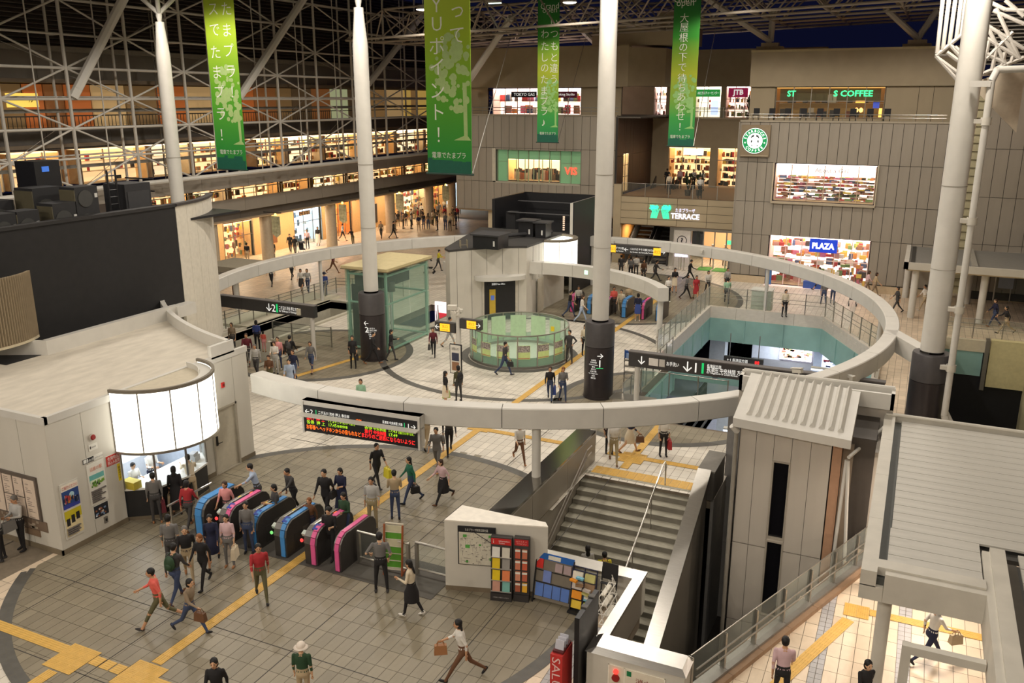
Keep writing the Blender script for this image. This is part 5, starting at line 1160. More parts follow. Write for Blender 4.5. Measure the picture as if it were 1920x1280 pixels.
# glass rails round the void
def glass_rail(name, label, pts, h=1.1, z=0.16, rails=True, grp='glass railings', m=M_glass, step=1.2, inner=None):
    t = thing(name, (*pts[0], 0), label, 'railing', grp)
    for (p, q) in zip(pts, pts[1:]):
        p, q = Vector((*p, z)), Vector((*q, z)); L = (q-p).length; n = max(1, round(L/step)); d = (q-p)/n; ang = math.atan2(d.y,d.x)
        for k in range(n):
            MB().obox(p+d*(k+.5)+Vector((0,0,h/2)), (d.length-.05,.014,h-.1), ang).build('glass_pane', m, t)
            piece('post', M_rail, t, p+d*k+Vector((0,0,h/2)), (.05,.05,h), ang)
        piece('post', M_rail, t, q+Vector((0,0,h/2)), (.05,.05,h), ang)
        bar('cap_rail', M_rail, t, p+Vector((0,0,h-.04)), q+Vector((0,0,h-.04)), .016)
        if rails:
            nrm = Vector((d.y,-d.x,0)).normalized()*.1
            for zz in (.55,.78): bar('handrail', M_rail, t, p-nrm+Vector((0,0,zz)), q-nrm+Vector((0,0,zz)), .018)
    return t
glass_rail('glass_railing','tall glass railing round the far corner of the platform void',[(-11.25,41.6),(-11.25,53.3),(-4.36,53.3),(-1.0,46.4),(-1.0,42)],1.25)
glass_rail('glass_railing','glass railing down the side of the stair void by the middle column',[(-10.4,33.3),(-10.4,41.3)],1.15,.05,False)
glass_rail('glass_railing','glass screen across the stair void behind the platform 1 beam',[(-10.3,35.6),(-6.5,35.6)],1.1,.05,False,m=M_ggreen)
t = thing('wire_leaflet_rack', (-10.9,36.6,0), 'wire leaflet rack with blue header beside the stair void', 'rack')
for k in range(4): MB().box(-11.4,36.5,.3+.28*k,-10.5,36.7,.33+.28*k).build('wire_shelf', M_rail, t)
for x in (-11.4,-10.5): bar('side_post', M_ink, t, (x,36.6,0), (x,36.6,1.65), .02)
MB().box(-11.4,36.56,1.25,-10.5,36.6,1.62).build('blue_header', C(50,90,160), t)
for k in range(3): MB().box(-11.3+.28*k,36.5,1.28,-11.06+.28*k,36.55,1.5).build('leaflet', C(150,175,215), t)
tb = thing('white_cabinet', (-8.2,54.2,0), 'pale square waste cabinet behind the void railing', 'cabinet'); MB().box(-8.8,53.9,0,-7.6,54.7,1.25).build('body', C(190,196,184), tb); MB().box(-8.85,53.85,1.25,-7.55,54.75,1.32).build('lid', C(225,228,220), tb)
# the steel capped plinth at the stair void corner
t = thing('void_plinth', (-10.4,33.2,0), 'low white plinth with steel cap at the corner of the stair void', 'plinth')
MB().box(-10.6,32.5,0,-9.0,33.1,.7).build('body', M_cream, t); b = MB(); b.prism([(-10.7,32.4),(-8.9,32.4),(-8.9,33.2),(-10.7,33.2)],.7,.76); b.build('steel_cap', M_steel, t)
MB().box(-12.6,31.2,0,-10.9,31.5,.62).build('low_wall', C(70,68,66), t)
# ------------------------------------------------------------------ LEFT STAIR TO PLATFORM 2
lv = thing('wall_left_void', (-31,38,-4), kind='structure')
b = MB(); b.box(-34.2,33,-6,-33.9,45,.1); b.box(-31.05,35.6,-6,-30.8,45,.1); b.box(-34.2,44.8,-6,-30.8,45.0,.1); b.build('side_panel', C(196,190,172), lv)
MB().box(-36.2,37.0,.0,-33.9,46,.16).build('ledge', C(206,200,178), lv)
MB().box(-34,33,-6.2,-28,45,-6).build('lower_floor', C(90,86,80), lv)
sl = thing('side_staircase', (-31,34,0), 'granite stair down to platform 2 with crowd at its head', 'stairs')
for k in range(16): piece('step', M_gran, sl, (-28.4-.3*k-.15, 33.5, -.16*(k+1)+.08), (.34,3.9,.16))
glass_rail('glass_railing','glass railing on the pale ledge behind the platform 2 stair',[(-34.6,33.8),(-34.6,46.5),(-30,47.5)],1.05,.16)
glass_rail('glass_railing','glass railing between side stair and the glass lift',[(-30.9,35.7),(-27.2,35.9)],1.1,.02)
t = thing('stair_end_wall', (-33.5,31.4,0), 'grey stair end wall with handrail by the curved office', 'wall block')
MB().box(-34.5,31.0,0,-32.2,31.4,1.15).build('body', C(176,170,156), t); MB().box(-32.3,31.0,0,-32.1,33.0,.95).build('return_wall', C(186,180,166), t); 
for dz in (.7,.9): MB().path([Vector((-32,31.2,dz)),Vector((-29.5,31.4,dz)),Vector((-28.2,31.6,dz))],.02,6).build('handrail', M_rail, t)
glass_rail('glass_railing','glass railing beside the round glass screen and lift',[(-23.4,40.6),(-24.6,42.6)],1.1,.02)
tl = thing('lit_vending_panel', (-26.2,47.2,-2), 'lit red and white advertising panel below the gap by the lift', 'poster board'); MB().box(-27.3,46.9,-2.4,-25.4,47.0,.2).build('light_box', E(255,235,240,1.4), tl); MB().box(-27.1,46.87,-1.4,-25.6,46.895,-.5).build('red_print', E(220,60,70,.8), tl)
# ------------------------------------------------------------------ lit shop bays
PAL = [C(196,60,60),C(220,150,70),C(230,200,90),C(120,150,90),C(90,110,150),C(230,225,215),C(200,150,140),C(60,50,48),C(150,110,80),C(214,120,150)]
PALD = [C(40,34,34),C(70,60,56),C(110,90,70),C(190,170,150),C(30,30,36),C(150,80,50)]
GL = {'warm':(255,214,160),'cream':(255,228,190),'white':(255,244,228),'pink':(255,226,216),'cool':(225,240,255),'orange':(255,176,96),'dim':(210,160,90)}
class Bay:
    """a shallow lit shop interior behind a facade opening. ax 'Y': facade faces -y at y=c; ax 'X': facade faces +x at x=c"""
    def __init__(s, par, ax, c): s.p, s.ax, s.c = par, ax, c
    def P(s, u, d, z): return (u, s.c+d, z) if s.ax == 'Y' else (s.c-d, u, z)
    def box(s, u0, d0, z0, u1, d1, z1, nm, m, **k):
        a, b_ = s.P(u0,d0,z0), s.P(u1,d1,z1); return MB().box(*a,*b_).build(nm, m, s.p, smooth=False, **k)
    def room(s, u0, u1, z0, z1, dep=1.5, glow='warm', e=1.6, mull=4, trans=(.62,), goods=60, pal=None, frame=None, seed=1, rows=4, glass=True, gz=1.0, back=None):
        rr = random.Random(seed); pal = pal or PAL; g_ = GL[glow]; frame = frame or M_rail
        s.box(u0,dep,z0,u1,dep+.05,z1,'lit_back_wall', back or E(*g_, round(e*SHOP_E*.55,2))); s.box(u0,.05,z1-.05,u1,dep,z1,'lit_ceiling', E(*g_, round(e*SHOP_E*1.3,2)))
        s.box(u0-.04,.05,z0,u0,dep,z1,'side_lining', C(*g_)); s.box(u1,.05,z0,u1+.04,dep,z1,'side_lining', C(*g_)); s.box(u0,.05,z0-.04,u1,dep,z0+.01,'shop_floor', C(200,176,140))
        mats = {}
        for k in range(goods):
            m = rr.choice(pal); mb = mats.setdefault(m, MB()); r = rr.randrange(rows); zz = z0+(z1-z0)*gz*(.04+.92*r/rows)
            w_ = rr.uniform(.08,.32)*(u1-u0)/4; w_ = min(max(w_,.06),.5); hh = rr.uniform(.3,.85)*(z1-z0)*gz/rows*.8; u = rr.uniform(u0,u1-w_); d = rr.uniform(.4,dep-.15)
            a, b_ = s.P(u,d,zz), s.P(u+w_,d+.12,zz+hh); mb.box(*a,*b_)
        for m, mb in mats.items(): mb.build('merchandise', m, s.p, smooth=False, kind='stuff')
        for r in range(1, rows): s.box(u0+.1,dep-.45,z0+(z1-z0)*gz*(.03+.92*r/rows)-.03,u1-.1,dep,z0+(z1-z0)*gz*(.03+.92*r/rows),'shelf', C(226,210,186))
        for k in range(mull+1):
            u = u0+(u1-u0)*k/mull; s.box(u-.025,-.03,z0,u+.025,.05,z1,'mullion', frame)
        for tz in trans: s.box(u0,-.02,z0+(z1-z0)*tz-.02,u1,.05,z0+(z1-z0)*tz+.03,'transom', frame)
        if glass:
            for k in range(mull): s.box(u0+(u1-u0)*k/mull+.03,.0,z0+.02,u0+(u1-u0)*(k+1)/mull-.03,.012,z1-.02,'window_pane', M_glass)
def cladding(par, ax, c, us, zs, m, th=.08, skip=(), nm='cladding_panel'):
    """rows and columns of facade panels with open joints; skip = (u0,u1,z0,z1) openings"""
    for z0, z1 in zip(zs, zs[1:]):
        for u0, u1 in zip(us, us[1:]):
            segs = [(u0,u1,z0,z1)]
            for (a0,a1,b0,b1) in skip:
                out = []
                for (x0,x1,y0,y1) in segs:
                    if x1<=a0+.01 or x0>=a1-.01 or y1<=b0+.01 or y0>=b1-.01: out.append((x0,x1,y0,y1)); continue
                    if x0 < a0: out.append((x0,a0,y0,y1))
                    if x1 > a1: out.append((a1,x1,y0,y1))
                    xx0, xx1 = max(x0,a0), min(x1,a1)
                    if y0 < b0: out.append((xx0,xx1,y0,b0))
                    if y1 > b1: out.append((xx0,xx1,b1,y1))
                segs = out
            for (x0,x1,y0,y1) in segs:
                if x1-x0 < .02 or y1-y0 < .02: continue
                cc = ((x0+x1)/2, c-th/2, (y0+y1)/2) if ax == 'Y' else (c+th/2, (x0+x1)/2, (y0+y1)/2)
                sz = (x1-x0-.03, th, y1-y0-.03) if ax == 'Y' else (th, x1-x0-.03, y1-y0-.03)
                piece(nm, m, par, cc, sz)
def backing(par, ax, c, u0, u1, z0, z1, holes, dep=.1, m=None):
    """dark sheet behind the panels, cut round the openings"""
    zs = sorted({z0,z1,*[h[2] for h in holes],*[h[3] for h in holes]}); b = MB()
    for a, d in zip(zs, zs[1:]):
        cuts = sorted((h[0],h[1]) for h in holes if h[2] <= a+1e-6 and h[3] >= d-1e-6); x = u0
        for p, q in cuts + [(u1,u1)]:
            if p > x: 
                if ax == 'Y': b.box(x,c,a,p,c+dep,d)
                else: b.box(c-dep,x,a,c,p,d)
            x = max(x,q)
    b.build('facade_backing', m or M_joint, par, smooth=False)
def fr(a, b_, n): return [a+(b_-a)*k/n for k in range(n+1)]

# ------------------------------------------------------------------ LEFT MALL WING (facade along x = -40)
lm = thing('mall_wing', (-42,55,0), 'long shopping wing with three lit gallery floors behind the white lattice', 'building')
YA, YB = 24.0, 84.0
yx = lambda px, X=-42.2: GX(px, 430, X).y
def pan(x0,x1,z0,z1,m,nm,y0=YA,y1=YB,step=4.1):
    y = y0
    while y < y1-.1: e = min(y+step,y1); MB().box(x0,y+.01,z0,x1,e-.01,z1).build(nm,m,lm,smooth=False); y = e
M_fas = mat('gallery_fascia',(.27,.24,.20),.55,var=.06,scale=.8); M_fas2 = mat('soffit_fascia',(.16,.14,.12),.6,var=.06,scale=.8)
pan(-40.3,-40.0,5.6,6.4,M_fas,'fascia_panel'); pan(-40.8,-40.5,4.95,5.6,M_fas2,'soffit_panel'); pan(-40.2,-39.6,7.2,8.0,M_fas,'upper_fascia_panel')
b = MB(); b.box(-48,YA,5.55,-40.3,YB,5.62); b.box(-48,YA,7.25,-40.2,YB,7.35); b.box(-48,YA,10.1,-41.9,YB,10.3); b.box(-48,YA,13.4,-41,YB,13.6); b.build('floor_slab', C(120,106,88), lm)
pan(-42.2,-42.05,13.4,15.1,M_fas,'eaves_panel'); pan(-42.3,-42.0,10.0,11.15,mat('dark_spandrel',(.09,.08,.07),.6,var=.08),'spandrel_panel')
# ground floor arcade, set back behind pillars
ar = thing('arcade', (-50,66,0), 'ground floor arcade of lit shop fronts behind round pillars', 'building')
MB().box(-51,40,3.84,-46,97,3.9).build('arcade_ceiling', C(196,170,136), ar)
for px in (396, 500, 622, 733, 806, 848):
    y = GX(px, 440, -46.7).y; MB().tube((-46.7,y,0),(-46.7,y,3.85),.48,18).build('arcade_pillar', C(176,162,140), ar)
g = Bay(ar,'X',-50.0); yx = lambda px: GX(px, 430, -50.0).y
def gshop(p0,p1,z1,**k): g.room(yx(p0),yx(p1),.02,z1,dep=1.8,**k); g.box(yx(p0),0,z1,yx(p1),.3,3.85,'bulkhead', C(120,88,70))
gshop(418,474,3.0,glow='warm',e=1.5,goods=90,seed=2,mull=3); gshop(552,604,3.2,glow='cool',e=2.4,goods=26,seed=3,mull=3,pal=[C(160,180,200),C(200,210,214),C(90,110,130)]); gshop(621,661,3.3,glow='orange',e=2.0,goods=14,seed=4,mull=3,pal=[C(214,160,90),C(230,190,120)])
gshop(724,752,3.2,glow='warm',e=1.6,goods=40,seed=5,mull=2); gshop(758,801,3.3,glow='cream',e=1.7,goods=110,seed=6,mull=3); gshop(811,836,3.3,glow='warm',e=1.6,goods=80,seed=7,mull=2); gshop(838,872,3.5,glow='cool',e=3.0,goods=6,seed=8,mull=2)
for p0,p1 in ((380,418),(474,552),(604,621),(661,724),(752,758),(801,811),(836,838)): g.box(yx(p0),0,0,yx(p1),.3,3.85,'shop_wall', C(222,180,126))
g.box(yx(508),-.04,.7,yx(518),.0,1.8,'wood_panel', C(140,90,56)); g.box(yx(700),-.05,.5,yx(708),.0,2.4,'dark_poster', C(70,60,54))
for i_, px in enumerate((445, 512, 545, 578, 640, 690, 740, 778, 822)):
    y_ = GX(px,430,-48.4).y; t = thing('arcade_downlight', (-48.4,y_,3.82), 'warm ceiling downlight in the arcade, %s from the bakery' % ('first','second','third','fourth','fifth','sixth','seventh','eighth','ninth')[i_], 'lamp', 'arcade downlights'); MB().tube((-48.4,y_,3.84),(-48.4,y_,3.78),.16,12).build('rim', M_white, t); MB().tube((-48.4,y_,3.78),(-48.4,y_,3.77),.12,12).build('lens', E(255,210,150,4.0), t)
    l = bpy.data.lights.new('arcade_light','AREA'); l.shape = 'DISK'; l.size = .3; l.energy = 130; l.color = (1,.78,.52); o = bpy.data.objects.new('arcade_light', l); COL.objects.link(o); o.parent = t; o.location = (0,0,-.07)
def sign_on(par, ax, c, u0,u1,z0,z1, m, s=None, tm=None, h=.2, label='shop sign', wf=None, d=.08):
    by = Bay(par, ax, c); sb_ = by.box(u0,-d,z0,u1,0,z1,'sign_board', m)
    if s: text('lettering', s, tm or M_wtext, sb_, by.P((u0+u1)/2,-d-.01,(z0+z1)/2), h, ax=(1,0,0) if ax=='Y' else (0,1,0), wfit=wf)
sign_on(ar,'X',-50,yx(562),yx(582),2.6,2.95,C(90,60,40),'こまちや',C(230,200,150),.26); sign_on(ar,'X',-50,yx(640),yx(668),3.35,3.65,E(235,225,255,2.0)); sign_on(ar,'X',-50,yx(745),yx(752),3.0,3.4,E(255,240,230,1.8)); sign_on(ar,'X',-50,yx(400),yx(404),2.8,3.2,E(255,120,120,1.6)); sign_on(ar,'X',-50,yx(842),yx(852),3.1,3.5,E(190,220,255,1.6))
# second floor gallery windows
g2 = Bay(lm,'X',-42.6); y = 38.0; k = 0; rr = random.Random(12)
while y < 82:
    L_ = rr.choice((3.2,4.2,5.0))
    if rr.random() < .97: g2.room(y,y+L_,5.62,7.25,glow=rr.choice(('warm','cream','warm')),e=rr.uniform(1.2,1.9),mull=max(2,int(L_/1.1)),trans=(),goods=46,seed=100+k,rows=3,dep=1.2,pal=PALD+PAL[:4])
    else: g2.box(y,0,5.62,y+L_,.2,7.25,'gallery_wall', C(176,148,112))
    y += L_+.35; g2.box(y-.35,0,5.62,y,.2,7.25,'gallery_wall', C(176,148,112)); k += 1
t = thing('gallery_railing', (-40,55,6.4), 'thin baluster railing along the second floor gallery', 'railing')
for kk in range(48): bar('baluster', M_rail, t, (-40.1,36+.95*kk,6.4), (-40.1,36+.95*kk,7.0), .02)
bar('top_rail', M_rail, t, (-40.1,36,7.0), (-40.1,82,7.0), .03)
# third floor (behind lattice)
g3 = Bay(lm,'X',-42.3); y = 25.0; k = 0
while y < 80:
    L_ = rr.choice((3.0,4.0,4.6))
    g3.room(y,y+L_,8.05,9.9,glow=('cream','warm','warm')[k%3],e=(1.0 if y < 40 else 1.5),mull=3,trans=(.5,),goods=8 if y < 40 else 40,seed=200+k,rows=3,dep=1.0,pal=PALD+PAL[:3])
    y += L_+(1.3 if k%3==1 else .4); k += 1
MB().box(-43.7,YA,8.0,-43.5,YB,10.1).build('gallery_wall', C(150,118,84), lm)
# fourth floor: warm coloured panels and doors
g4 = Bay(lm,'X',-42.3); y = 26.0; k = 0
c4 = [E(214,176,90,.5),E(150,96,52,.32),E(206,170,116,.42),E(96,76,52,.3),E(170,130,80,.35),E(190,104,48,.38),E(190,196,150,.5),E(140,110,70,.3)]
while y < 80:
    L_ = rr.choice((1.1,1.6,2.2,2.6)); g4.box(y,0,11.15,y+L_,.1,13.35,'lit_partition', c4[(k*3+int(y))%8]); y += L_+.12; k += 1
MB().box(-42.6,YA,11.1,-42.45,YB,13.4).build('gallery_wall', C(70,54,40), lm)
g4.box(28.9,-.06,12.2,30.1,-.02,12.9,'notice_board', E(255,225,120,.9)); g4.box(30.4,-.06,12.2,32.2,-.02,12.9,'notice_board', E(255,220,100,.9)); text('lettering','スクール',C(120,80,20),lm,g4.P(31.3,-.08,12.6),.3)
t = thing('upper_gallery_railing', (-41.2,45,11.1), 'dark close-barred railing along the top gallery', 'railing')
for kk in range(130): bar('baluster', M_joint, t, (-41.2,25+.24*kk,11.1), (-41.2,25+.24*kk,11.75), .018)
for z in (11.15,11.75): bar('rail', M_joint, t, (-41.2,25,z), (-41.2,80,z), .03)
# louvre wall
lv_ = thing('louvre_wall', (-41,50,15), 'dark horizontal louvres closing the top of the mall wing', 'louvres')
b = MB(); z = 15.2
while z < 20.5: b.obox((-41.0,54,z),(.22,60,.03),ry=R(40)); z += .22
b.build('louvre_blades', mat('louvre_metal',(.13,.11,.095),.5,metal=.3,var=.06), lv_, smooth=False, kind='stuff')
MB().box(-41.4,24,15.0,-41.3,84,20.6).build('louvre_back', C(52,44,40), lv_); MB().box(-41.3,24,14.95,-40.7,84,15.2).build('sill_beam', C(130,124,114), lv_)
# small vine-leaf flags hung on brackets
for i, px in enumerate((503,630,738,826)):
    p = GX(px, 372 - (px-503)*.15, -40.0); t = thing('arcade_flag', (p.x,p.y,3.6), 'pale green leaf-patterned flag with spotlight, %s along the arcade' % ('first','second','third','fourth')[i], 'flag', 'flags along the arcade')
    bar('bracket', M_ink, t, (-40.55,p.y,5.2), (-39.0,p.y,5.2), .03); b = MB(); b.prism([(-39.85,p.y-.02),(-39.15,p.y-.02),(-39.15,p.y+.02),(-39.85,p.y+.02)],3.75,4.95); b.add([(-39.85,p.y-.02,3.75),(-39.15,p.y-.02,3.75),(-39.5,p.y-.02,3.5),(-39.85,p.y+.02,3.75),(-39.15,p.y+.02,3.75),(-39.5,p.y+.02,3.5)],[(2,1,0),(3,4,5),(0,3,5,2),(2,5,4,1)]); b.build('cloth', mat('leaf_cloth',(.40,.42,.28),.8,var=.35,scale=5), t)
    MB().tube((-39.5,p.y,5.15),(-39.5,p.y,5.0),.06,8,.09).build('spotlight', E(255,230,120,3.0), t)
# glass canopy kiosk at the left end
t = thing('bus_canopy', (-38.6,42.2,0), 'small grey canopy shelter beside the white screen wall', 'shelter'); MB().box(-40,40.2,2.35,-37.2,43.0,2.7).build('roof', C(150,142,124), t); MB().box(-40,40.2,1.95,-37.3,42.9,2.35).build('fascia', C(120,112,100), t); MB().tube((-37.8,40.6,0),(-37.8,40.6,2.0),.16,14).build('post', M_white, t); MB().tube((-39.6,42.6,0),(-39.6,42.6,2.0),.16,14).build('post', M_white, t)

# ------------------------------------------------------------------ FASHION BLOCK (centre)
vb = thing('fashion_block', (-29,68,0), 'taupe clad shop block with a green framed fashion window', 'building')
VY = 66.0
us = fr(-35.9,-21.9,20); zs = [3.62,6.0,8.75,11.3]
win = (-32.2,-24.75,6.05,8.6)
cladding(vb,'Y',VY,us,zs,M_clad,skip=[win]); backing(vb,'Y',VY,-35.9,-21.9,3.62,11.3,[win],.12)
MB().box(-35.95,VY-.12,11.3,-21.85,VY+.3,11.42).build('coping', C(150,140,122), vb); MB().box(-35.9,VY,3.5,-21.9,VY+6,3.62).build('soffit', C(150,128,100), vb)
MB().box(-36.0,VY,3.6,-35.85,80,11.3).build('side_wall', M_clad, vb); MB().box(-35.9,VY,11.2,-20,80,11.3).build('roof_deck', C(90,84,76), vb)
by = Bay(vb,'Y',VY+.35); M_gfr = C(150,170,140)
by.room(win[0]+.9,win[1]-1.9,win[2]+.1,win[3]-.75,glow='warm',e=2.0,mull=6,trans=(),goods=70,seed=31,rows=1,pal=PALD,frame=M_gfr,dep=1.6,gz=.8)
for u0,u1,z0,z1 in ((win[0],win[0]+.9,win[2],win[3]),(win[1]-1.9,win[1],win[2],win[3]),(win[0]+.9,win[1]-1.9,win[3]-.75,win[3])):
    n_ = max(1,round((u1-u0)/.95))
    for k in range(n_): by.box(u0+(u1-u0)*k/n_+.02,-.02,z0,u0+(u1-u0)*(k+1)/n_-.02,.06,z1,'green_pane', E(120,165,120,.35))
    by.box(u0,-.05,(z0+z1)/2+.3,u1,-.02,(z0+z1)/2+.34,'transom', M_gfr)
for k in range(9): u = win[0]+(win[1]-win[0])*k/8; by.box(u-.03,-.12,win[2],u+.03,-.02,win[3],'mullion', M_gfr)
MB().box(win[0]-.3,VY-.1,win[2]-.15,win[1],VY+.4,win[2]).build('window_sill', C(168,162,146), vb); MB().box(win[0]-.35,VY-.1,win[2]-.1,win[0]-.05,VY+.35,win[3]+.1).build('window_reveal', C(190,184,166), vb)
text('lettering','VIS',E(255,70,50,2.6),vb,(-25.65,VY+.16,7.05),.60,weight=.02)
# brown return wall with lit window
cladding(vb,'X',-21.8,fr(66.05,76,5),[5.3,8.3,11.3],M_brown,th=.06,skip=[(67.6,69.2,5.4,8.4)],nm='brown_panel'); backing(vb,'X',-21.8,66.05,76,5.3,11.3,[(67.6,69.2,5.4,8.4)],.1)
Bay(vb,'X',-21.85).room(67.6,69.2,5.4,8.4,glow='cream',e=1.6,mull=2,trans=(.4,.7),goods=0,dep=.8,seed=3)
# upper storey set back
VU = 69.0; cladding(vb,'Y',VU,[-37,-33.8,-31.7,-26.2,-22.5],[11.3,13.55],M_clad2,skip=[(-34.4,-25.9,11.35,13.5)],th=.1); backing(vb,'Y',VU,-40,-22.5,11.3,13.55,[(-34.4,-25.9,11.35,13.5)],.12,m=C(60,52,40))
MB().box(-40,VU-.5,13.55,-21.9,VU+.2,16.6).build('parapet_wall', M_clad2, vb); MB().box(-40,VU-.55,16.6,-21.9,VU+.25,16.7).build('coping', C(160,146,116), vb)
b = MB(); b.prism([(-21.9,68.5),(-19.6,71.0),(-19.6,76),(-21.9,76)],13.6,16.5); b.build('angled_wall', M_clad2, vb, smooth=False)
by = Bay(vb,'Y',VU+.1); by.room(-34.0,-26.0,11.35,13.45,glow='pink',e=2.2,mull=7,trans=(.55,),goods=46,seed=33,rows=2,dep=1.5)
sb_ = by.box(-32.2,-.2,12.75,-29.9,-.1,13.2,'sign_board', C(22,24,40)); text('lettering','TOKYO GAS',M_wtext,sb_,by.P(-31.0,-.21,12.98),.26,wfit=1.9); sb_ = by.box(-28.4,-.2,12.7,-26.3,-.1,13.2,'sign_board', C(120,30,60)); text('lettering','Cooking Studio',M_wtext,sb_,by.P(-27.4,-.21,12.95),.2,wfit=1.8)
t = thing('terrace_railing', (-28,67,11.4), 'low steel railing on the roof edge of the fashion block', 'railing')
for k in range(15): bar('baluster', M_rail, t, (-35.5+k*.95,66.3,11.42), (-35.5+k*.95,66.3,11.95), .02)
for z in (11.7,11.95): bar('rail', M_rail, t, (-35.8,66.3,z), (-21.9,66.3,z), .025)
MB().box(-25.5,70,16.7,-17.5,74,18.2).build('roof_plant', M_clad2, vb); b = MB(); b.prism([(-20.5,71),(-17.5,71),(-17.5,74),(-20.5,74)],18.2,19.2); b.build('roof_plant', M_clad2, vb)
# lower passage under the block
MB().box(-35.9,72,0,-26.5,72.2,3.6).build('passage_wall', C(190,156,112), vb); MB().box(-33.2,66.4,0,-31.4,66.6,3.5).build('pillar_panel', C(206,190,160), vb); MB().box(-30.5,66.5,0,-26.6,66.7,3.5).build('plain_wall', C(210,170,120), vb)
tb = thing('passage_notice', (-31.9,66.2,1), 'pale green notice board standing in the passage', 'board'); MB().box(-32.5,66.2,1.0,-31.3,66.28,2.3).build('panel', C(176,190,150), tb); MB().box(-32.3,66.17,1.9,-31.5,66.2,2.1).build('header', C(70,130,70), tb); MB().box(-32.3,66.2,0,-32.2,66.26,1.0).build('leg', C(120,120,110), tb); MB().box(-31.6,66.2,0,-31.5,66.26,1.0).build('leg', C(120,120,110), tb)

# ------------------------------------------------------------------ TERRACE ENTRANCE (recess)
te_ = thing('terrace_entrance', (-16.8,68,0), 'sand-coloured terrace front with glowing tree sign and escalators below', 'building')
TY = 66.0; cladding(te_,'Y',TY,[-21.3,-19.1,-16.8,-14.5,-12.1],[3.15,3.62,4.22,4.82,5.3],M_clad2,nm='fascia_panel'); backing(te_,'Y',TY,-21.3,-12.1,3.15,5.3,[])
MB().box(-21.9,TY-.1,0,-21.3,TY+.3,6.2).build('side_pier', M_clad2, te_); MB().box(-21.6,TY+.1,5.1,-11.8,80,5.3).build('terrace_deck', C(150,116,84), te_); MB().box(-21.3,TY,3.1,-12.1,TY+9,3.16).build('entrance_soffit', C(120,100,80), te_)
MB().box(-17.1,TY+.3,2.85,-12.1,TY+.6,3.12).build('steel_lintel', M_steel, te_)
rnd2 = random.Random(4); b = MB()
for s in (-1,1):
    for k in range(7): x = -18.1+s*(.16+.075*k); b.path([Vector((x+s*.12,TY-.15,3.72)),Vector((x-.0*s,TY-.15,4.15+.02*k)),Vector((x+s*(.02+.05*k)-s*.12,TY-.15,4.45))],.022,5)
    for k in range(16): b.tube((-18.1+s*rnd2.uniform(.1,.85),TY-.13,4.4+rnd2.uniform(0,.35)),(-18.1+s*rnd2.uniform(.1,.85),TY-.17,4.4+rnd2.uniform(0,.35)),.05,6)
b.build('tree_emblem', E(60,230,180,1.6), te_)
text('lettering','たまプラーザ',E(225,225,255,1.6),te_,(-16.15,TY-.12,4.42),.26,wfit=1.5); text('lettering','TERRACE',E(235,235,255,2.2),te_,(-16.15,TY-.12,3.98),.42,wfit=2.2,weight=.02)
# escalators
def escalator(x0,x1,y0,y1,z0,z1,label):
    t = thing('escalator', ((x0+x1)/2,y0,z0), label, 'escalator', 'terrace escalators'); n = 18
    for k in range(n): piece('step', M_dark, t, ((x0+x1)/2,y0+(y1-y0)*(k+.5)/n,z0+(z1-z0)*(k+.5)/n), (x1-x0-.3,(y1-y0)/n,.1))
    for x in (x0,x1-.12):
        MB().add([(x,y0-.5,z0),(x+.12,y0-.5,z0),(x+.12,y0-.5,z0+1),(x,y0-.5,z0+1),(x,y1,z1),(x+.12,y1,z1),(x+.12,y1,z1+1),(x,y1,z1+1)],[(0,1,2,3),(7,6,5,4),(0,4,5,1),(1,5,6,2),(2,6,7,3),(3,7,4,0)]).build('balustrade', C(50,46,42), t, smooth=False)
        bar('handrail', M_ink, t, (x+.06,y0-.6,z0+1.03), (x+.06,y1,z1+1.03), .05); bar('skirt_light', M_ytext, t, (x+.06,y0-.4,z0+.12), (x+.06,y1,z1+.12), .02)
escalator(-20.9,-19.2,66.6,74,0,5.2,'dark escalator climbing beside the warm side wall'); escalator(-19.0,-17.4,66.6,74,0,5.2,'dark escalator climbing beside the question-mark panel')
MB().box(-21.5,66.3,0,-21.2,75,3.1).build('warm_wall', C(226,160,84), te_); MB().box(-17.35,66.2,0,-17.05,74,3.1).build('steel_jamb', M_steel, te_); MB().box(-21.2,75,0,-17,75.2,5.2).build('well_back', C(30,24,20), te_)
MB().box(-17.05,66.35,0,-15.75,66.5,2.85).build('info_panel', C(206,200,186), te_)
pq = Vector((-16.4,66.32,2.05)); b = MB()
for k in range(24): a_,c_ = 2*pi*k/24,2*pi*(k+1)/24; b.tube(pq+Vector((.36*cos(a_),0,.36*sin(a_))),pq+Vector((.36*cos(c_),0,.36*sin(c_))),.025,5)
b.build('symbol_ring', M_ink, te_); text('lettering','?',M_ink,te_,pq+Vector((0,-.02,0)),.42,weight=.03)
for x in (-15.7,-14.75,-13.9,-13.0,-12.2): MB().box(x-.04,66.4,0,x+.04,66.5,2.85).build('door_post', M_steel, te_)
for x0,x1 in ((-15.65,-14.8),(-12.95,-12.25)): MB().box(x0,66.44,.05,x1,66.455,2.8).build('glass_door', M_glass, te_)
MB().box(-15.7,70.5,0,-12.1,70.6,3.1).build('lobby_wall', E(226,180,130,.55), te_); MB().box(-15.7,66.6,3.02,-12.1,70.5,3.08).build('lobby_ceiling', E(255,225,180,1.0), te_)
for x in (-15.0,-13.8): MB().box(x,65.4,.012,x+1.0,66.9,.03).build('green_mat', C(80,170,70), te_); text('lettering','いらっしゃいませ',C(220,230,210),te_,(x+.5,66.1,.04),.16,ax=(1,0,0),up=(0,1,0),wfit=.7)
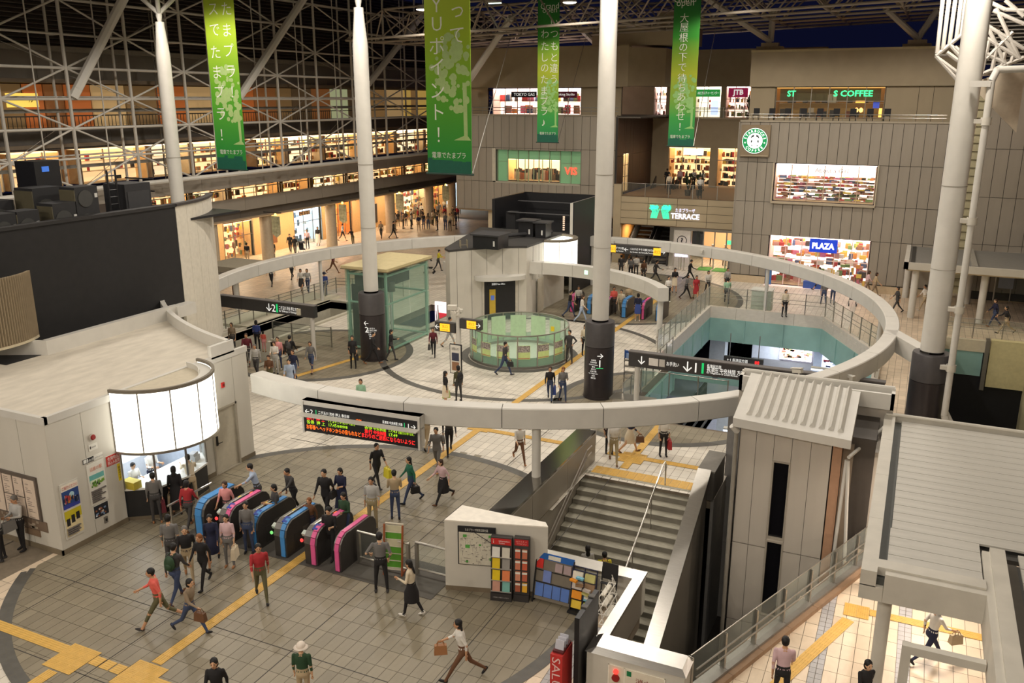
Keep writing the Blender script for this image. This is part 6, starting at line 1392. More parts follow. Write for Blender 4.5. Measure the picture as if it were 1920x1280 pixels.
MB().box(-12.9,66.2,2.0,-12.3,66.25,2.3).build('exit_sign', E(80,230,150,1.6), te_); MB().box(-12.7,65.9,0,-12.2,66.3,1.0).build('counter', C(120,116,110), te_); MB().box(-12.75,65.9,1.0,-12.2,65.95,1.3).build('green_panel', E(80,220,150,1.0), te_)
for i_,(x_,y_,w_) in enumerate(((-20.3,67.4,90),(-14.0,68.5,90))):
    tl = thing('entrance_downlight', (x_,y_,3.08), ('warm ceiling lamp over the escalator mouth','warm ceiling lamp inside the glass doors')[i_], 'lamp'); MB().tube((x_,y_,3.1),(x_,y_,3.05),.15,12).build('rim', M_white, tl); MB().tube((x_,y_,3.05),(x_,y_,3.04),.11,12).build('lens', E(255,215,160,4.0), tl)
    l = bpy.data.lights.new('entrance_light','AREA'); l.size = .3; l.energy = w_; l.color = (1,.80,.55); o = bpy.data.objects.new('entrance_light', l); COL.objects.link(o); o.parent = tl; o.location = (0,0,-.08)
ts = thing('lobby_screen', (-15.9,65.2,1.2), 'bright white monitor standing at the escalator foot', 'screen'); MB().box(-16.6,65.1,1.0,-15.6,65.18,1.6).build('display', E(230,215,255,2.2), ts); bar('stand', M_steel, ts, (-16.1,65.15,0), (-16.1,65.15,1.0), .04)
for k in range(4): tb = thing('rope_post', (-17.0+.4*k,64.9,0), 'chrome barrier post by the escalators, %s from the monitor' % ('fourth','third','second','nearest')[k], 'barrier post', 'chrome posts by the escalators'); bar('pole', M_steel, tb, (-17+.4*k,64.9,.03), (-17+.4*k,64.9,1.0), .03); MB().lathe([(.0,.03),(.16,.03),(.16,0)],-17+.4*k,64.9,12).build('foot', M_steel, tb)
# second floor of the recess
glass_rail('glass_railing','glass railing along the terrace above the glowing tree sign',[(-21.3,66.15),(-12.0,66.15)],1.05,5.3,False,step=1.9)
b5 = Bay(te_,'Y',75.5); b5.room(-20.2,-16.6,5.32,8.6,glow='warm',e=1.5,mull=3,trans=(.7,),goods=120,seed=41,dep=2.0,rows=5,pal=PALD+PAL[:3]); b5.room(-16.0,-11.6,5.32,8.6,glow='warm',e=1.5,mull=3,trans=(.7,),goods=160,seed=42,dep=2.0,rows=5,pal=PALD+PAL[:3])
MB().box(-22,75.5,8.6,-11.5,75.8,11.0).build('upper_wall', M_clad2, te_); MB().box(-22,75.4,5.3,-20.2,75.8,8.6).build('wall_pier', M_clad2, te_); MB().box(-16.6,75.4,5.3,-16.0,75.8,8.6).build('wall_pier', M_clad2, te_)
b5.box(-18.9,-.1,8.0,-17.2,-.02,8.5,'sign_board', E(225,250,240,1.5))
b6 = Bay(te_,'Y',76.5); b6.room(-18.4,-16.2,11.1,13.6,glow='white',e=1.5,mull=2,trans=(),goods=6,seed=43,dep=1.5); b6.room(-15.8,-13.4,11.1,13.6,glow='pink',e=1.8,mull=3,trans=(.6,),goods=80,seed=44,dep=1.5); b6.room(-22.0,-20.9,11.1,13.6,glow='pink',e=1.7,mull=2,trans=(.6,),goods=30,seed=45,dep=1.0)
MB().box(-20.9,76.4,11.0,-18.4,76.8,13.6).build('wall_pier', M_clad2, te_); MB().box(-28,76.4,11.0,-22.0,76.8,13.7).build('wall_pier', M_clad2, te_); MB().box(-16.2,76.4,11,-15.8,76.8,13.6).build('wall_pier', M_clad2, te_); MB().box(-22.5,76.4,13.6,-8,76.9,16.6).build('attic_wall', M_clad2, te_); MB().box(-22,75.4,10.9,-8,77,11.05).build('gallery_slab', M_clad2, te_)
sb_ = b6.box(-18.3,-.12,12.8,-16.3,-.02,13.4,'sign_board', E(40,140,60,.9)); text('lettering','ABCカルチャーセンター',M_wtext,sb_,b6.P(-17.3,-.14,13.1),.22,wfit=1.8); sb_ = b6.box(-15.6,-.12,12.75,-14.0,-.02,13.5,'sign_board', E(130,20,60,.9)); text('lettering','JTB',M_wtext,sb_,b6.P(-14.8,-.14,13.1),.42,weight=.03); b6.box(-17.0,-.1,11.3,-16.4,-.02,12.5,'light_poster', E(200,215,255,1.6))
glass_rail('glass_railing','steel railing on the upper gallery above the terrace shops',[(-19,75.6),(-12.5,75.6)],.9,11.05,True,step=1.6)
for i,(x,y,z) in enumerate(((-18.8,75.4,11.1),(-13.6,75.4,11.1),(-16.6,68.2,5.3),(-15.8,68.6,5.3),(-12.3,67,5.3))):
    t = thing('potted_palm', (x,y,z), ('dark leafy pot plant beside the green shop sign','dark leafy pot plant beside the maroon shop sign','potted palm in the middle of the terrace','potted palm behind the person on the terrace','potted palm by the taupe wall on the terrace')[i], 'plant', 'pot plants')
    MB().lathe([(.0,z),(.2,z),(.26,z+.45),(.0,z+.45)],x,y,12).build('pot', C(70,60,50), t); b = MB(); rp_ = random.Random(i)
    for k in range(18):
        a_ = rp_.uniform(0,2*pi); r_ = rp_.uniform(.3,.75); h_ = rp_.uniform(.7,1.5); p0 = Vector((x,y,z+.4)); p1 = Vector((x+r_*.5*cos(a_),y+r_*.5*sin(a_),z+.4+h_)); p2 = Vector((x+r_*cos(a_),y+r_*sin(a_),z+.3+h_*.8)); sd = Vector((-sin(a_),cos(a_),0))*.05
        b.add([p0-sd*.4,p0+sd*.4,p1-sd,p1+sd,p2],[(0,1,3,2),(2,3,4)])
    b.build('fronds', C(38,58,30), t, smooth=False, kind='stuff')

# ------------------------------------------------------------------ COFFEE BLOCK (right)
cb = thing('coffee_block', (-5.3,64,0), 'taupe clad block with round coffee emblem, gift window and pink-lit shop', 'building')
KY = 62.5; us = fr(-11.75,1.1,20); zs = [.55,3.45,5.75,8.42,11.1]
gw, pw = (-9.3,-2.75,5.85,8.38), (-9.3,-2.65,.05,3.46)
cladding(cb,'Y',KY,us,zs,M_clad,skip=[gw,pw]); backing(cb,'Y',KY,-11.75,1.1,0,11.1,[gw,pw],.12)
MB().box(-11.8,KY-.12,11.1,1.15,KY+.4,11.22).build('coping', C(160,150,132), cb); cladding(cb,'X',-11.83,fr(KY,66,5)[::1],zs,M_clad,th=-.08); MB().box(-11.82,KY,0,-11.7,75,11.1).build('side_wall', M_clad, cb); MB().box(-11.75,KY+.1,11.0,1.1,78,11.1).build('roof_deck', C(90,84,76), cb)
b = MB(); b.box(-11.8,KY-.16,0,-9.35,KY-.02,.5); b.box(-2.6,KY-.16,0,1.1,KY-.02,.5); b.build('plinth', C(196,176,146), cb)
by = Bay(cb,'Y',KY+.06); by.room(gw[0]+.08,gw[1]-.08,gw[2]+.06,gw[3]-.06,glow='pink',e=2.3,mull=6,trans=(),goods=330,seed=51,rows=7,dep=1.3,gz=.74,frame=C(196,176,150))
MB().box(gw[0]-.06,KY-.25,gw[2]-.16,gw[1]+.06,KY+.1,gw[2]-.02).build('window_sill', C(176,164,142), cb)
for u0,u1 in ((gw[0]-.08,gw[0]),(gw[1],gw[1]+.08)): MB().box(u0,KY-.2,gw[2]-.1,u1,KY+.1,gw[3]+.05).build('window_reveal', C(186,174,150), cb)
text('lettering','About a Girl',C(60,50,40),cb,(-5.6,KY-.02,8.0),.30,wfit=2.1)
by.room(pw[0]+.08,pw[1]-.08,pw[2],pw[3]-.04,glow='pink',e=2.8,mull=6,trans=(.55,),goods=300,seed=52,rows=5,dep=2.2,frame=C(230,206,200))
sb_ = MB().box(-6.55,KY-.14,2.5,-4.75,KY+.02,3.4).build('sign_board', E(22,60,190,.75), cb); text('lettering','PLAZA',E(245,245,255,1.6),sb_,(-5.65,KY-.16,2.95),.40,wfit=1.45,weight=.05)
MB().box(-9.35,KY-.6,0,-2.6,KY,.012).build('door_strip', E(255,225,215,.5), cb); MB().box(-6.7,KY-.5,.012,-5.2,KY-.1,.5).build('blue_stand', C(60,90,170), cb); MB().box(-9.3,KY-.3,.0,-8.9,KY-.1,1.3).build('side_poster', C(60,110,170), cb)
# emblem
em = thing('coffee_emblem', (-10.72,KY-.2,9.7), 'round green and white coffee emblem on a square taupe plate', 'sign')
MB().box(-11.66,KY-.30,8.78,-9.72,KY-.09,10.92).build('plate', C(140,124,100), em); MB().box(-11.6,KY-.34,8.84,-9.78,KY-.30,8.90).build('plate_lip', C(180,166,142), em)
ec = Vector((-10.70,KY-.34,9.86))
def disc(r0,r1,off,m,nm):
    b = MB(); n_=40
    for k in range(n_): a_,c_=2*pi*k/n_,2*pi*(k+1)/n_; b.face([ec+Vector((r1*cos(a_),-off,r1*sin(a_))),ec+Vector((r1*cos(c_),-off,r1*sin(c_))),ec+Vector((r0*cos(c_),-off,r0*sin(c_))),ec+Vector((r0*cos(a_),-off,r0*sin(a_)))][::-1])
    return b.build(nm,m,em,smooth=False)
EW = E(240,248,244,1.3); EG = E(0,130,70,.9); EK = C(16,16,18)
disc(0.001,.86,.0,EK,'rim'); grn = disc(.50,.84,.012,EG,'green_ring'); disc(.81,.85,.014,EW,'outer_line'); disc(0.001,.52,.014,EW,'centre_disc')
def ringtext(s,r,a0,a1,h,flip):
    for k,ch in enumerate(s):
        a_ = a0+(a1-a0)*k/max(1,len(s)-1); d_ = Vector((cos(a_),0,sin(a_))); tn = Vector((sin(a_),0,-cos(a_)))
        if flip: d2, tn2 = -d_, -tn
        else: d2, tn2 = d_, tn
        text('lettering',ch,EW,grn,ec+d_*r+Vector((0,-.02,0)),h,ax=tn2,up=d2,weight=.03)
ringtext('STARBUCKS',.66,R(165),R(15),.17,False); ringtext('COFFEE',.66,R(222),R(318),.17,True)
for a_ in (R(190),R(350)): text('star','★',EW,grn,ec+Vector((.66*cos(a_),-.02,.66*sin(a_))),.13)
# simplified crowned figure: dark hair on both sides, pale crown and body
for s in (-1,1):
    b = MB(); pts = [(.06,.40),(.20,.36),(.30,.20),(.24,.18),(.16,.26),(.08,.28)]; b.face([ec+Vector((s*x,-.02,z)) for x,z in pts][::(1 if s<0 else -1)]); pts = [(.20,.10),(.27,-.02),(.25,-.16),(.17,-.04)]; b.face([ec+Vector((s*x,-.02,z)) for x,z in pts][::(1 if s<0 else -1)]); pts = [(.22,-.24),(.14,-.30),(.18,-.38)]; b.face([ec+Vector((s*x,-.02,z)) for x,z in pts][::(1 if s<0 else -1)]); b.build('dark_motif', EK, em, smooth=False)
text('star','★',EW,em,ec+Vector((0,-.025,.40)),.10)
# upper storey cafe
UY = 66.5; cw = (-10.2,-3.0,11.3,13.4)
cladding(cb,'Y',UY,[-12,-10.25,-2.95,-.9,0,1.6],[11.1,13.45],M_clad2,skip=[cw]); backing(cb,'Y',UY,-12,1.6,11.1,13.45,[cw],.12,m=C(70,60,44)); MB().box(-12.05,UY-.3,13.45,1.2,UY+.3,15.8).build('attic_wall', M_clad2, cb); MB().box(-12.1,UY-.35,15.8,1.25,UY+.4,15.95).build('coping', C(196,180,140), cb)
MB().box(-12,UY,11.1,-11.9,78,15.8).build('side_wall', M_clad2, cb)
by = Bay(cb,'Y',UY+.1); by.room(cw[0],cw[1],cw[2],cw[3],glow='dim',e=.7,mull=6,trans=(.55,),goods=30,seed=61,rows=2,dep=1.6,pal=PALD,back=E(150,110,50,.30))
by.box(cw[0]+.2,.6,12.5,cw[1]-.3,.7,13.3,'dark_bulkhead', C(96,84,40))
GG = E(60,220,140,2.0); text('lettering','ST',GG,cb,by.P(-9.15,-.03,12.98),.40,weight=.03,align='CENTER'); text('lettering','S COFFEE',GG,cb,by.P(-5.05,-.03,12.98),.40,wfit=2.55,weight=.03)
for x,z,s in ((-4.75,11.85,.14),(-4.45,11.85,.14)): MB().lathe([(0,z-.16),(.11,z-.1),(.14,z+.05),(.05,z+.18)],x,UY+.4,10).build('pendant_lamp', E(255,190,110,3.0), cb)
by.box(-4.85,.2,12.35,-4.2,.25,12.5,'amber_strip', E(255,190,80,2.0)); by.box(-3.7,.2,12.0,-3.3,.25,12.4,'blue_screen', E(60,80,190,.9)); by.box(-3.3,.3,11.4,-3.1,.35,12.0,'amber_lamp', E(255,190,90,2.4))
t = thing('cafe_railing', (-6,62.9,11.2), 'thin double railing on the roof edge below the coffee lettering', 'railing')
for k in range(15): bar('baluster', M_rail, t, (-11.2+.85*k,62.8,11.22), (-11.2+.85*k,62.8,11.62), .015)
for z in (11.42,11.62): bar('rail', M_rail, t, (-11.5,62.8,z), (.9,62.8,z), .025)
rnd3 = random.Random(8)
for k in range(9):
    x = -11.0+1.05*k; tc = thing('cafe_chair', (x,63.6,11.1), 'dark cafe chair on the roof terrace, %s in its row' % ('first','second','third','fourth','fifth','sixth','seventh','eighth','ninth')[k], 'chair', 'cafe chairs on the roof terrace')
    MB().box(x-.2,63.4,11.52,x+.2,63.8,11.56).build('seat', M_ink, tc); MB().box(x-.2,63.78,11.56,x+.2,63.82,12.0).build('backrest', M_ink, tc)
    for sx in (-.18,.18):
        for sy in (63.43,63.78): bar('leg', M_ink, tc, (x+sx,sy,11.1), (x+sx,sy,11.52), .015)
# right end: ribbed cream slot, taupe block, brown wall
rb_ = thing('end_block', (4,64,0), 'taupe end block with a cream ribbed slot beside the column', 'building')
MB().box(1.15,64.5,0,3.3,64.8,13).build('slot_wall', C(206,196,158), rb_)
for k in range(24): MB().box(1.3,64.42,.5+.52*k,3.2,64.5,.54+.52*k).build('rib', C(120,112,84), rb_)
cladding(rb_,'Y',63.2,fr(3.2,6.9,5),[.55,3.6,6.6,9.6,13.6],M_clad); backing(rb_,'Y',63.2,3.2,6.9,0,13.6,[])
MB().box(6.9,40,3.6,7.1,64,10.6).build('brown_wall', M_brown, rb_); MB().box(7.1,38,10.6,9,64,14).build('upper_wall', C(206,170,140), rb_)
Bay(rb_,'X',6.9)
for k in range(6):
    y0 = 52+1.5*k; MB().box(6.85,y0,5.6,6.92,y0+1.3,8.6).build('window_pane', E(210,190,150,.45), rb_)
    for z in (6.6,7.6): MB().box(6.82,y0,z,6.86,y0+1.3,z+.06).build('window_bar', C(220,210,190), rb_)
MB().box(6.78,51.8,5.4,6.9,61.2,5.55).build('window_sill', C(200,186,160), rb_)
MB().box(6.2,44,0,6.5,55,3.4).build('tree_wall', C(206,196,150), rb_)
for y,z in ((47,2.4),(49.5,1.6),(52,2.3),(53.8,1.5)):
    b = MB(); 
    for k in range(9): a_=2*pi*k/9; b.tube((6.19,y+.22*cos(a_),z+.18*sin(a_)),(6.17,y+.22*cos(a_),z+.18*sin(a_)),.13,8)
    b.box(6.17,y-.03,z-.5,6.19,y+.03,z); b.build('tree_print', C(150,146,120), rb_, smooth=False)
Bay(rb_,'Y',63.0).room(5.0,6.8,.05,3.0,glow='white',e=1.6,mull=2,trans=(),goods=8,seed=71,dep=.6); MB().box(5.15,62.9,.9,6.0,62.96,2.1).build('framed_picture', C(160,166,176), rb_)
# far canopy
fc = thing('far_canopy', (2.6,58,0), 'low grey-roofed walkway canopy on white posts by the taupe wall', 'canopy')
MB().box(-.45,55.3,3.0,5.7,55.5,3.4).build('front_fascia', M_cream, fc); MB().box(-.45,55.3,3.0,-.2,62.4,3.4).build('side_fascia', M_cream, fc); MB().box(-.3,55.6,3.25,6.6,62.4,3.3).build('roof_sheet', C(128,126,120), fc); MB().box(-.1,55.6,3.3,.12,62.2,3.34).build('gutter', C(52,50,46), fc); MB().box(3.1,55.5,3.3,3.4,62.2,3.45).build('roof_ridge', C(150,146,136), fc); MB().box(5.7,55.2,3.0,6.4,55.5,3.4).build('front_fascia', M_cream, fc); MB().box(-.3,55.5,2.9,6.4,62.3,3.0).build('soffit', C(206,190,160), fc)
for x,y in ((-.9+.7,61.8),(.25,56),(3.9,56.2),(3.4,61.5)): MB().tube((x,y,0),(x,y,3.0),.2,14).build('post', M_white, fc)
# service pit on the right
pr_ = thing('wall_service_pit', (4,44,-6), kind='structure')
MB().box(2,51.5,-.55,6.2,51.8,.1).build('kerb_panel', C(206,196,170), pr_); MB().box(2,51.55,-1.9,4.0,51.8,-.55).build('teal_panel', M_teal, pr_); MB().box(4.3,51.4,-2.4,6.2,51.8,.2).build('cream_panel', C(206,196,150), pr_); MB().box(4.05,51.3,-2.6,4.25,51.8,.2).build('steel_post', M_rail, pr_)
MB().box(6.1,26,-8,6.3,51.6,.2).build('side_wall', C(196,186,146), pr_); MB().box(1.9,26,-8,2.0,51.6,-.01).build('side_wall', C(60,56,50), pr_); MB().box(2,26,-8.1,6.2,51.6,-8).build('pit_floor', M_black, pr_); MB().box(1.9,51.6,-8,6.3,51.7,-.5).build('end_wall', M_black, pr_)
for k in range(9): MB().box(6.02,41.2+.22*k,-1.2,6.1,41.3+.22*k,-.3).build('vent_slat', C(120,116,96), pr_)
glass_rail('glass_railing','glass railing along the end of the service pit',[(2.0,51.9),(6.2,51.9)],1.1,.1); glass_rail('glass_railing','glass railing down the cream side of the service pit',[(6.2,51.6),(6.2,34)],1.0,.2)
MB().box(1.3,33.9,RZ0,1.6,34.2,RZ1).build('stub', M_white, pr_) if 0 else None
# arm from the ring to column 3
qe = ring_near(-1.2, 38.0); ta = thing('ring_arm', (0,37,3), 'short white arm tying the ring beam to the roof column', 'beam'); pa = Vector((qe[0],qe[1],(RZ0+RZ1)/2)); pb = Vector((.75,35.6,(RZ0+RZ1)/2)); MB().obox((pa+pb)/2,((pb-pa).length,.5,RZ1-RZ0),math.atan2(pb.y-pa.y,pb.x-pa.x)).build('arm_beam', M_white, ta); MB().obox((pa+pb)/2+Vector((0,0,-.36)),((pb-pa).length,.3,.04),math.atan2(pb.y-pa.y,pb.x-pa.x)).build('soffit_plate', M_cream, ta)

# ------------------------------------------------------------------ BLACK SCREEN WALL above the near office
bs = thing('black_screen_wall', (-29,23,4.15), 'huge matte black screen wall with white return above the office roof', 'screen wall')
MB().box(-28.2,12,4.15,-28.0,26.95,8.3).build('black_face', mat('matte_black_cloth',(.0135,.0125,.0125),.8,var=.15,scale=3), bs); MB().box(-28.35,12,8.3,-27.95,27.0,8.42).build('top_edge', C(36,34,34), bs)
pw0, pw1 = Vector((-28.05,26.95,0)), Vector((-29.85,30.9,0)); b = MB(); nW = 6
for k in range(nW):
    u0,u1 = k/nW,(k+1)/nW; bow = lambda u: Vector((.9,.4,0))*(.35*sin(pi*u)); p0 = pw0.lerp(pw1,u0)+bow(u0); p1 = pw0.lerp(pw1,u1)+bow(u1); d_ = p1-p0
    MB().obox((p0+p1)/2+Vector((0,0,5.1)),(d_.length-.006,.12,6.5),math.atan2(d_.y,d_.x)).build('white_panel', C(206,200,186), bs); MB().obox((p0+p1)/2+Vector((0,0,8.38)),(d_.length+.02,.3,.1),math.atan2(d_.y,d_.x)).build('top_edge', C(60,54,52), bs)
MB().box(-36,12,7.6,-28.2,31,7.7).build('plant_deck', M_black, bs)
b = MB(); b.box(-26.75,19.2,OZ,-26.5,25.2,OZ+.5); b.build('kerb_wall', M_white, bs); b = MB(); b.add([(-26.5,19.2,OZ),(-26.75,19.25,OZ),(-30.0,17.7,OZ),(-30.0,17.4,OZ),(-26.5,19.2,OZ+.5),(-26.75,19.25,OZ+.5),(-30.0,17.7,OZ+.5),(-30.0,17.4,OZ+.5)],[(0,1,2,3),(7,6,5,4),(0,4,5,1),(1,5,6,2),(2,6,7,3),(3,7,4,0)]); b.build('kerb_wall', M_white, bs, smooth=False)
MB().box(-28,17.8,OZ+.005,-26.7,25.4,OZ+.02).build('dark_gutter', M_black, bs)
b = MB(); b.box(-26.85,25.0,OZ,-26.4,26.0,OZ+.46); b.build('corner_block', M_white, bs)
# plant on top
def ac_unit(x,y,z,w_,d_,h_,lb,fans=1,nm='condenser_unit'):
    t = thing(nm,(x,y,z),lb,'plant unit','rooftop units on the black wall'); MB().box(x-w_/2,y-d_/2,z,x+w_/2,y+d_/2,z+h_).build('casing', C(34,34,36), t)
    for k in range(fans):
        zz = z+h_*(k+.5)/fans; b = MB(); r_ = min(d_,h_/fans)*.36
        b.tube((x+w_/2,y-.08*d_,zz),(x+w_/2+.03,y-.08*d_,zz),r_,16); b.build('fan_grille', C(60,60,58), t); MB().box(x+w_/2,y+d_*.34,zz,x+w_/2+.02,y+d_*.46,zz+.16).build('label_plate', C(200,200,196), t)
    MB().box(x-w_/2,y-d_/2-.03,z+.1,x+w_/2,y-d_/2,z+h_-.1).build('coil_face', C(86,80,60), t)
zt = 7.7
for i,(y,w_,d_,h_,f) in enumerate(((18.9,.7,.8,1.05,1),(19.75,.7,.85,1.1,1),(20.65,.7,.85,1.12,1),(22.1,.8,1.0,1.25,1),(23.1,.8,1.0,1.75,2))):
    ac_unit(-28.8,y,zt,w_,d_,h_,('low condenser unit at the frame edge','low condenser unit second from the frame edge','low condenser unit third from the frame edge','tall condenser with white labels','double-fan condenser in front of the tall cabinet')[i],f)
ac_unit(-30.4,22.6,zt,1.0,1.2,1.7,'wide condenser behind the labelled units'); ac_unit(-31.0,21.2,zt,.8,1.0,1.3,'small condenser with a label behind the row')
t = thing('tall_black_cabinet', (-31.3,23.6,zt), 'tall black cabinet with small screen on the plant deck', 'cabinet'); MB().box(-31.9,22.9,zt,-30.8,24.0,10.3).build('body', M_black, t); MB().box(-30.8,23.2,9.9,-30.78,23.5,10.1).build('small_screen', E(60,110,200,.8), t); MB().box(-30.8,23.3,9.0,-30.78,23.5,9.3).build('label_plate', C(200,200,196), t)
t = thing('ladder_frame_tank', (-29.6,26.0,zt), 'dark tank in a ladder frame at the corner of the black wall', 'tank'); MB().box(-30.2,25.4,zt+.1,-29.0,26.7,9.3).build('tank', C(40,40,42), t); MB().box(-29.0,25.5,zt+.5,-28.98,26.6,9.0).build('front_panel', C(54,54,56), t)
for y in (25.2,24.8): bar('ladder_rail', M_black, t, (-29.2,y,zt), (-29.2,y,9.9), .04)
for k in range(7): bar('ladder_rung', M_black, t, (-29.2,24.8,zt+.3+.28*k), (-29.2,25.2,zt+.3+.28*k), .025)
for k in range(4): bar('guard_rail', M_black, t, (-29.0,26.9,zt+.2+.5*k), (-30.6,26.9,zt+.2+.5*k), .03)
t = thing('plant_pipework', (-30,25.2,zt), 'tangle of black pipes on the plant deck', 'pipework')
for k in range(8): bar('pipe', C(28,28,28), t, (-29.9+.15*k,23.8,zt+.15+.05*(k%3)), (-29.6+.12*k,26.9,zt+.15+.05*(k%4)), .06)
# curved louvre screen at the left frame edge
t = thing('curved_louvre_screen', (-27.5,18,4.3), 'curved screen of upright beige slats at the frame edge', 'screen')
pe_ = GX(66,592,-27.2); cxs, cys, rs = pe_.x-2.0, pe_.y-1.35, 2.4
a_end = math.atan2(pe_.y-cys, pe_.x-cxs)
for k in range(34):
    a_ = a_end - k*.04; p = Vector((cxs+rs*cos(a_),cys+rs*sin(a_),0)); MB().obox(p+Vector((0,0,5.85)),(.10,.03,2.3),a_+.5).build('slat', C(150,134,108), t)
MB().arc(cxs,cys,rs-.05,rs+.06,4.66,4.74,a_end-1.36,a_end,16).build('bottom_rail', C(196,184,156), t)
# ------------------------------------------------------------------ WHITE LATTICE in front of the mall wing
M_tube = mat('lattice_tube', (.50,.47,.42), .45, var=.05, scale=2)
la = thing('lattice_screen', (-38.4,50,8.2), 'white tubular lattice screen standing before the lit galleries', 'lattice')
YS = [19.6,23.5,27.18,30.82,34.58,38.41,42.23,46.35,50.42,54.57,58.88,63.49,68.2,73.0,78.0]
ZS = [8.25,9.75,11.2,12.6,14.05,15.6,17.2,18.7]
XF, XR = -38.2, -39.3
for y in YS: bar('upright', M_tube, la, (XF,y,8.1), (XF,y,20.5), .085); bar('rear_upright', M_tube, la, (XR,y+.1,8.1), (XR,y+.1,20.5), .07)
for y0,y1 in zip(YS,YS[1:]):
    bar('thin_upright', M_tube, la, (XF+.05,(y0+y1)/2,8.2), (XF+.05,(y0+y1)/2,20.5), .035)
    for j,z in enumerate(ZS):
        bar('chord', M_tube, la, (XF,y0,z), (XF,y1,z), .055 if j % 2 else .07)
k = 0
for i,(y0,y1) in enumerate(zip(YS,YS[1:])):
    for j,(z0,z1) in enumerate(zip(ZS,ZS[1:])):
        a_, c_ = ((y0,z0),(y1,z1)) if (i+j) % 2 else ((y1,z0),(y0,z1)); bar('diagonal', M_tube, la, (XF,*a_), (XF,*c_), .05)
        if (i+j) % 3 == 0: bar('tie_rod', M_rail, la, (XR,*c_), (XF,*a_), .015)
    for z in ZS[1::2]: bar('rear_chord', M_tube, la, (XR,y0,z+.1), (XR,y1,z+.1), .045)
for y in YS:
    for z in ZS[1::2]: bar('spacer', M_tube, la, (XR,y+.1,z), (XF,y,z), .04)
MB().box(-39.5,YA,11.95,-39.2,80,12.12).build('maintenance_walkway', C(120,116,108), la); MB().box(-39.5,YA,9.2,-39.3,80,9.36).build('maintenance_walkway', C(120,116,108), la)
bar('base_tube', M_white, la, (XF,YA,8.2), (XF,84,8.2), .13)
t = thing('access_ladder', (-38.9,37.2,8.2), 'dark cat ladder running up inside the lattice', 'ladder')
for y in (36.9,37.4): bar('ladder_rail', C(90,84,76), t, (-38.8,y,8.2), (-38.8,y,19), .03)
for q in range(30): bar('ladder_rung', C(90,84,76), t, (-38.8,36.9,8.5+.34*q), (-38.8,37.4,8.5+.34*q), .015)

# the wing stands one seventh further out than the survey plane it was drawn on
def push_out(o, s=1.15): c = Vector((0,0,CAMZ)); o.location = c+(o.location-c)*s; o.scale = (s,)*3
for o in [o for o in COL.objects if o.parent is None and o.name.split('.')[0] in ('mall_wing','gallery_railing','upper_gallery_railing','louvre_wall','lattice_screen','access_ladder','arcade_flag') or (o.name.startswith('raking_strut'))]: push_out(o)
# ------------------------------------------------------------------ ROOF
rf_ = thing('roof_truss', (-16,66,18), 'white tubular space truss under the night roof', 'truss')
M_rt = mat('roof_tube', (.36,.31,.25), .5, var=.05)
XS = [-41+4.3*k for k in range(12)]; YS2 = [58+4.0*k for k in range(6)]
zb = lambda x,y: 17.7+.03*(x+16)+.02*(y-60); zt_ = lambda x,y: 20.0+.03*(x+16)+.02*(y-60)
nb = {(i,j):Vector((x,y,zb(x,y))) for i,x in enumerate(XS) for j,y in enumerate(YS2)}
ntp = {(i,j):Vector((x+2.15,y+2.0,zt_(x,y))) for i,x in enumerate(XS) for j,y in enumerate(YS2)}
for (i,j),p in nb.items():
    if (i+1,j) in nb: bar('lower_chord', M_rt, rf_, p, nb[(i+1,j)], .09)
    if (i,j+1) in nb: bar('lower_chord', M_rt, rf_, p, nb[(i,j+1)], .09)
    if j < 4:
        for q in ((i,j),(i-1,j),(i,j-1),(i-1,j-1)):
            if q in ntp: bar('web_tube', M_rt, rf_, p, ntp[q], .06)
for (i,j),p in ntp.items():
    if (i+1,j) in ntp: bar('upper_chord', M_rt, rf_, p, ntp[(i+1,j)], .08)
    if (i,j+1) in ntp: bar('upper_chord', M_rt, rf_, p, ntp[(i,j+1)], .08)
wn_ = thing('bounce_wall_near', (-16,-9,0), kind='structure')  # unseen wall added behind the camera to bounce light forward
for k in range(12): MB().box(-46+5*k,-9.4,0,-41.02+5*k,-9.2,21.6).build('wall_panel', C(226,218,204), wn_)
wn_ = thing('bounce_wall_right', (14,20,0), kind='structure')  # unseen side wall, added for its bounce light into the hall
for k in range(9): MB().box(14,-9+5*k,-.5,14.2,-4.02+5*k,21.6).build('wall_panel', C(214,204,186), wn_)
rc = thing('ceiling', (-16,35,21), kind='structure')
b = MB(); b.box(-46,2,21.6,14,70,21.8); b.build('roof_deck', C(150,144,134), rc)
for k in range(24): y = 47+1.0*k; MB().box(-46,y,21.3,14,y+.12,21.6).build('roof_purlin', C(84,76,66), rc)
def bearing(px,py,Y,tops,lb):
    p = GY(px,py,Y); t = thing('roof_bearing', p, lb, 'bearing', 'roof bearings'); MB().box(p.x-.9,p.y-.5,p.z-.7,p.x+.9,p.y+.5,p.z-.35).build('pedestal', C(150,138,116), t); MB().box(p.x-.6,p.y-.4,p.z-.35,p.x+.6,p.y+.4,p.z-.1).build('shoe', C(176,162,138), t)
    for qx,qy,qY in tops: bar('raking_tube', M_tube, t, p, GY(qx,qy,qY), .22)
bearing(1445,78,68,[(1300,-20,64),(1450,20,68)],'steel bearing with raking tube on the left end of the coffee block roof'); bearing(1721,72,68,[(1660,15,66),(1758,18,68)],'steel bearing with V-shaped tubes above the coffee lettering'); bearing(1118,83,71,[(1075,40,68),(1190,45,70)],'steel bearing with tubes beside the middle column top'); bearing(920,92,80,[(888,55,74),(985,60,76)],'dark steel bearing at the far end behind the wide banner')
strut('raking_strut', GY(880,150,66), GY(958,33,63), .26, 'long white raking strut leaning behind the wide banner', 'raking struts')
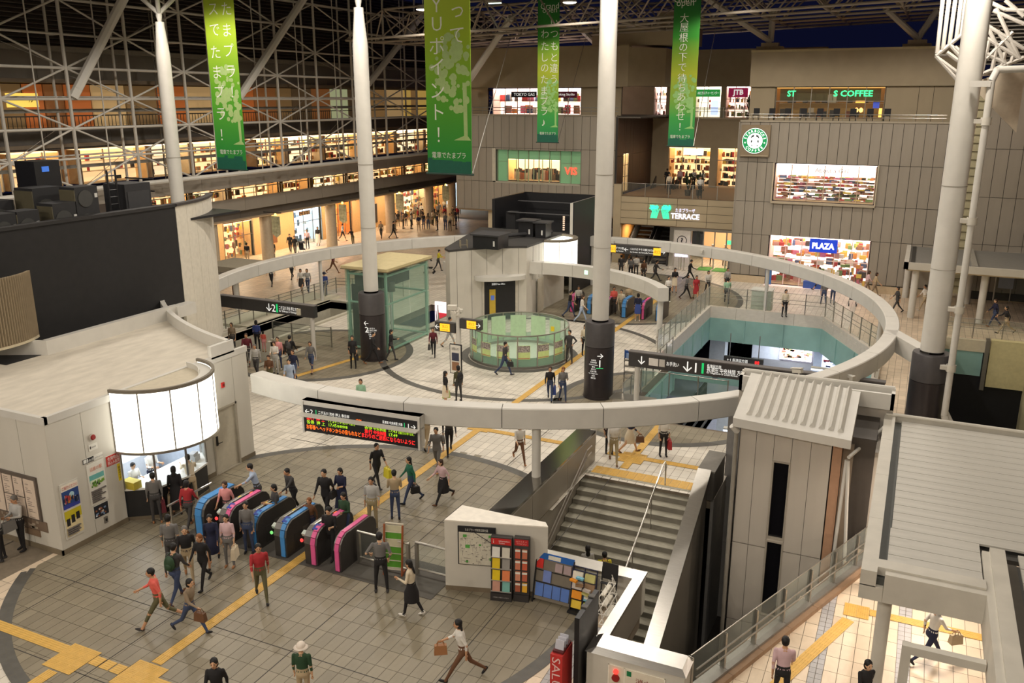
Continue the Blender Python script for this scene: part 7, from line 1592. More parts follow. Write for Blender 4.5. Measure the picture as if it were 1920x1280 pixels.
t = thing('tube_light', GY(930,4,58), 'bright white tube light clipped under the roof truss', 'lamp'); p = GY(928,4,58); MB().obox(p,(.95,.2,.1),.15).build('housing', M_white, t); MB().obox(p-Vector((0,0,.07)),(.9,.16,.05),.15).build('tube', E(225,255,235,5.0), t)
# lattice gable beside column 3
rg = thing('gable_truss', GY(1790,100,46), 'white tubular gable truss meeting the roof column', 'truss')
segs = [(1755,105,1812,58),(1755,105,1797,152),(1797,152,1812,130),(1812,58,1830,50),(1757,100,1768,-5),(1768,92,1780,-5),(1780,85,1792,-5),(1793,75,1803,-5),(1803,66,1812,-5),(1775,98,1812,125),(1790,88,1812,108),(1762,112,1800,140),(1780,82,1806,112),
 (1851,48,1920,92),(1850,72,1915,112),(1848,100,1890,122),(1838,140,1920,108),(1855,75,1840,138),(1870,85,1860,133),(1885,98,1878,126),(1900,105,1896,118),(1900,60,1850,110),(1885,0,1920,30),(1868,15,1912,110),(1862,20,1920,45),(1851,48,1886,122),(1870,58,1912,112),(1858,5,1885,18),(1885,18,1920,20)]
for x0,y0,x1,y1 in segs: bar('tube', M_tube, rg, GY(x0,y0,46), GY(x1,y1,46), .09)
for x0,y0 in ((1755,105),(1812,58),(1851,48),(1920,92),(1838,140)):
    p = GY(x0,y0,46); bar('rear_tube', M_tube, rg, p, p+Vector((.6,3.0,.1)), .07)
t = thing('gable_screen', GY(1880,100,49), 'louvred screen panel behind the gable truss', 'screen')
p0,p1 = GY(1845,30,49), GY(1935,120,49)
b = MB()
for k in range(14): z = p1.z+(p0.z-p1.z)*k/13; b.box(p0.x,48.9,z,p1.x+2,49.05,z+.05)
b.build('louvre_blades', C(120,114,104), t, smooth=False, kind='stuff'); MB().box(p0.x,49.1,p1.z,p1.x+2,49.2,p0.z).build('back_sheet', C(70,66,62), t)
q0,q1 = GY(1838,150,47), GY(1925,120,47); b = MB(); b.add([(q0.x,47,q0.z),(q1.x,47,q1.z),(q1.x,47,q1.z-3),(q0.x,47,q0.z-.6),(q0.x,47.3,q0.z),(q1.x,47.3,q1.z),(q1.x,47.3,q1.z-3),(q0.x,47.3,q0.z-.6)],[(0,3,2,1),(4,5,6,7),(0,1,5,4),(1,2,6,5),(2,3,7,6),(3,0,4,7)]); b.build('fascia_sheet', C(176,164,144), t, smooth=False)

# ------------------------------------------------------------------ BANNERS
def gradmat(name, stops, z0, z1):
    m = bpy.data.materials.new(name); m.use_nodes = True; nt = m.node_tree; bs_ = nt.nodes['Principled BSDF']; bs_.inputs['Roughness'].default_value = .75
    tc = nt.nodes.new('ShaderNodeTexCoord'); sx = nt.nodes.new('ShaderNodeSeparateXYZ'); mr = nt.nodes.new('ShaderNodeMapRange'); rp_ = nt.nodes.new('ShaderNodeValToRGB')
    mr.inputs[1].default_value = z0; mr.inputs[2].default_value = z1
    nt.links.new(tc.outputs['Object'], sx.inputs[0]); nt.links.new(sx.outputs[2], mr.inputs[0]); nt.links.new(mr.outputs[0], rp_.inputs[0]); nt.links.new(rp_.outputs[0], bs_.inputs['Base Color'])
    f = lambda v: ((v/255+.055)/1.055)**2.4
    els = rp_.color_ramp.elements
    while len(els) < len(stops): els.new(.5)
    for e,(p,c) in zip(els,stops): e.position = p; e.color = (*[f(v) for v in c],1)
    return m
M_btext = C(232,236,222,.7)
def banner(label, Y, pxl, pxr, pyb, chars, small, stops, treel, skyl, hpx, ztop=18.0):
    a_, c_ = GY(pxl,pyb,Y), GY(pxr,pyb,Y); x0, x1, z0 = a_.x, c_.x, (a_.z+c_.z)/2; w_ = x1-x0
    t = thing('hanging_banner', ((x0+x1)/2,Y,z0), label, 'banner', 'green vertical banners')
    zvis = GY(pxl,0,Y).z; ztop = zvis + .9
    m = gradmat('banner_cloth_%d' % pxl, stops, 0.0, zvis-z0)
    MB().box(x0,Y-.012,z0,x1,Y+.012,ztop).build('cloth', m, t, smooth=False)
    MB().tube((x0-.08,Y,z0),(x1+.08,Y,z0),.04,8).build('bottom_pole', C(30,60,50), t); MB().tube((x0-.08,Y,ztop),(x1+.08,Y,ztop),.04,8).build('top_pole', M_rail, t)
    for x in (x0,x1): bar('hanging_wire', M_rail, t, (x,Y,ztop), (x,Y,ztop+3.4), .008)
    b = MB(); rr = random.Random(pxl); zz = z0+.02; x = x0+.02
    while x < x1-.1: ww = rr.uniform(.08,.3)*w_; h_ = rr.uniform(.10,.26)*w_+.12*w_; b.box(x,Y-.016,zz,min(x+ww,x1-.02),Y-.0145,zz+h_); x += ww
    b.build('skyline_print', C(14,92,72), t, smooth=False)
    b = MB(); cx_, cz = x0+w_*.66, z0+w_*1.95
    for k in range(90):
        ang_ = rr.uniform(0,2*pi); rad = math.sqrt(rr.random())*w_*.55; px_, pz = cx_+rad*cos(ang_)*.95, cz+rad*sin(ang_)*1.3; r_ = rr.uniform(.03,.09)*w_
        r_ = min(r_, px_-x0-.02, x1-.02-px_)
        if r_ < .02: continue
        V = [(px_+r_*cos(2*pi*q/10),Y-.0155-.00004*k,pz+r_*sin(2*pi*q/10)) for q in range(10)]; b.face(V)
    b.build('tree_crown_print', C(*treel), t, smooth=False, kind='stuff')
    b = MB(); xt = x0+w_*.86; b.add([(xt-.04*w_,Y-.0158,cz-.2*w_),(xt+.05*w_,Y-.0158,cz-.2*w_),(xt+.06*w_,Y-.0158,z0+.75*w_),(x1-.01,Y-.0158,z0+.66*w_),(xt-.25*w_,Y-.0158,z0+.66*w_),(xt-.02*w_,Y-.0158,z0+.75*w_)],[(0,5,4,3,2,1)]); b.build('tree_trunk_print', C(*treel), t, smooth=False)
    for ch,cx__,cy__,hp in chars:
        p = GY(cx__,cy__,Y); d_ = (p-Vector((0,0,CAMZ))).dot(_F); text('lettering',ch,M_btext,t,(p.x,Y-.02,p.z),hp*d_/FPX*.74,weight=-.004)
    p = GY(small[0],small[1],Y); text('lettering','電車でたまプラ',M_btext,t,(p.x,Y-.02,p.z),w_*.10,wfit=w_*.76)
    return t
Z1 = lambda L,ox=0,oy=0,h=36: [(c,ox+x/4,oy+y/4,h) for c,x,y in L]
SA = [(0,(40,130,62)),(.12,(38,140,50)),(.45,(84,160,30)),(.8,(160,190,40)),(1,(170,196,50))]
SB = [(0,(24,130,80)),(.2,(60,160,70)),(.5,(176,190,50)),(.75,(50,140,40)),(1,(20,100,40))]
banner('narrow green banner nearest the black plant cabinets', 37.0, 409,463,318, Z1([('た',1700,65),('ま',1705,225),('プ',1720,375),('ラ',1735,535),('！',1745,690),('ス',1600,70),('で',1612,225),('た',1620,390),('ま',1630,540),('プ',1650,685),('ラ',1660,855),('！',1665,1010)],h=27), (434,285), SA, (166,194,124), 0, 27)
banner('wide green banner in the middle beside the tree print', 32.0, 803,885,326, Z1([('Y',1355,40),('U',1358,180),('ポ',1358,340),('イ',1358,500),('ン',1365,680),('ト',1375,840),('！',1372,1010),('っ',1512,90),('て',1508,265)],480,0,36), (842,291), SA, (166,194,124), 0, 36)
banner('slim green banner ending in a music note', 60.0, 1007,1046,267, Z1([('い',320,175),('つ',318,255),('も',318,345),('と',317,430),('違',315,510),('う',315,595),('わ',248,255),('た',248,345),('し',248,430),('の',246,510),('た',245,595),('ま',243,680),('プ',243,755),('ラ',242,835),('♪',237,920)],960,0,18)+[('Grand',1031,11,15),('open',1031,22,15)], (1027,250), SB, (150,200,120), 0, 18)
banner('slim green banner hanging before the terrace recess', 57.0, 1252,1300,274, Z1([('大',1294,135),('屋',1292,205),('根',1288,280),('の',1285,355),('下',1282,430),('で',1278,505),('待',1275,585),('ち',1274,655),('あ',1270,725),('わ',1266,800),('せ',1264,870),('！',1260,950)],960,0,18)+[('Grand',1285,-2,17),('open',1285,9,17)], (1275,256), SB, (150,200,120), 0, 18)
for lb,p,q in (('thin guy wire from the wide banner down to the ring', GY(886,326,32), GY(960,60,70)), ('thin guy wire from the slim music-note banner', GY(1046,266,60), GY(1112,20,72)), ('thin guy wire from the terrace banner', GY(1300,274,57), GY(1352,0,66))):
    t = thing('guy_wire', p, lb, 'wire'); bar('wire', M_rail, t, p, q, .02); bar('shackle', M_rail, t, p, p+(q-p).normalized()*.3, .04)
# ------------------------------------------------------------------ PEOPLE
def _ell(mb, c, r, n=10, m=7, rot=None):
    V = []; c = Vector(c)
    for j in range(m+1):
        t = pi*j/m
        for i in range(n):
            p = Vector((r[0]*sin(t)*cos(2*pi*i/n), r[1]*sin(t)*sin(2*pi*i/n), r[2]*cos(t)))
            if rot: p = rot @ p
            V.append(c+p)
    mb.add(V, [(j*n+i, (j+1)*n+i, (j+1)*n+(i+1) % n, j*n+(i+1) % n) for j in range(m) for i in range(n)])
def _limb(mb, p, q, r0, r1, n=10):
    p, q = Vector(p), Vector(q); _ell(mb, p, (r0,)*3, n, 6); _ell(mb, q, (r1,)*3, n, 6); mb.tube(p, q, r0, n, r1, cap=False)
def _loft(mb, rings, n=16):
    V = []
    for (c, rx, ry) in rings:
        for i in range(n): V.append((c[0]+rx*cos(2*pi*i/n), c[1]+ry*sin(2*pi*i/n), c[2]))
    F = [(j*n+i, j*n+(i+1) % n, (j+1)*n+(i+1) % n, (j+1)*n+i) for j in range(len(rings)-1) for i in range(n)]
    mb.add(V, F + [tuple(range(n-1,-1,-1)), tuple((len(rings)-1)*n+i for i in range(n))])
SLOTS = 10
def pose_body(legs, arms, lean=0.0, head=(0,0), fem=False):
    """legs: per side (thigh forward deg, knee bend deg, out deg); arms: per side (forward deg, out deg, elbow deg, forearm inward deg). faces +y"""
    reg = []                                                     # (mesh builder, slot)
    def part(slot): mb = MB(); reg.append((mb, slot)); return mb
    hipz = .90; fw = lambda a, o=0: Vector((sin(R(o)), sin(R(a))*cos(R(o)), -cos(R(a))*cos(R(o))))
    info = {}; feet = []
    for s, (a, k, o) in zip((-1, 1), legs):
        hp = Vector((s*.085, 0, hipz)); kn = hp + fw(a, s*o)*.43; an = kn + fw(a-k, s*o*.5)*.41
        _limb(part(5), hp, kn, .083 if not fem else .080, .056); _limb(part(6), kn, an, .055, .037)
        fdir = Vector((0, 1, 0)); fa = max(-50, min(20, (a-k)*.9)); rot = Matrix.Rotation(R(fa), 3, 'X')
        f0 = part(7); _ell(f0, an + rot @ Vector((0,.065,-.035)), (.043,.128,.036), 10, 6, rot); _ell(f0, an + rot @ Vector((0,-.015,-.022)), (.04,.05,.05), 10, 6, rot)
        feet.append((an + rot @ Vector((0,.06,-.07))).z); info['ankle%d' % s] = an
    L = R(lean); sh = lambda x, y, z: Vector((x, y + sin(L)*(z-hipz), hipz + cos(L)*(z-hipz)))
    tor = part(1); w = .92 if fem else 1.0
    _loft(tor, [(sh(0,0,1.0),.150*w,.105),(sh(0,0,1.10),.140*w,.100),(sh(0,.008,1.22),.160*w,.115 if not fem else .122),(sh(0,.0,1.34),.172*w,.110),(sh(0,-.008,1.41),.150*w,.085),(sh(0,-.012,1.45),.075,.065)])
    _loft(part(4), [(sh(0,0,.82),.155,.115),(sh(0,-.008,.90),.168,.125),(sh(0,0,1.0),.150*w,.107),(sh(0,0,1.03),.148*w,.104)])
    nk = part(0); _limb(nk, sh(0,-.015,1.42), sh(0,.005,1.52), .055, .052)
    hc = sh(0, .018, 1.60); Rh = Matrix.Rotation(R(head[1]), 3, 'Z') @ Matrix.Rotation(R(-head[0]), 3, 'X')
    _ell(nk, hc, (.074,.092,.112), 14, 10, Rh); _ell(nk, hc + Rh @ Vector((0,.03,-.055)), (.052,.058,.056), 12, 8, Rh); _ell(nk, hc + Rh @ Vector((0,.096,-.012)), (.013,.022,.026), 8, 6, Rh)
    for s in (-1, 1): _ell(nk, hc + Rh @ Vector((s*.076,-.005,-.01)), (.012,.022,.032), 8, 6, Rh)
    info['head'] = hc; info['Rh'] = Rh; info['back'] = sh(0,-.10,1.25)
    fingers = MB()
    for s, (a, o, e, inw) in zip((-1, 1), arms):
        so = sh(s*.178*w, -.005, 1.385); up = fw(a, s*o); el = so + up*.275
        ax = Vector((-1, 0, 0)); fr_ = fw(a+e, s*o*.6); fr_ = (fr_ + Vector((-s*sin(R(inw)), 0, 0))).normalized(); wr = el + fr_*.245
        _limb(part(2), so, el, .056 if not fem else .050, .042); _limb(part(3), el, wr, .041, .028)
        hd = part(0); q = fr_.to_track_quat('Z', 'Y').to_matrix(); pc_ = wr + fr_*.045; _ell(hd, pc_, (.018,.040,.052), 10, 6, q); info['hand%d' % s] = wr + fr_*.09
        side = q @ Vector((0,1,0)); nrm = q @ Vector((1,0,0))
        for kf, (off, ln) in enumerate(((-.030,.062),(-.010,.075),(.010,.070),(.028,.052))):
            p0 = pc_ + fr_*.035 + side*off; p1 = p0 + fr_*ln*.55; p2 = p1 + (fr_*.7 - nrm*s*.7).normalized()*ln*.45; fingers.tube(p0,p1,.0095,6,.009); fingers.tube(p1,p2,.009,6,.007)
        p0 = pc_ - fr_*.015 - side*.032; p1 = p0 + (fr_*.6 - side*.8).normalized()*.035; fingers.tube(p0,p1,.011,6,.010); fingers.tube(p1,p1+fr_*.03,.010,6,.008)
    kd = kdtree.KDTree(sum(len(m.v) for m, _ in reg)); V = []; F = []; lab = []
    for m, s in reg:
        n = len(V); V += m.v; F += [tuple(i+n for i in f) for f in m.f]; lab += [s]*len(m.v)
    for i, v in enumerate(V): kd.insert(v, i)
    kd.balance()
    me = bpy.data.meshes.new('figure'); me.from_pydata(V, [], F); o = bpy.data.objects.new('figure', me)
    md = o.modifiers.new('r', 'REMESH'); md.mode = 'VOXEL'; md.voxel_size = .017; ms = o.modifiers.new('s', 'SMOOTH'); ms.factor = .5; ms.iterations = 3
    out = evaluated_mesh(o); bpy.data.objects.remove(o); bpy.data.meshes.remove(me)
    z0 = min(v.co.z for v in out.vertices)
    vv = [tuple(v.co) for v in out.vertices]; ff = [tuple(p.vertices) for p in out.polygons]; mi = [lab[kd.find(p.center)[1]] for p in out.polygons]
    n = len(vv); vv += fingers.v; ff += [tuple(i+n for i in f) for f in fingers.f]; mi += [0]*len(fingers.f)
    ex = MB()
    for s in (-1,1): _ell(ex, hc + Rh @ Vector((s*.030,.086,.012)), (.012,.006,.007), 8, 5, Rh); _ell(ex, hc + Rh @ Vector((s*.030,.088,.034)), (.018,.006,.004), 8, 5, Rh)
    n = len(vv); vv += ex.v; ff += [tuple(i+n for i in f) for f in ex.f]; mi += [8]*len(ex.f)
    ex = MB(); _ell(ex, hc + Rh @ Vector((0,.086,-.052)), (.022,.008,.006), 8, 5, Rh); n = len(vv); vv += ex.v; ff += [tuple(i+n for i in f) for f in ex.f]; mi += [9]*len(ex.f)
    bpy.data.meshes.remove(out)
    me = bpy.data.meshes.new('person'); me.from_pydata([(x,y,z-z0) for x,y,z in vv], [], ff)
    for k in range(SLOTS): me.materials.append(M_ink)
    me.polygons.foreach_set('material_index', mi); me.polygons.foreach_set('use_smooth', [True]*len(ff)); me.update()
    dz = Vector((0,0,-z0)); info = {k: (v + dz if isinstance(v, Vector) else v) for k, v in info.items()}; info['hip'] = Vector((0,0,hipz-z0)); info['sh'] = lambda z: sh(0,0,z)+dz
    return me, info
POSES = {
 'stand': ([(1,2,3),(-2,2,3)], [(2,8,12,4),(-3,8,10,4)], 0, (4,0)),
 'wait': ([(3,4,4),(-4,1,5)], [(8,10,30,10),(4,8,18,8)], 2, (12,12)),
 'walk': ([(24,6,1),(-20,22,1)], [(-20,8,18,4),(22,8,24,6)], 4, (4,0)),
 'walkb': ([(-20,24,1),(24,6,1)], [(22,8,24,6),(-18,8,18,4)], 4, (4,0)),
 'stride': ([(32,4,1),(-26,30,1)], [(-28,10,30,4),(30,10,40,8)], 8, (4,0)),
 'hold': ([(4,3,3),(-3,2,3)], [(14,8,88,24),(12,8,80,24)], 2, (16,0)),
 'phone': ([(16,6,2),(-12,16,2)], [(10,8,95,20),(-6,8,14,4)], 3, (18,0)),
 'hip': ([(1,2,6),(-1,2,6)], [(-18,38,75,50),(-12,20,40,30)], -1, (2,-8)),
 'reach': ([(14,8,2),(-14,12,2)], [(48,8,20,6),(-8,8,14,4)], 14, (10,0)),
 'lean': ([(4,4,3),(-8,3,3)], [(50,10,50,14),(46,10,54,14)], 20, (14,0)),
 'push': ([(18,6,1),(-16,18,1)], [(34,6,44,4),(34,6,44,4)], 8, (6,0)),
 'bagarm': ([(3,3,3),(-3,2,3)], [(2,10,8,2),(6,12,70,10)], 1, (6,8)),
}
_PB = {}
def body(pose, fem):
    k = (pose, fem)
    if k not in _PB: _PB[k] = pose_body(*POSES[pose], fem=fem)
    return _PB[k]
CL = dict(bk=(28,26,28),nv=(30,34,62),gy=(112,110,108),lg=(176,174,170),dg=(62,60,60),wh=(222,218,210),cr=(220,206,180),be=(176,156,124),kh=(160,146,112),ol=(92,88,60),br=(104,70,46),tn=(160,110,70),rd=(170,44,50),co=(224,100,88),pk=(222,150,150),pp=(208,176,180),gn=(34,100,76),dgn=(40,70,44),mi=(150,190,160),bl=(60,80,150),lb=(170,186,210),jn=(58,70,100),ye=(214,200,50),mr=(96,28,40),tp=(140,122,100),or_=(190,96,40),wt=(240,238,232),li=(190,210,130))
def cmat(k, r=.8): return C(*CL[k], r)
SKIN = [C(206,160,124,.55), C(196,148,112,.55), C(214,170,134,.55)]
HAIR = dict(k=(20,17,16), b=(62,40,26), g=(104,100,96), o=(128,78,38), w=(226,214,200), n=(34,40,64))
_HM = {}
def hair_mesh(style):
    if style in _HM: return _HM[style]
    mb = MB()
    _ell(mb, (0,-.022,.030), (.087,.098,.098), 16, 10)
    if style == 'short': _ell(mb, (0,-.045,-.012), (.080,.060,.078), 12, 8)
    if style == 'bob': _ell(mb, (0,-.035,-.03), (.092,.078,.115), 14, 9)
    if style in ('long','pony'): 
        _ell(mb, (0,-.035,-.03), (.088,.075,.11), 14, 9)
        _ell(mb, (0,-.075,-.17), (.075 if style == 'long' else .035,.035,.16), 12, 8)
    if style == 'bun': _ell(mb, (0,-.10,.05), (.045,.045,.045), 10, 7)
    if style == 'hat':
        mb = MB(); _ell(mb, (0,-.01,.04), (.112,.128,.105), 16, 9); mb.lathe([(.10,.02),(.175,-.005),(.175,.005),(.10,.035)], 0, -.005, 20)
    if style == 'cap': mb.lathe([(.0,.135),(.09,.12),(.112,.085),(.10,.05)], 0, 0, 16); mb.obox((0,.10,.055),(.15,.09,.014))
    me = bpy.data.meshes.new('hair'); me.from_pydata(mb.v, [], mb.f)
    me.polygons.foreach_set('use_smooth', [True]*len(me.polygons)); me.update(); _HM[style] = me; return me
_SM = {}
def skirt_mesh(pose, fem, ln, kind):
    k = (pose, fem, ln, kind)
    if k in _SM: return _SM[k]
    me_, inf = body(pose, fem); mb = MB(); h = inf['hip'].z; flare = .19 if kind == 'narrow' else .26
    st_ = 1.35 if pose in ('walk','walkb','stride','phone','push','reach') else 1.0
    n = 20; V = []; prof = [(h+.12,.150,.112),(h+.0,.178,.135),(h-.15,.19,.15*st_),(h-ln,flare,.16*st_+(.04 if kind != 'narrow' else 0))]
    for z, rx, ry in prof:
        for i in range(n): q = 1 + (.05*sin(5*2*pi*i/n) if kind != 'narrow' and z < h-.1 else 0); V.append((rx*q*cos(2*pi*i/n), ry*q*sin(2*pi*i/n), z))
    mb.add(V, [(j*n+i,(j+1)*n+i,(j+1)*n+(i+1)%n,j*n+(i+1)%n) for j in range(3) for i in range(n)]); mb.add(V[-n:], [tuple(range(n))])
    me = bpy.data.meshes.new('skirt'); me.from_pydata(mb.v, [], mb.f); me.materials.append(M_ink); me.polygons.foreach_set('use_smooth', [True]*len(me.polygons)); me.update(); _SM[k] = me; return me
def obj_mat(o, k, m): o.material_slots[k].link = 'OBJECT'; o.material_slots[k].material = m
PCOUNT = [0]
def person(px, py, th, pose, hair, top, bot, label, z=0.0, h=1.66, group='people on the concourse', pos=None, bag=None):
    """hair 'style:colour'; top 'colour:s|l' ; bot 'colour:t|h|s|d' (trousers, shorts, skirt, long skirt) optional :legcolour ; th 0 = walking away, 90 = to the right"""
    PCOUNT[0] += 1; rnd_ = random.Random(PCOUNT[0]*7)
    st, hcol = hair.split(':'); tc, sl = top.split(':'); bp = bot.split(':'); fem = st in ('bob','long','pony','bun') or bp[1] in 'sd'
    me, inf = body(pose, fem)
    p = Vector(pos) if pos else G(px, py, z); f2 = Vector((-sin(YAW), cos(YAW))); r2 = Vector((cos(YAW), sin(YAW))); d = f2*cos(R(th)) + r2*sin(R(th))
    o = bpy.data.objects.new('person', me); COL.objects.link(o); k = h/1.70; o.location = p; o.scale = (k,)*3; o.rotation_euler = (0,0,math.atan2(d.y,d.x)-pi/2)
    tag(o, label, 'person', group); ORG[o] = p
    sk = SKIN[PCOUNT[0] % 3]; tm = cmat(tc); bm_ = cmat(bp[0]); legm = sk if bp[1] in 'hsd' else bm_; 
    if len(bp) > 2: legm = cmat(bp[2])
    shoe = cmat(('bk','br','dg','bk','tn','wh')[rnd_.randrange(6)])
    ms = [sk, tm, tm, tm if sl == 'l' else sk, bm_, bm_ if bp[1] in 'th' else legm, legm if bp[1] != 't' else bm_, shoe, M_ink, C(150,84,74)]
    for i, m in enumerate(ms): obj_mat(o, i, m)
    hm = hair_mesh(st); hcm = C(*HAIR[hcol], .6)
    ho = bpy.data.objects.new('hat' if st in ('hat','cap') else 'hair', hm); COL.objects.link(ho); ho.parent = o
    if not hm.materials: hm.materials.append(M_ink)
    obj_mat(ho, 0, hcm)
    ho.matrix_local = Matrix.Translation(inf['head']) @ inf['Rh'].to_4x4()
    if bp[1] in 'sd':
        so = bpy.data.objects.new('skirt', skirt_mesh(pose, fem, .42 if bp[1] == 's' else .66, 'narrow' if bp[1] == 's' else 'full')); COL.objects.link(so); so.parent = o; obj_mat(so, 0, bm_)
    if bag:
        kind, bc, blabel = bag; M = Matrix.Translation(p) @ Matrix.Rotation(o.rotation_euler.z, 4, 'Z') @ Matrix.Scale(k, 4)
        m = cmat(bc, .6)
        if kind == 'back':
            c = M @ (inf['back'] + Vector((0,-.10,-.02))); t = thing('backpack', c, blabel, 'bag', 'bags', rz=o.rotation_euler.z); mb = MB(); _ell(mb,(0,0,0),(.15,.095,.22),12,8); mb.build('pack', m, t, local=True); mb = MB(); _ell(mb,(0,-.07,-.06),(.10,.05,.10),10,6); mb.build('pocket', m, t, local=True)
            for s in (-.08,.08): MB().path([Vector((s,.02,.2)),Vector((s,.16,.22)),Vector((s,.24,.1)),Vector((s*1.3,.2,-.1)),Vector((s,.05,-.16))],.012,5).build('strap', m, t, local=True)
        else:
            s = -1 if kind.endswith('L') else 1; c = M @ inf['hand%d' % s]; w_, hh = {'tote':(.34,.32),'hand':(.30,.22),'paper':(.26,.34),'case':(.42,.30)}[kind.rstrip('LR')]
            t = thing({'tote':'tote_bag','hand':'handbag','paper':'paper_bag','case':'briefcase'}[kind.rstrip('LR')], c, blabel, 'bag', 'bags', rz=o.rotation_euler.z+pi/2)
            mb = MB(); top_ = -.09; V = [(-w_/2*.9,-.05,top_),(w_/2*.9,-.05,top_),(w_/2*.9,.05,top_),(-w_/2*.9,.05,top_),(-w_/2,-.07,top_-hh),(w_/2,-.07,top_-hh),(w_/2,.07,top_-hh),(-w_/2,.07,top_-hh)]; mb.add(V,[(0,1,2,3),(7,6,5,4),(0,4,5,1),(1,5,6,2),(2,6,7,3),(3,7,4,0)]); mb.build('bag_body', m, t, local=True, smooth=False)
            for y in (-.045,.045): MB().path([Vector((-w_*.28,y,top_)),Vector((-w_*.16,y*.4,.0)),Vector((w_*.16,y*.4,.0)),Vector((w_*.28,y,top_))],.010,5).build('handle', m, t, local=True)
    return o
pp = person
# foreground
pp(303,1172,250,'stride','short:k','co:s','ol:h','person in coral shirt and olive shorts striding past the office',h=1.7)
pp(360,1185,110,'stride','bob:k','tp:l','jn:t','person in striped taupe top and jeans crossing the yellow path',h=1.58,bag=('handR','br','brown handbag carried beside the yellow path'))
pp(334,1125,15,'walk','short:k','dg:l','jn:t','person in dark grey shirt and jeans with a green backpack',bag=('back','dgn','dark green backpack worn by the person in jeans'))
pp(385,1098,195,'walk','bob:o','bk:l','bk:t','person with auburn hair all in black walking out',h=1.6)
pp(356,1086,160,'walk','short:g','bk:l','be:t','grey-haired person in black jacket beside the auburn-haired person')
pp(326,1072,350,'stand','short:k','gy:s','dg:t','person in grey polo with a dark strap facing the gates',h=1.72)
pp(402,1058,168,'walkb','bob:k','nv:l','nv:s','person in navy cardigan and skirt coming through the gates',h=1.6)
pp(432,1062,182,'stand','bob:k','pp:s','gy:t','person in pale lilac top with a patterned tote',h=1.58,bag=('toteL','cr','cream patterned tote carried in front of the gates'))
pp(468,1036,178,'stand','long:k','gy:l','jn:t','person in open grey cardigan standing at the blue gate',h=1.6)
pp(492,1124,158,'walk','short:k','rd:s','ol:t','person in red and white patterned shirt and olive trousers',h=1.68)
pp(716,1110,355,'hip','short:k','gy:s','bk:t','person seen from behind with one hand on the hip by the fence',h=1.74)
pp(773,1154,285,'phone','pony:k','cr:l','bk:s:bk','person in cream top and black skirt looking down at a phone',h=1.56)
pp(869,1272,262,'stride','long:k','wh:s','br:t','person in white top and brown trousers walking beside the display racks',h=1.62,bag=('handR','tn','tan shoulder bag of the person in brown trousers'))
pp(572,1322,2,'stand','hat:w','dgn:s','be:t','person in white sun hat and dark green knit',h=1.52)
pp(414,1352,175,'walk','bob:k','bk:l','gy:t','person in black jacket at the bottom frame edge',h=1.6)
pp(44,1030,205,'hold','short:g','lg:l','bk:t','grey-haired person in striped shirt by the fare charts',h=1.7,bag=('caseL','gy','grey briefcase held below the fare charts'))
pp(6,1050,250,'stand','bob:k','lg:l','bk:t','person in long pale grey coat at the frame edge',h=1.62)
pp(296,980,335,'stand','short:k','gy:l','dg:t','person in grey jacket waiting beside the counter',h=1.66,bag=('toteR','mr','dark bag held by the person waiting at the counter'))
pp(334,964,342,'stand','long:k','bk:l','bk:d','person in long black dress at the counter window',h=1.62,bag=('paperL','be','brown paper bag held at the counter window'))
pp(363,945,330,'lean','short:k','cr:l','be:t','person in beige shirt leaning on the counter',h=1.66,bag=('handR','gn','green shoulder bag at the counter'))
pp(357,990,5,'walk','bob:k','rd:l','dg:t','person in red checked shirt entering the first gate',h=1.6)
pp(430,988,190,'walk','bob:b','pk:s','dg:t','person in pink top passing between the grey and pink gates',h=1.58)
pp(487,962,255,'reach','short:k','lb:s','dg:t','person in pale blue shirt reaching over the ticket gate',h=1.72)
pp(522,1000,235,'hold','bob:k','dg:s','pp:t','person in charcoal tee holding something at the middle gate',h=1.6)
pp(553,966,222,'reach','short:k','dg:l','bk:t','person in dark jacket reaching towards a gate',h=1.66)
pp(614,973,196,'walk','short:k','bk:l','bk:t','person in dark suit and white shirt behind the gates',h=1.74)
pp(643,966,200,'hold','bob:k','nv:s','nv:d','person in navy dress beside the dark suit',h=1.6,bag=('handR','bk','black handbag of the person in the navy dress'))
pp(586,1012,200,'walk','bob:o','br:l','nv:t','small auburn-haired person passing the pink gate',h=1.42)
pp(622,1046,190,'phone','short:k','bk:s','bk:t','person in black tee inside the pink gate lane',h=1.6)
pp(650,1016,205,'phone','bob:k','dgn:l','jn:t','person in dark green sweater tapping the pink gate',h=1.6)
pp(700,992,185,'stand','short:k','lg:s','kh:t','person in checked shirt and khaki trousers behind the fence',h=1.7,bag=('back','dg','dark rucksack on the person in khaki trousers'))
pp(742,973,350,'hold','short:k','be:l','jn:t','person in beige waistcoat and jeans facing away',h=1.62)
pp(772,941,245,'walk','long:k','gn:l','jn:t','long-haired person in teal top and jeans',h=1.62,bag=('handL','bk','black bag swinging behind the teal top'))
pp(708,912,140,'walkb','short:k','bk:s','bk:t','person in black with a yellow bag on the olive floor',h=1.62,bag=('toteL','ye','yellow shoulder bag on the olive floor'))
pp(832,940,225,'stride','bob:b','pp:s','bk:s:bk','person in pale pink layers and black leggings',h=1.6)
pp(820,882,190,'walk','short:k','gy:s','gy:t','blurred person in grey walking under the ring beam',h=1.68)
pp(800,840,15,'walk','short:k','ol:l','be:t','person in beige trousers half hidden behind the ring beam',h=1.7)
pp(843,850,170,'walkb','short:k','dg:l','bk:t','person in black trousers half hidden by the ring beam',h=1.7,bag=('handR','gy','grey bag below the ring beam'))
pp(618,812,150,'stand','short:k','gy:l','kh:t','person whose khaki legs show below the departure board',h=1.7,bag=('handL','dg','dark shopping bag below the departure board'))
pp(679,778,180,'stand','bob:b','mi:s','cr:t','person in mint blouse behind the ring beam',h=1.55)
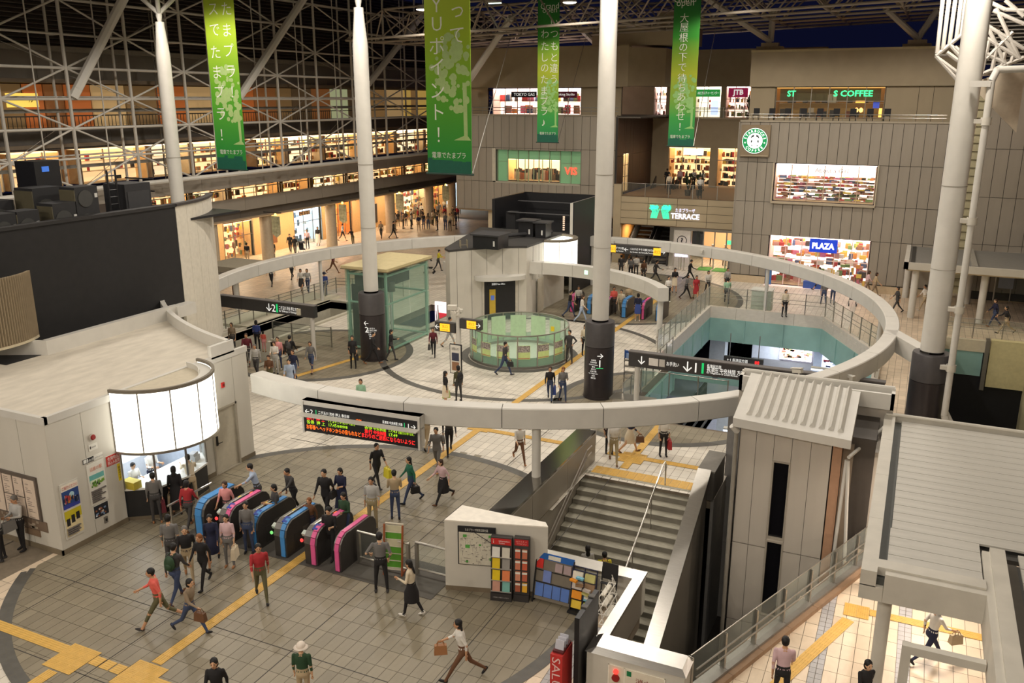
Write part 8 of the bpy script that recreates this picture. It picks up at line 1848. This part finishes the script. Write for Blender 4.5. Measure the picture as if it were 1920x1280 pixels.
pp(974,866,165,'stride','long:b','wh:s','br:t','person in white blouse and tall brown boots',h=1.6)
pp(1150,868,182,'walk','short:k','wh:l','kh:t','person in white shirt and khaki trousers above the stairs',h=1.72)
pp(1142,850,185,'stand','bob:k','mr:s','bk:t','person in maroon top partly hidden above the stairs',h=1.6)
pp(1180,848,90,'walk','bob:k','nv:s','cr:s','person in navy top and cream skirt crossing above the stairs',h=1.6,bag=('handR','br','dark brown bag above the stairs'))
pp(1243,855,175,'stand','bob:k','wh:s','bk:t','person in white top with a red bag near the stair head',h=1.58,bag=('toteL','rd','big red bag near the stair head'))
# middle
pp(836,762,70,'stand','long:k','bk:l','cr:s','long-haired person reading the notice stand',h=1.56,bag=('toteL','li','lime green tote in front of the notice stand'))
pp(860,752,330,'stand','bob:k','ol:l','dg:t','person in olive jacket reading the notice stand',h=1.6,bag=('back','bk','black backpack in front of the notice stand'))
pp(1031,750,186,'walk','bob:b','bk:l','jn:t','person in black sweater and jeans walking beside the column',h=1.58,bag=('paperL','bl','blue paper bag beside the column'))
pp(1055,753,172,'phone','long:o','gy:l','jn:t','person in grey cardigan lifting a hand to the face',h=1.58)
pp(946,703,110,'walk','short:k','dg:s','jn:t','person in dark tee walking past the round glass screen',h=1.68,bag=('handR','bk','black case carried past the round glass screen'))
pp(1067,681,205,'hip','short:k','dg:l','dg:t','person in dark clothes standing against the round glass screen',h=1.68)
pp(1096,666,170,'stand','long:b','cr:s','bk:t','long-haired person in cream top near the middle column',h=1.6)
pp(813,668,180,'walk','bob:b','mr:l','bk:t','person in maroon top below the yellow exit panel',h=1.55,bag=('handR','dg','dark bag below the yellow exit panel'))
pp(843,650,95,'walk','short:k','lb:s','lg:h','person in sky blue tee and shorts beside the sign post',h=1.66)
pp(663,690,175,'stand','bob:k','bk:s','bk:t','person in black tee standing on the small olive disc',h=1.62,bag=('handL','bk','black handbag on the small olive disc'))
pp(700,682,95,'walk','short:k','bk:l','bk:t','person in black coat passing the collared column',h=1.68)
pp(734,676,100,'phone','bob:k','bk:l','dg:t','person in black looking at a phone beside the glass lift',h=1.6)
pp(585,698,185,'walk','bob:b','gy:l','jn:h','person in grey cardigan and denim shorts by the side stair',h=1.58)
pp(546,738,175,'walk','short:k','lb:s','lb:t','person in pale blue shirt near the ring beam',h=1.66,bag=('handR','tn','tan bag of the person in pale blue'))
pp(508,728,180,'hold','bob:b','br:l','ol:t','brown-haired person clutching a dark bag by the ring',h=1.56)
pp(466,684,170,'walk','short:b','mr:l','dg:t','person in red plaid shirt beside the parapet',h=1.66)
pp(484,657,5,'stand','bob:k','bl:s','bk:t','person in bright blue tee seen from behind at the stair',h=1.6)
pp(496,660,10,'stand','bob:k','co:s','pk:h','small child in pink beside the bright blue tee',h=1.12)
pp(482,705,175,'walk','short:g','lg:l','dg:t','person in pale grey jacket in the side stair crowd',h=1.62)
pp(524,692,178,'stand','short:b','pk:s','jn:t','person in peach blouse coming up the side stair',h=1.6)
pp(546,690,10,'walk','short:k','bk:l','dg:t','person in black jacket going down the side stair',h=1.68,bag=('back','dg','dark pack worn at the side stair'))
pp(553,716,190,'walk','bob:b','nv:l','jn:t','person in navy in the middle of the side stair crowd',h=1.6)
pp(518,700,185,'hold','bob:b','wh:s','lg:t','person in white shirt in the side stair crowd',h=1.58)
pp(438,660,185,'stand','bob:b','tp:l','dg:t','person half hidden behind the parapet by the side stair',h=1.55)
# far gate area
for a in ((1195,602,5,'stand','bob:k','nv:l','bl:s','person with blue backpack and blue skirt at the far gates'),(1164,592,200,'walk','short:k','cr:s','kh:t','person in striped shirt and khakis at the far gates'),(1068,594,95,'walk','short:k','bk:s','jn:t','person in black tee and jeans near the far drum'),(1084,584,180,'walk','bob:k','wh:s','nv:t','person in white tee near the far drum'),(1090,604,100,'walk','bob:b','wh:s','lb:t','person in white top and pale jeans near the far gates'),(1178,584,190,'stand','bob:k','be:l','dg:t','person in beige at the far pink gate'),(1150,588,180,'stand','bob:k','co:s','dg:t','person in pink at the far pink gate'),(1362,568,10,'walk','short:k','mi:s','dg:t','person in grey-green tee beyond the void railing'),(1470,594,175,'stand','bob:k','cr:l','bk:t','person in pale coat and black tights behind the void railing'),(1304,562,185,'walk','bob:k','rd:s','rd:s','small person in red beyond the arc beam'),(1326,552,180,'walk','bob:k','wh:l','dg:t','person in white cardigan beyond the arc beam'),(1286,560,100,'walk','bob:k','gy:s','bk:t','person in grey top beyond the arc beam'),(1264,548,178,'hold','long:k','bk:l','cr:s','person in black cape with cream skirt beyond the arc beam'),(1252,566,170,'stand','bob:k','wh:s','bk:t','person in white top beside the arc beam end'),(1292,527,95,'stride','short:k','bk:l','bk:t','person in black running past the escalators'),(1228,528,80,'stride','short:k','dg:l','dg:t','person in dark clothes striding to the escalator'),(1164,520,10,'stand','short:k','dg:s','dg:t','person with grey pack at the escalator foot'),(1182,524,15,'stand','short:k','gy:s','bk:t','person with black pack at the escalator foot'),(1192,520,5,'stand','short:k','wh:s','dg:t','person in white shirt at the escalator foot'),(1206,530,170,'stand','bob:k','br:l','dg:t','person in brown near the arc beam'),(1362,548,175,'stand','bob:k','lg:s','dg:t','person in light grey on the far floor'),(1543,572,10,'walk','short:k','gy:s','jn:t','person in grey tee near the void corner'),(1560,570,20,'push','bob:k','bk:l','jn:t','person in black pushing a stroller by the void corner'),(1536,543,280,'stride','bob:k','bk:l','bk:h','person walking in front of the blue sign shop'),(1624,552,100,'walk','bob:b','pp:s','tp:t','person in pale pink by the taupe wall'),(1638,556,100,'walk','bob:b','be:s','tp:t','person in beige by the taupe wall'),(1680,586,275,'walk','bob:k','dg:s','dg:t','person in dark grey under the far canopy'),(1731,582,270,'walk','short:k','wh:s','be:t','person in white and black shirt under the far canopy'),(1862,612,275,'walk','bob:b','nv:l','jn:t','person in navy with a striped bag at the far right'),(1884,625,280,'stride','bob:k','bk:l','be:t','person in black top and beige trousers at the far right'),(1334,498,180,'stand','cap:w','wh:s','bk:t','person in white hat inside the glass doors'),(1358,498,180,'stand','cap:w','bk:s','bk:t','person in white hat beside the green exit panel'),(1480,520,180,'stand','short:k','be:s','dg:t','person in beige inside the pink-lit shop'),(1585,520,190,'stand','bob:k','bk:l','bk:t','person in black inside the pink-lit shop')):
    pp(*a, group='people beyond the round screen')
# behind the far ring, left
for a in ((510,536,182,'walk','short:k','wh:s','bk:t','person in white shirt and black trousers beyond the ledge railing'),(548,523,185,'stride','short:k','lg:s','bk:t','person in black trousers below the far ring'),(566,548,178,'walk','bob:k','wh:s','dg:s','person in white blouse and dark skirt beyond the ledge railing'),(578,548,178,'walk','bob:b','lg:s','jn:t','person in grey top and jeans beyond the ledge railing'),(610,557,5,'stand','hat:n','bl:l','jn:t','person in blue hat leaning at the ledge post'),(625,512,110,'stride','bob:k','mr:s','br:t','person in maroon running below the far ring'),(822,508,95,'push','short:k','ye:s','dg:t','person in yellow shirt pushing a stroller'),(441,556,180,'stand','bob:b','br:l','br:t','person in brown behind the platform 2 beam'),(465,494,10,'stand','short:k','bk:s','be:t','person with black pack by the bakery window'),(545,474,175,'walk','short:k','bk:l','bk:t','person in black suit by the blue-white shop'),(554,478,175,'walk','bob:k','bk:l','dg:t','person in black coat by the blue-white shop'),(577,466,178,'stand','short:k','pp:s','bk:t','person in pale top in front of the blue-white shop'),(597,460,180,'stand','bob:k','bk:s','wh:d','person in black top and long white skirt'),(643,452,100,'walk','short:k','wh:s','dg:h','person in white shirt and shorts by the orange shop'),(662,462,200,'lean','bob:k','bk:l','ol:t','person in black bending by the orange shop'),(513,490,175,'stand','bob:b','dg:s','dg:t','child behind the far ring beam'),(715,447,185,'walk','long:k','tp:s','bk:t','person in taupe top by the second pillar'),(738,447,95,'walk','short:k','bk:l','bk:t','person in black at the edge of the arcade crowd')):
    pp(*a, group='people along the arcade')
tops = ['wh','bk','gy','nv','cr','rd','lg','tp']; bots = ['bk','dg','jn','be','ol']
rq = random.Random(77); combos = [(a,c) for a in tops for c in bots]; rq.shuffle(combos)
NM = dict(wh='white',bk='black',gy='grey',nv='navy',cr='cream',rd='red',lg='pale grey',tp='taupe',dg='charcoal',jn='denim',be='beige',ol='olive')
for k,(a,c) in enumerate(combos):
    x = 745 + (k % 10)*12.5 + rq.uniform(-5,5); y = 404 + (k//10)*9 + rq.uniform(-3,3)
    pp(x, y, rq.choice((0,20,170,190,90,270)), rq.choice(('stand','wait','hold','stand')), rq.choice(('short:k','bob:k','short:b','bob:b','long:k')), a+':s', c+':t', 'person in %s top and %s trousers in the arcade crowd' % (NM[a],NM[c]), h=rq.uniform(1.5,1.74), group='arcade crowd')
# right floor, stairs, office, terrace
pp(1740,1240,80,'stride','bob:k','wh:s','nv:t','person in white blouse and navy trousers below the canopy',h=1.6,bag=('handR','be','beige bag below the canopy'))
pp(1462,1322,12,'walk','short:k','pp:s','bk:t','person in pale pink shirt walking beside the glass balustrade',h=1.7)
pp(1612,1352,170,'walk','bob:k','bk:s','bk:t','dark-haired person at the bottom edge beside the yellow path',h=1.55)
for x, y, hr_, tp_, lb, bg in ((-7.97,22.55,'long:k','lg:s','person in pale grey on the stairs, seen from behind',None),(-7.38,22.4,'short:k','ye:s','person in yellow and red striped shirt on the stairs, seen from behind',('back','mr','maroon pack on the stairs'))):
    n_ = math.floor((SY-y)/DY); pp(0,0,180 if 0 else 355,'stand',hr_,tp_,'bk:t',lb,pos=(x,y,-(n_+1)*DZ),group='people on the stairs',h=1.58,bag=bg)
pp(0,0,120,'hold','short:k','wt:s','nv:t','seated clerk in white shirt behind the counter glass',pos=(OX-.55,18.0,.02),h=1.5,group='office staff'); pp(0,0,110,'hold','cap:n','wt:s','nv:t','clerk in white shirt and navy cap behind the counter glass',pos=(OX-.6,18.75,.02),h=1.72,group='office staff')
for a in ((-15.3,66.7,178,'stand','short:k','wh:s','bk:t','person in white top at the terrace railing'),(-18.2,68.5,200,'wait','bob:k','cr:s','dg:t','person in cream resting by the terrace escalator'),(-12.8,72,95,'walk','bob:k','wh:s','be:t','person in pale clothes walking before the bookshop'),(-19.6,73,10,'stand','short:k','bk:s','bk:t','person in black at the bookshop door'),(-18.6,73.4,180,'stand','bob:b','pp:s','dg:t','person in pink at the bookshop door'),(-17.4,73.2,185,'stand','bob:k','lg:s','bk:t','person in grey between the bookshop doors'),(-16.5,72.6,170,'stand','bob:k','wh:l','bk:t','person in long white top in the bookshop crowd')):
    pp(0,0,*a[2:],pos=(a[0],a[1],5.3),group='people on the terrace')
# strollers
def stroller(px, py, th, label):
    p = G(px, py); d = Vector((-sin(YAW),cos(YAW),0))*cos(R(th)) + Vector((cos(YAW),sin(YAW),0))*sin(R(th)); t = thing('stroller', p, label, 'stroller', 'strollers', rz=math.atan2(d.y,d.x)-pi/2)
    mb = MB(); mb.add([(-.2,-.2,.45),(.2,-.2,.45),(.2,.25,.40),(-.2,.25,.40),(-.2,-.28,.95),(.2,-.28,.95),(.2,-.2,.45),(-.2,-.2,.45)],[(0,1,2,3),(4,5,6,7)]); mb.obox((0,.02,.42),(.42,.46,.07)); mb.build('seat', M_ink, t, local=True)
    mb = MB(); V = []
    for k in range(9):
        a_ = R(20+k*16); V += [(-.22,-.05-.30*cos(a_),.78+.30*sin(a_)),(.22,-.05-.30*cos(a_),.78+.30*sin(a_))]
    mb.add(V,[(2*k,2*k+1,2*k+3,2*k+2) for k in range(8)]); mb.build('hood', C(40,38,46), t, local=True)
    for s in (-.22,.22):
        MB().path([Vector((s,-.55,1.0)),Vector((s,-.1,.5)),Vector((s,.35,.12))],.013,6).build('frame_tube', M_rail, t, local=True); MB().path([Vector((s,-.1,.5)),Vector((s,-.32,.1))],.013,6).build('frame_tube', M_rail, t, local=True)
        for y in (-.32,.35): MB().tube((s-.03,y,.085),(s+.03,y,.085),.085,14).build('wheel', M_ink, t, local=True)
    MB().tube((-.22,-.55,1.0),(.22,-.55,1.0),.016,8).build('handle', M_ink, t, local=True)
stroller(1598,572,20,'black stroller by the void corner'); stroller(805,512,95,'dark stroller pushed by the yellow shirt'); stroller(567,476,150,'black stroller by the blue-white shop')
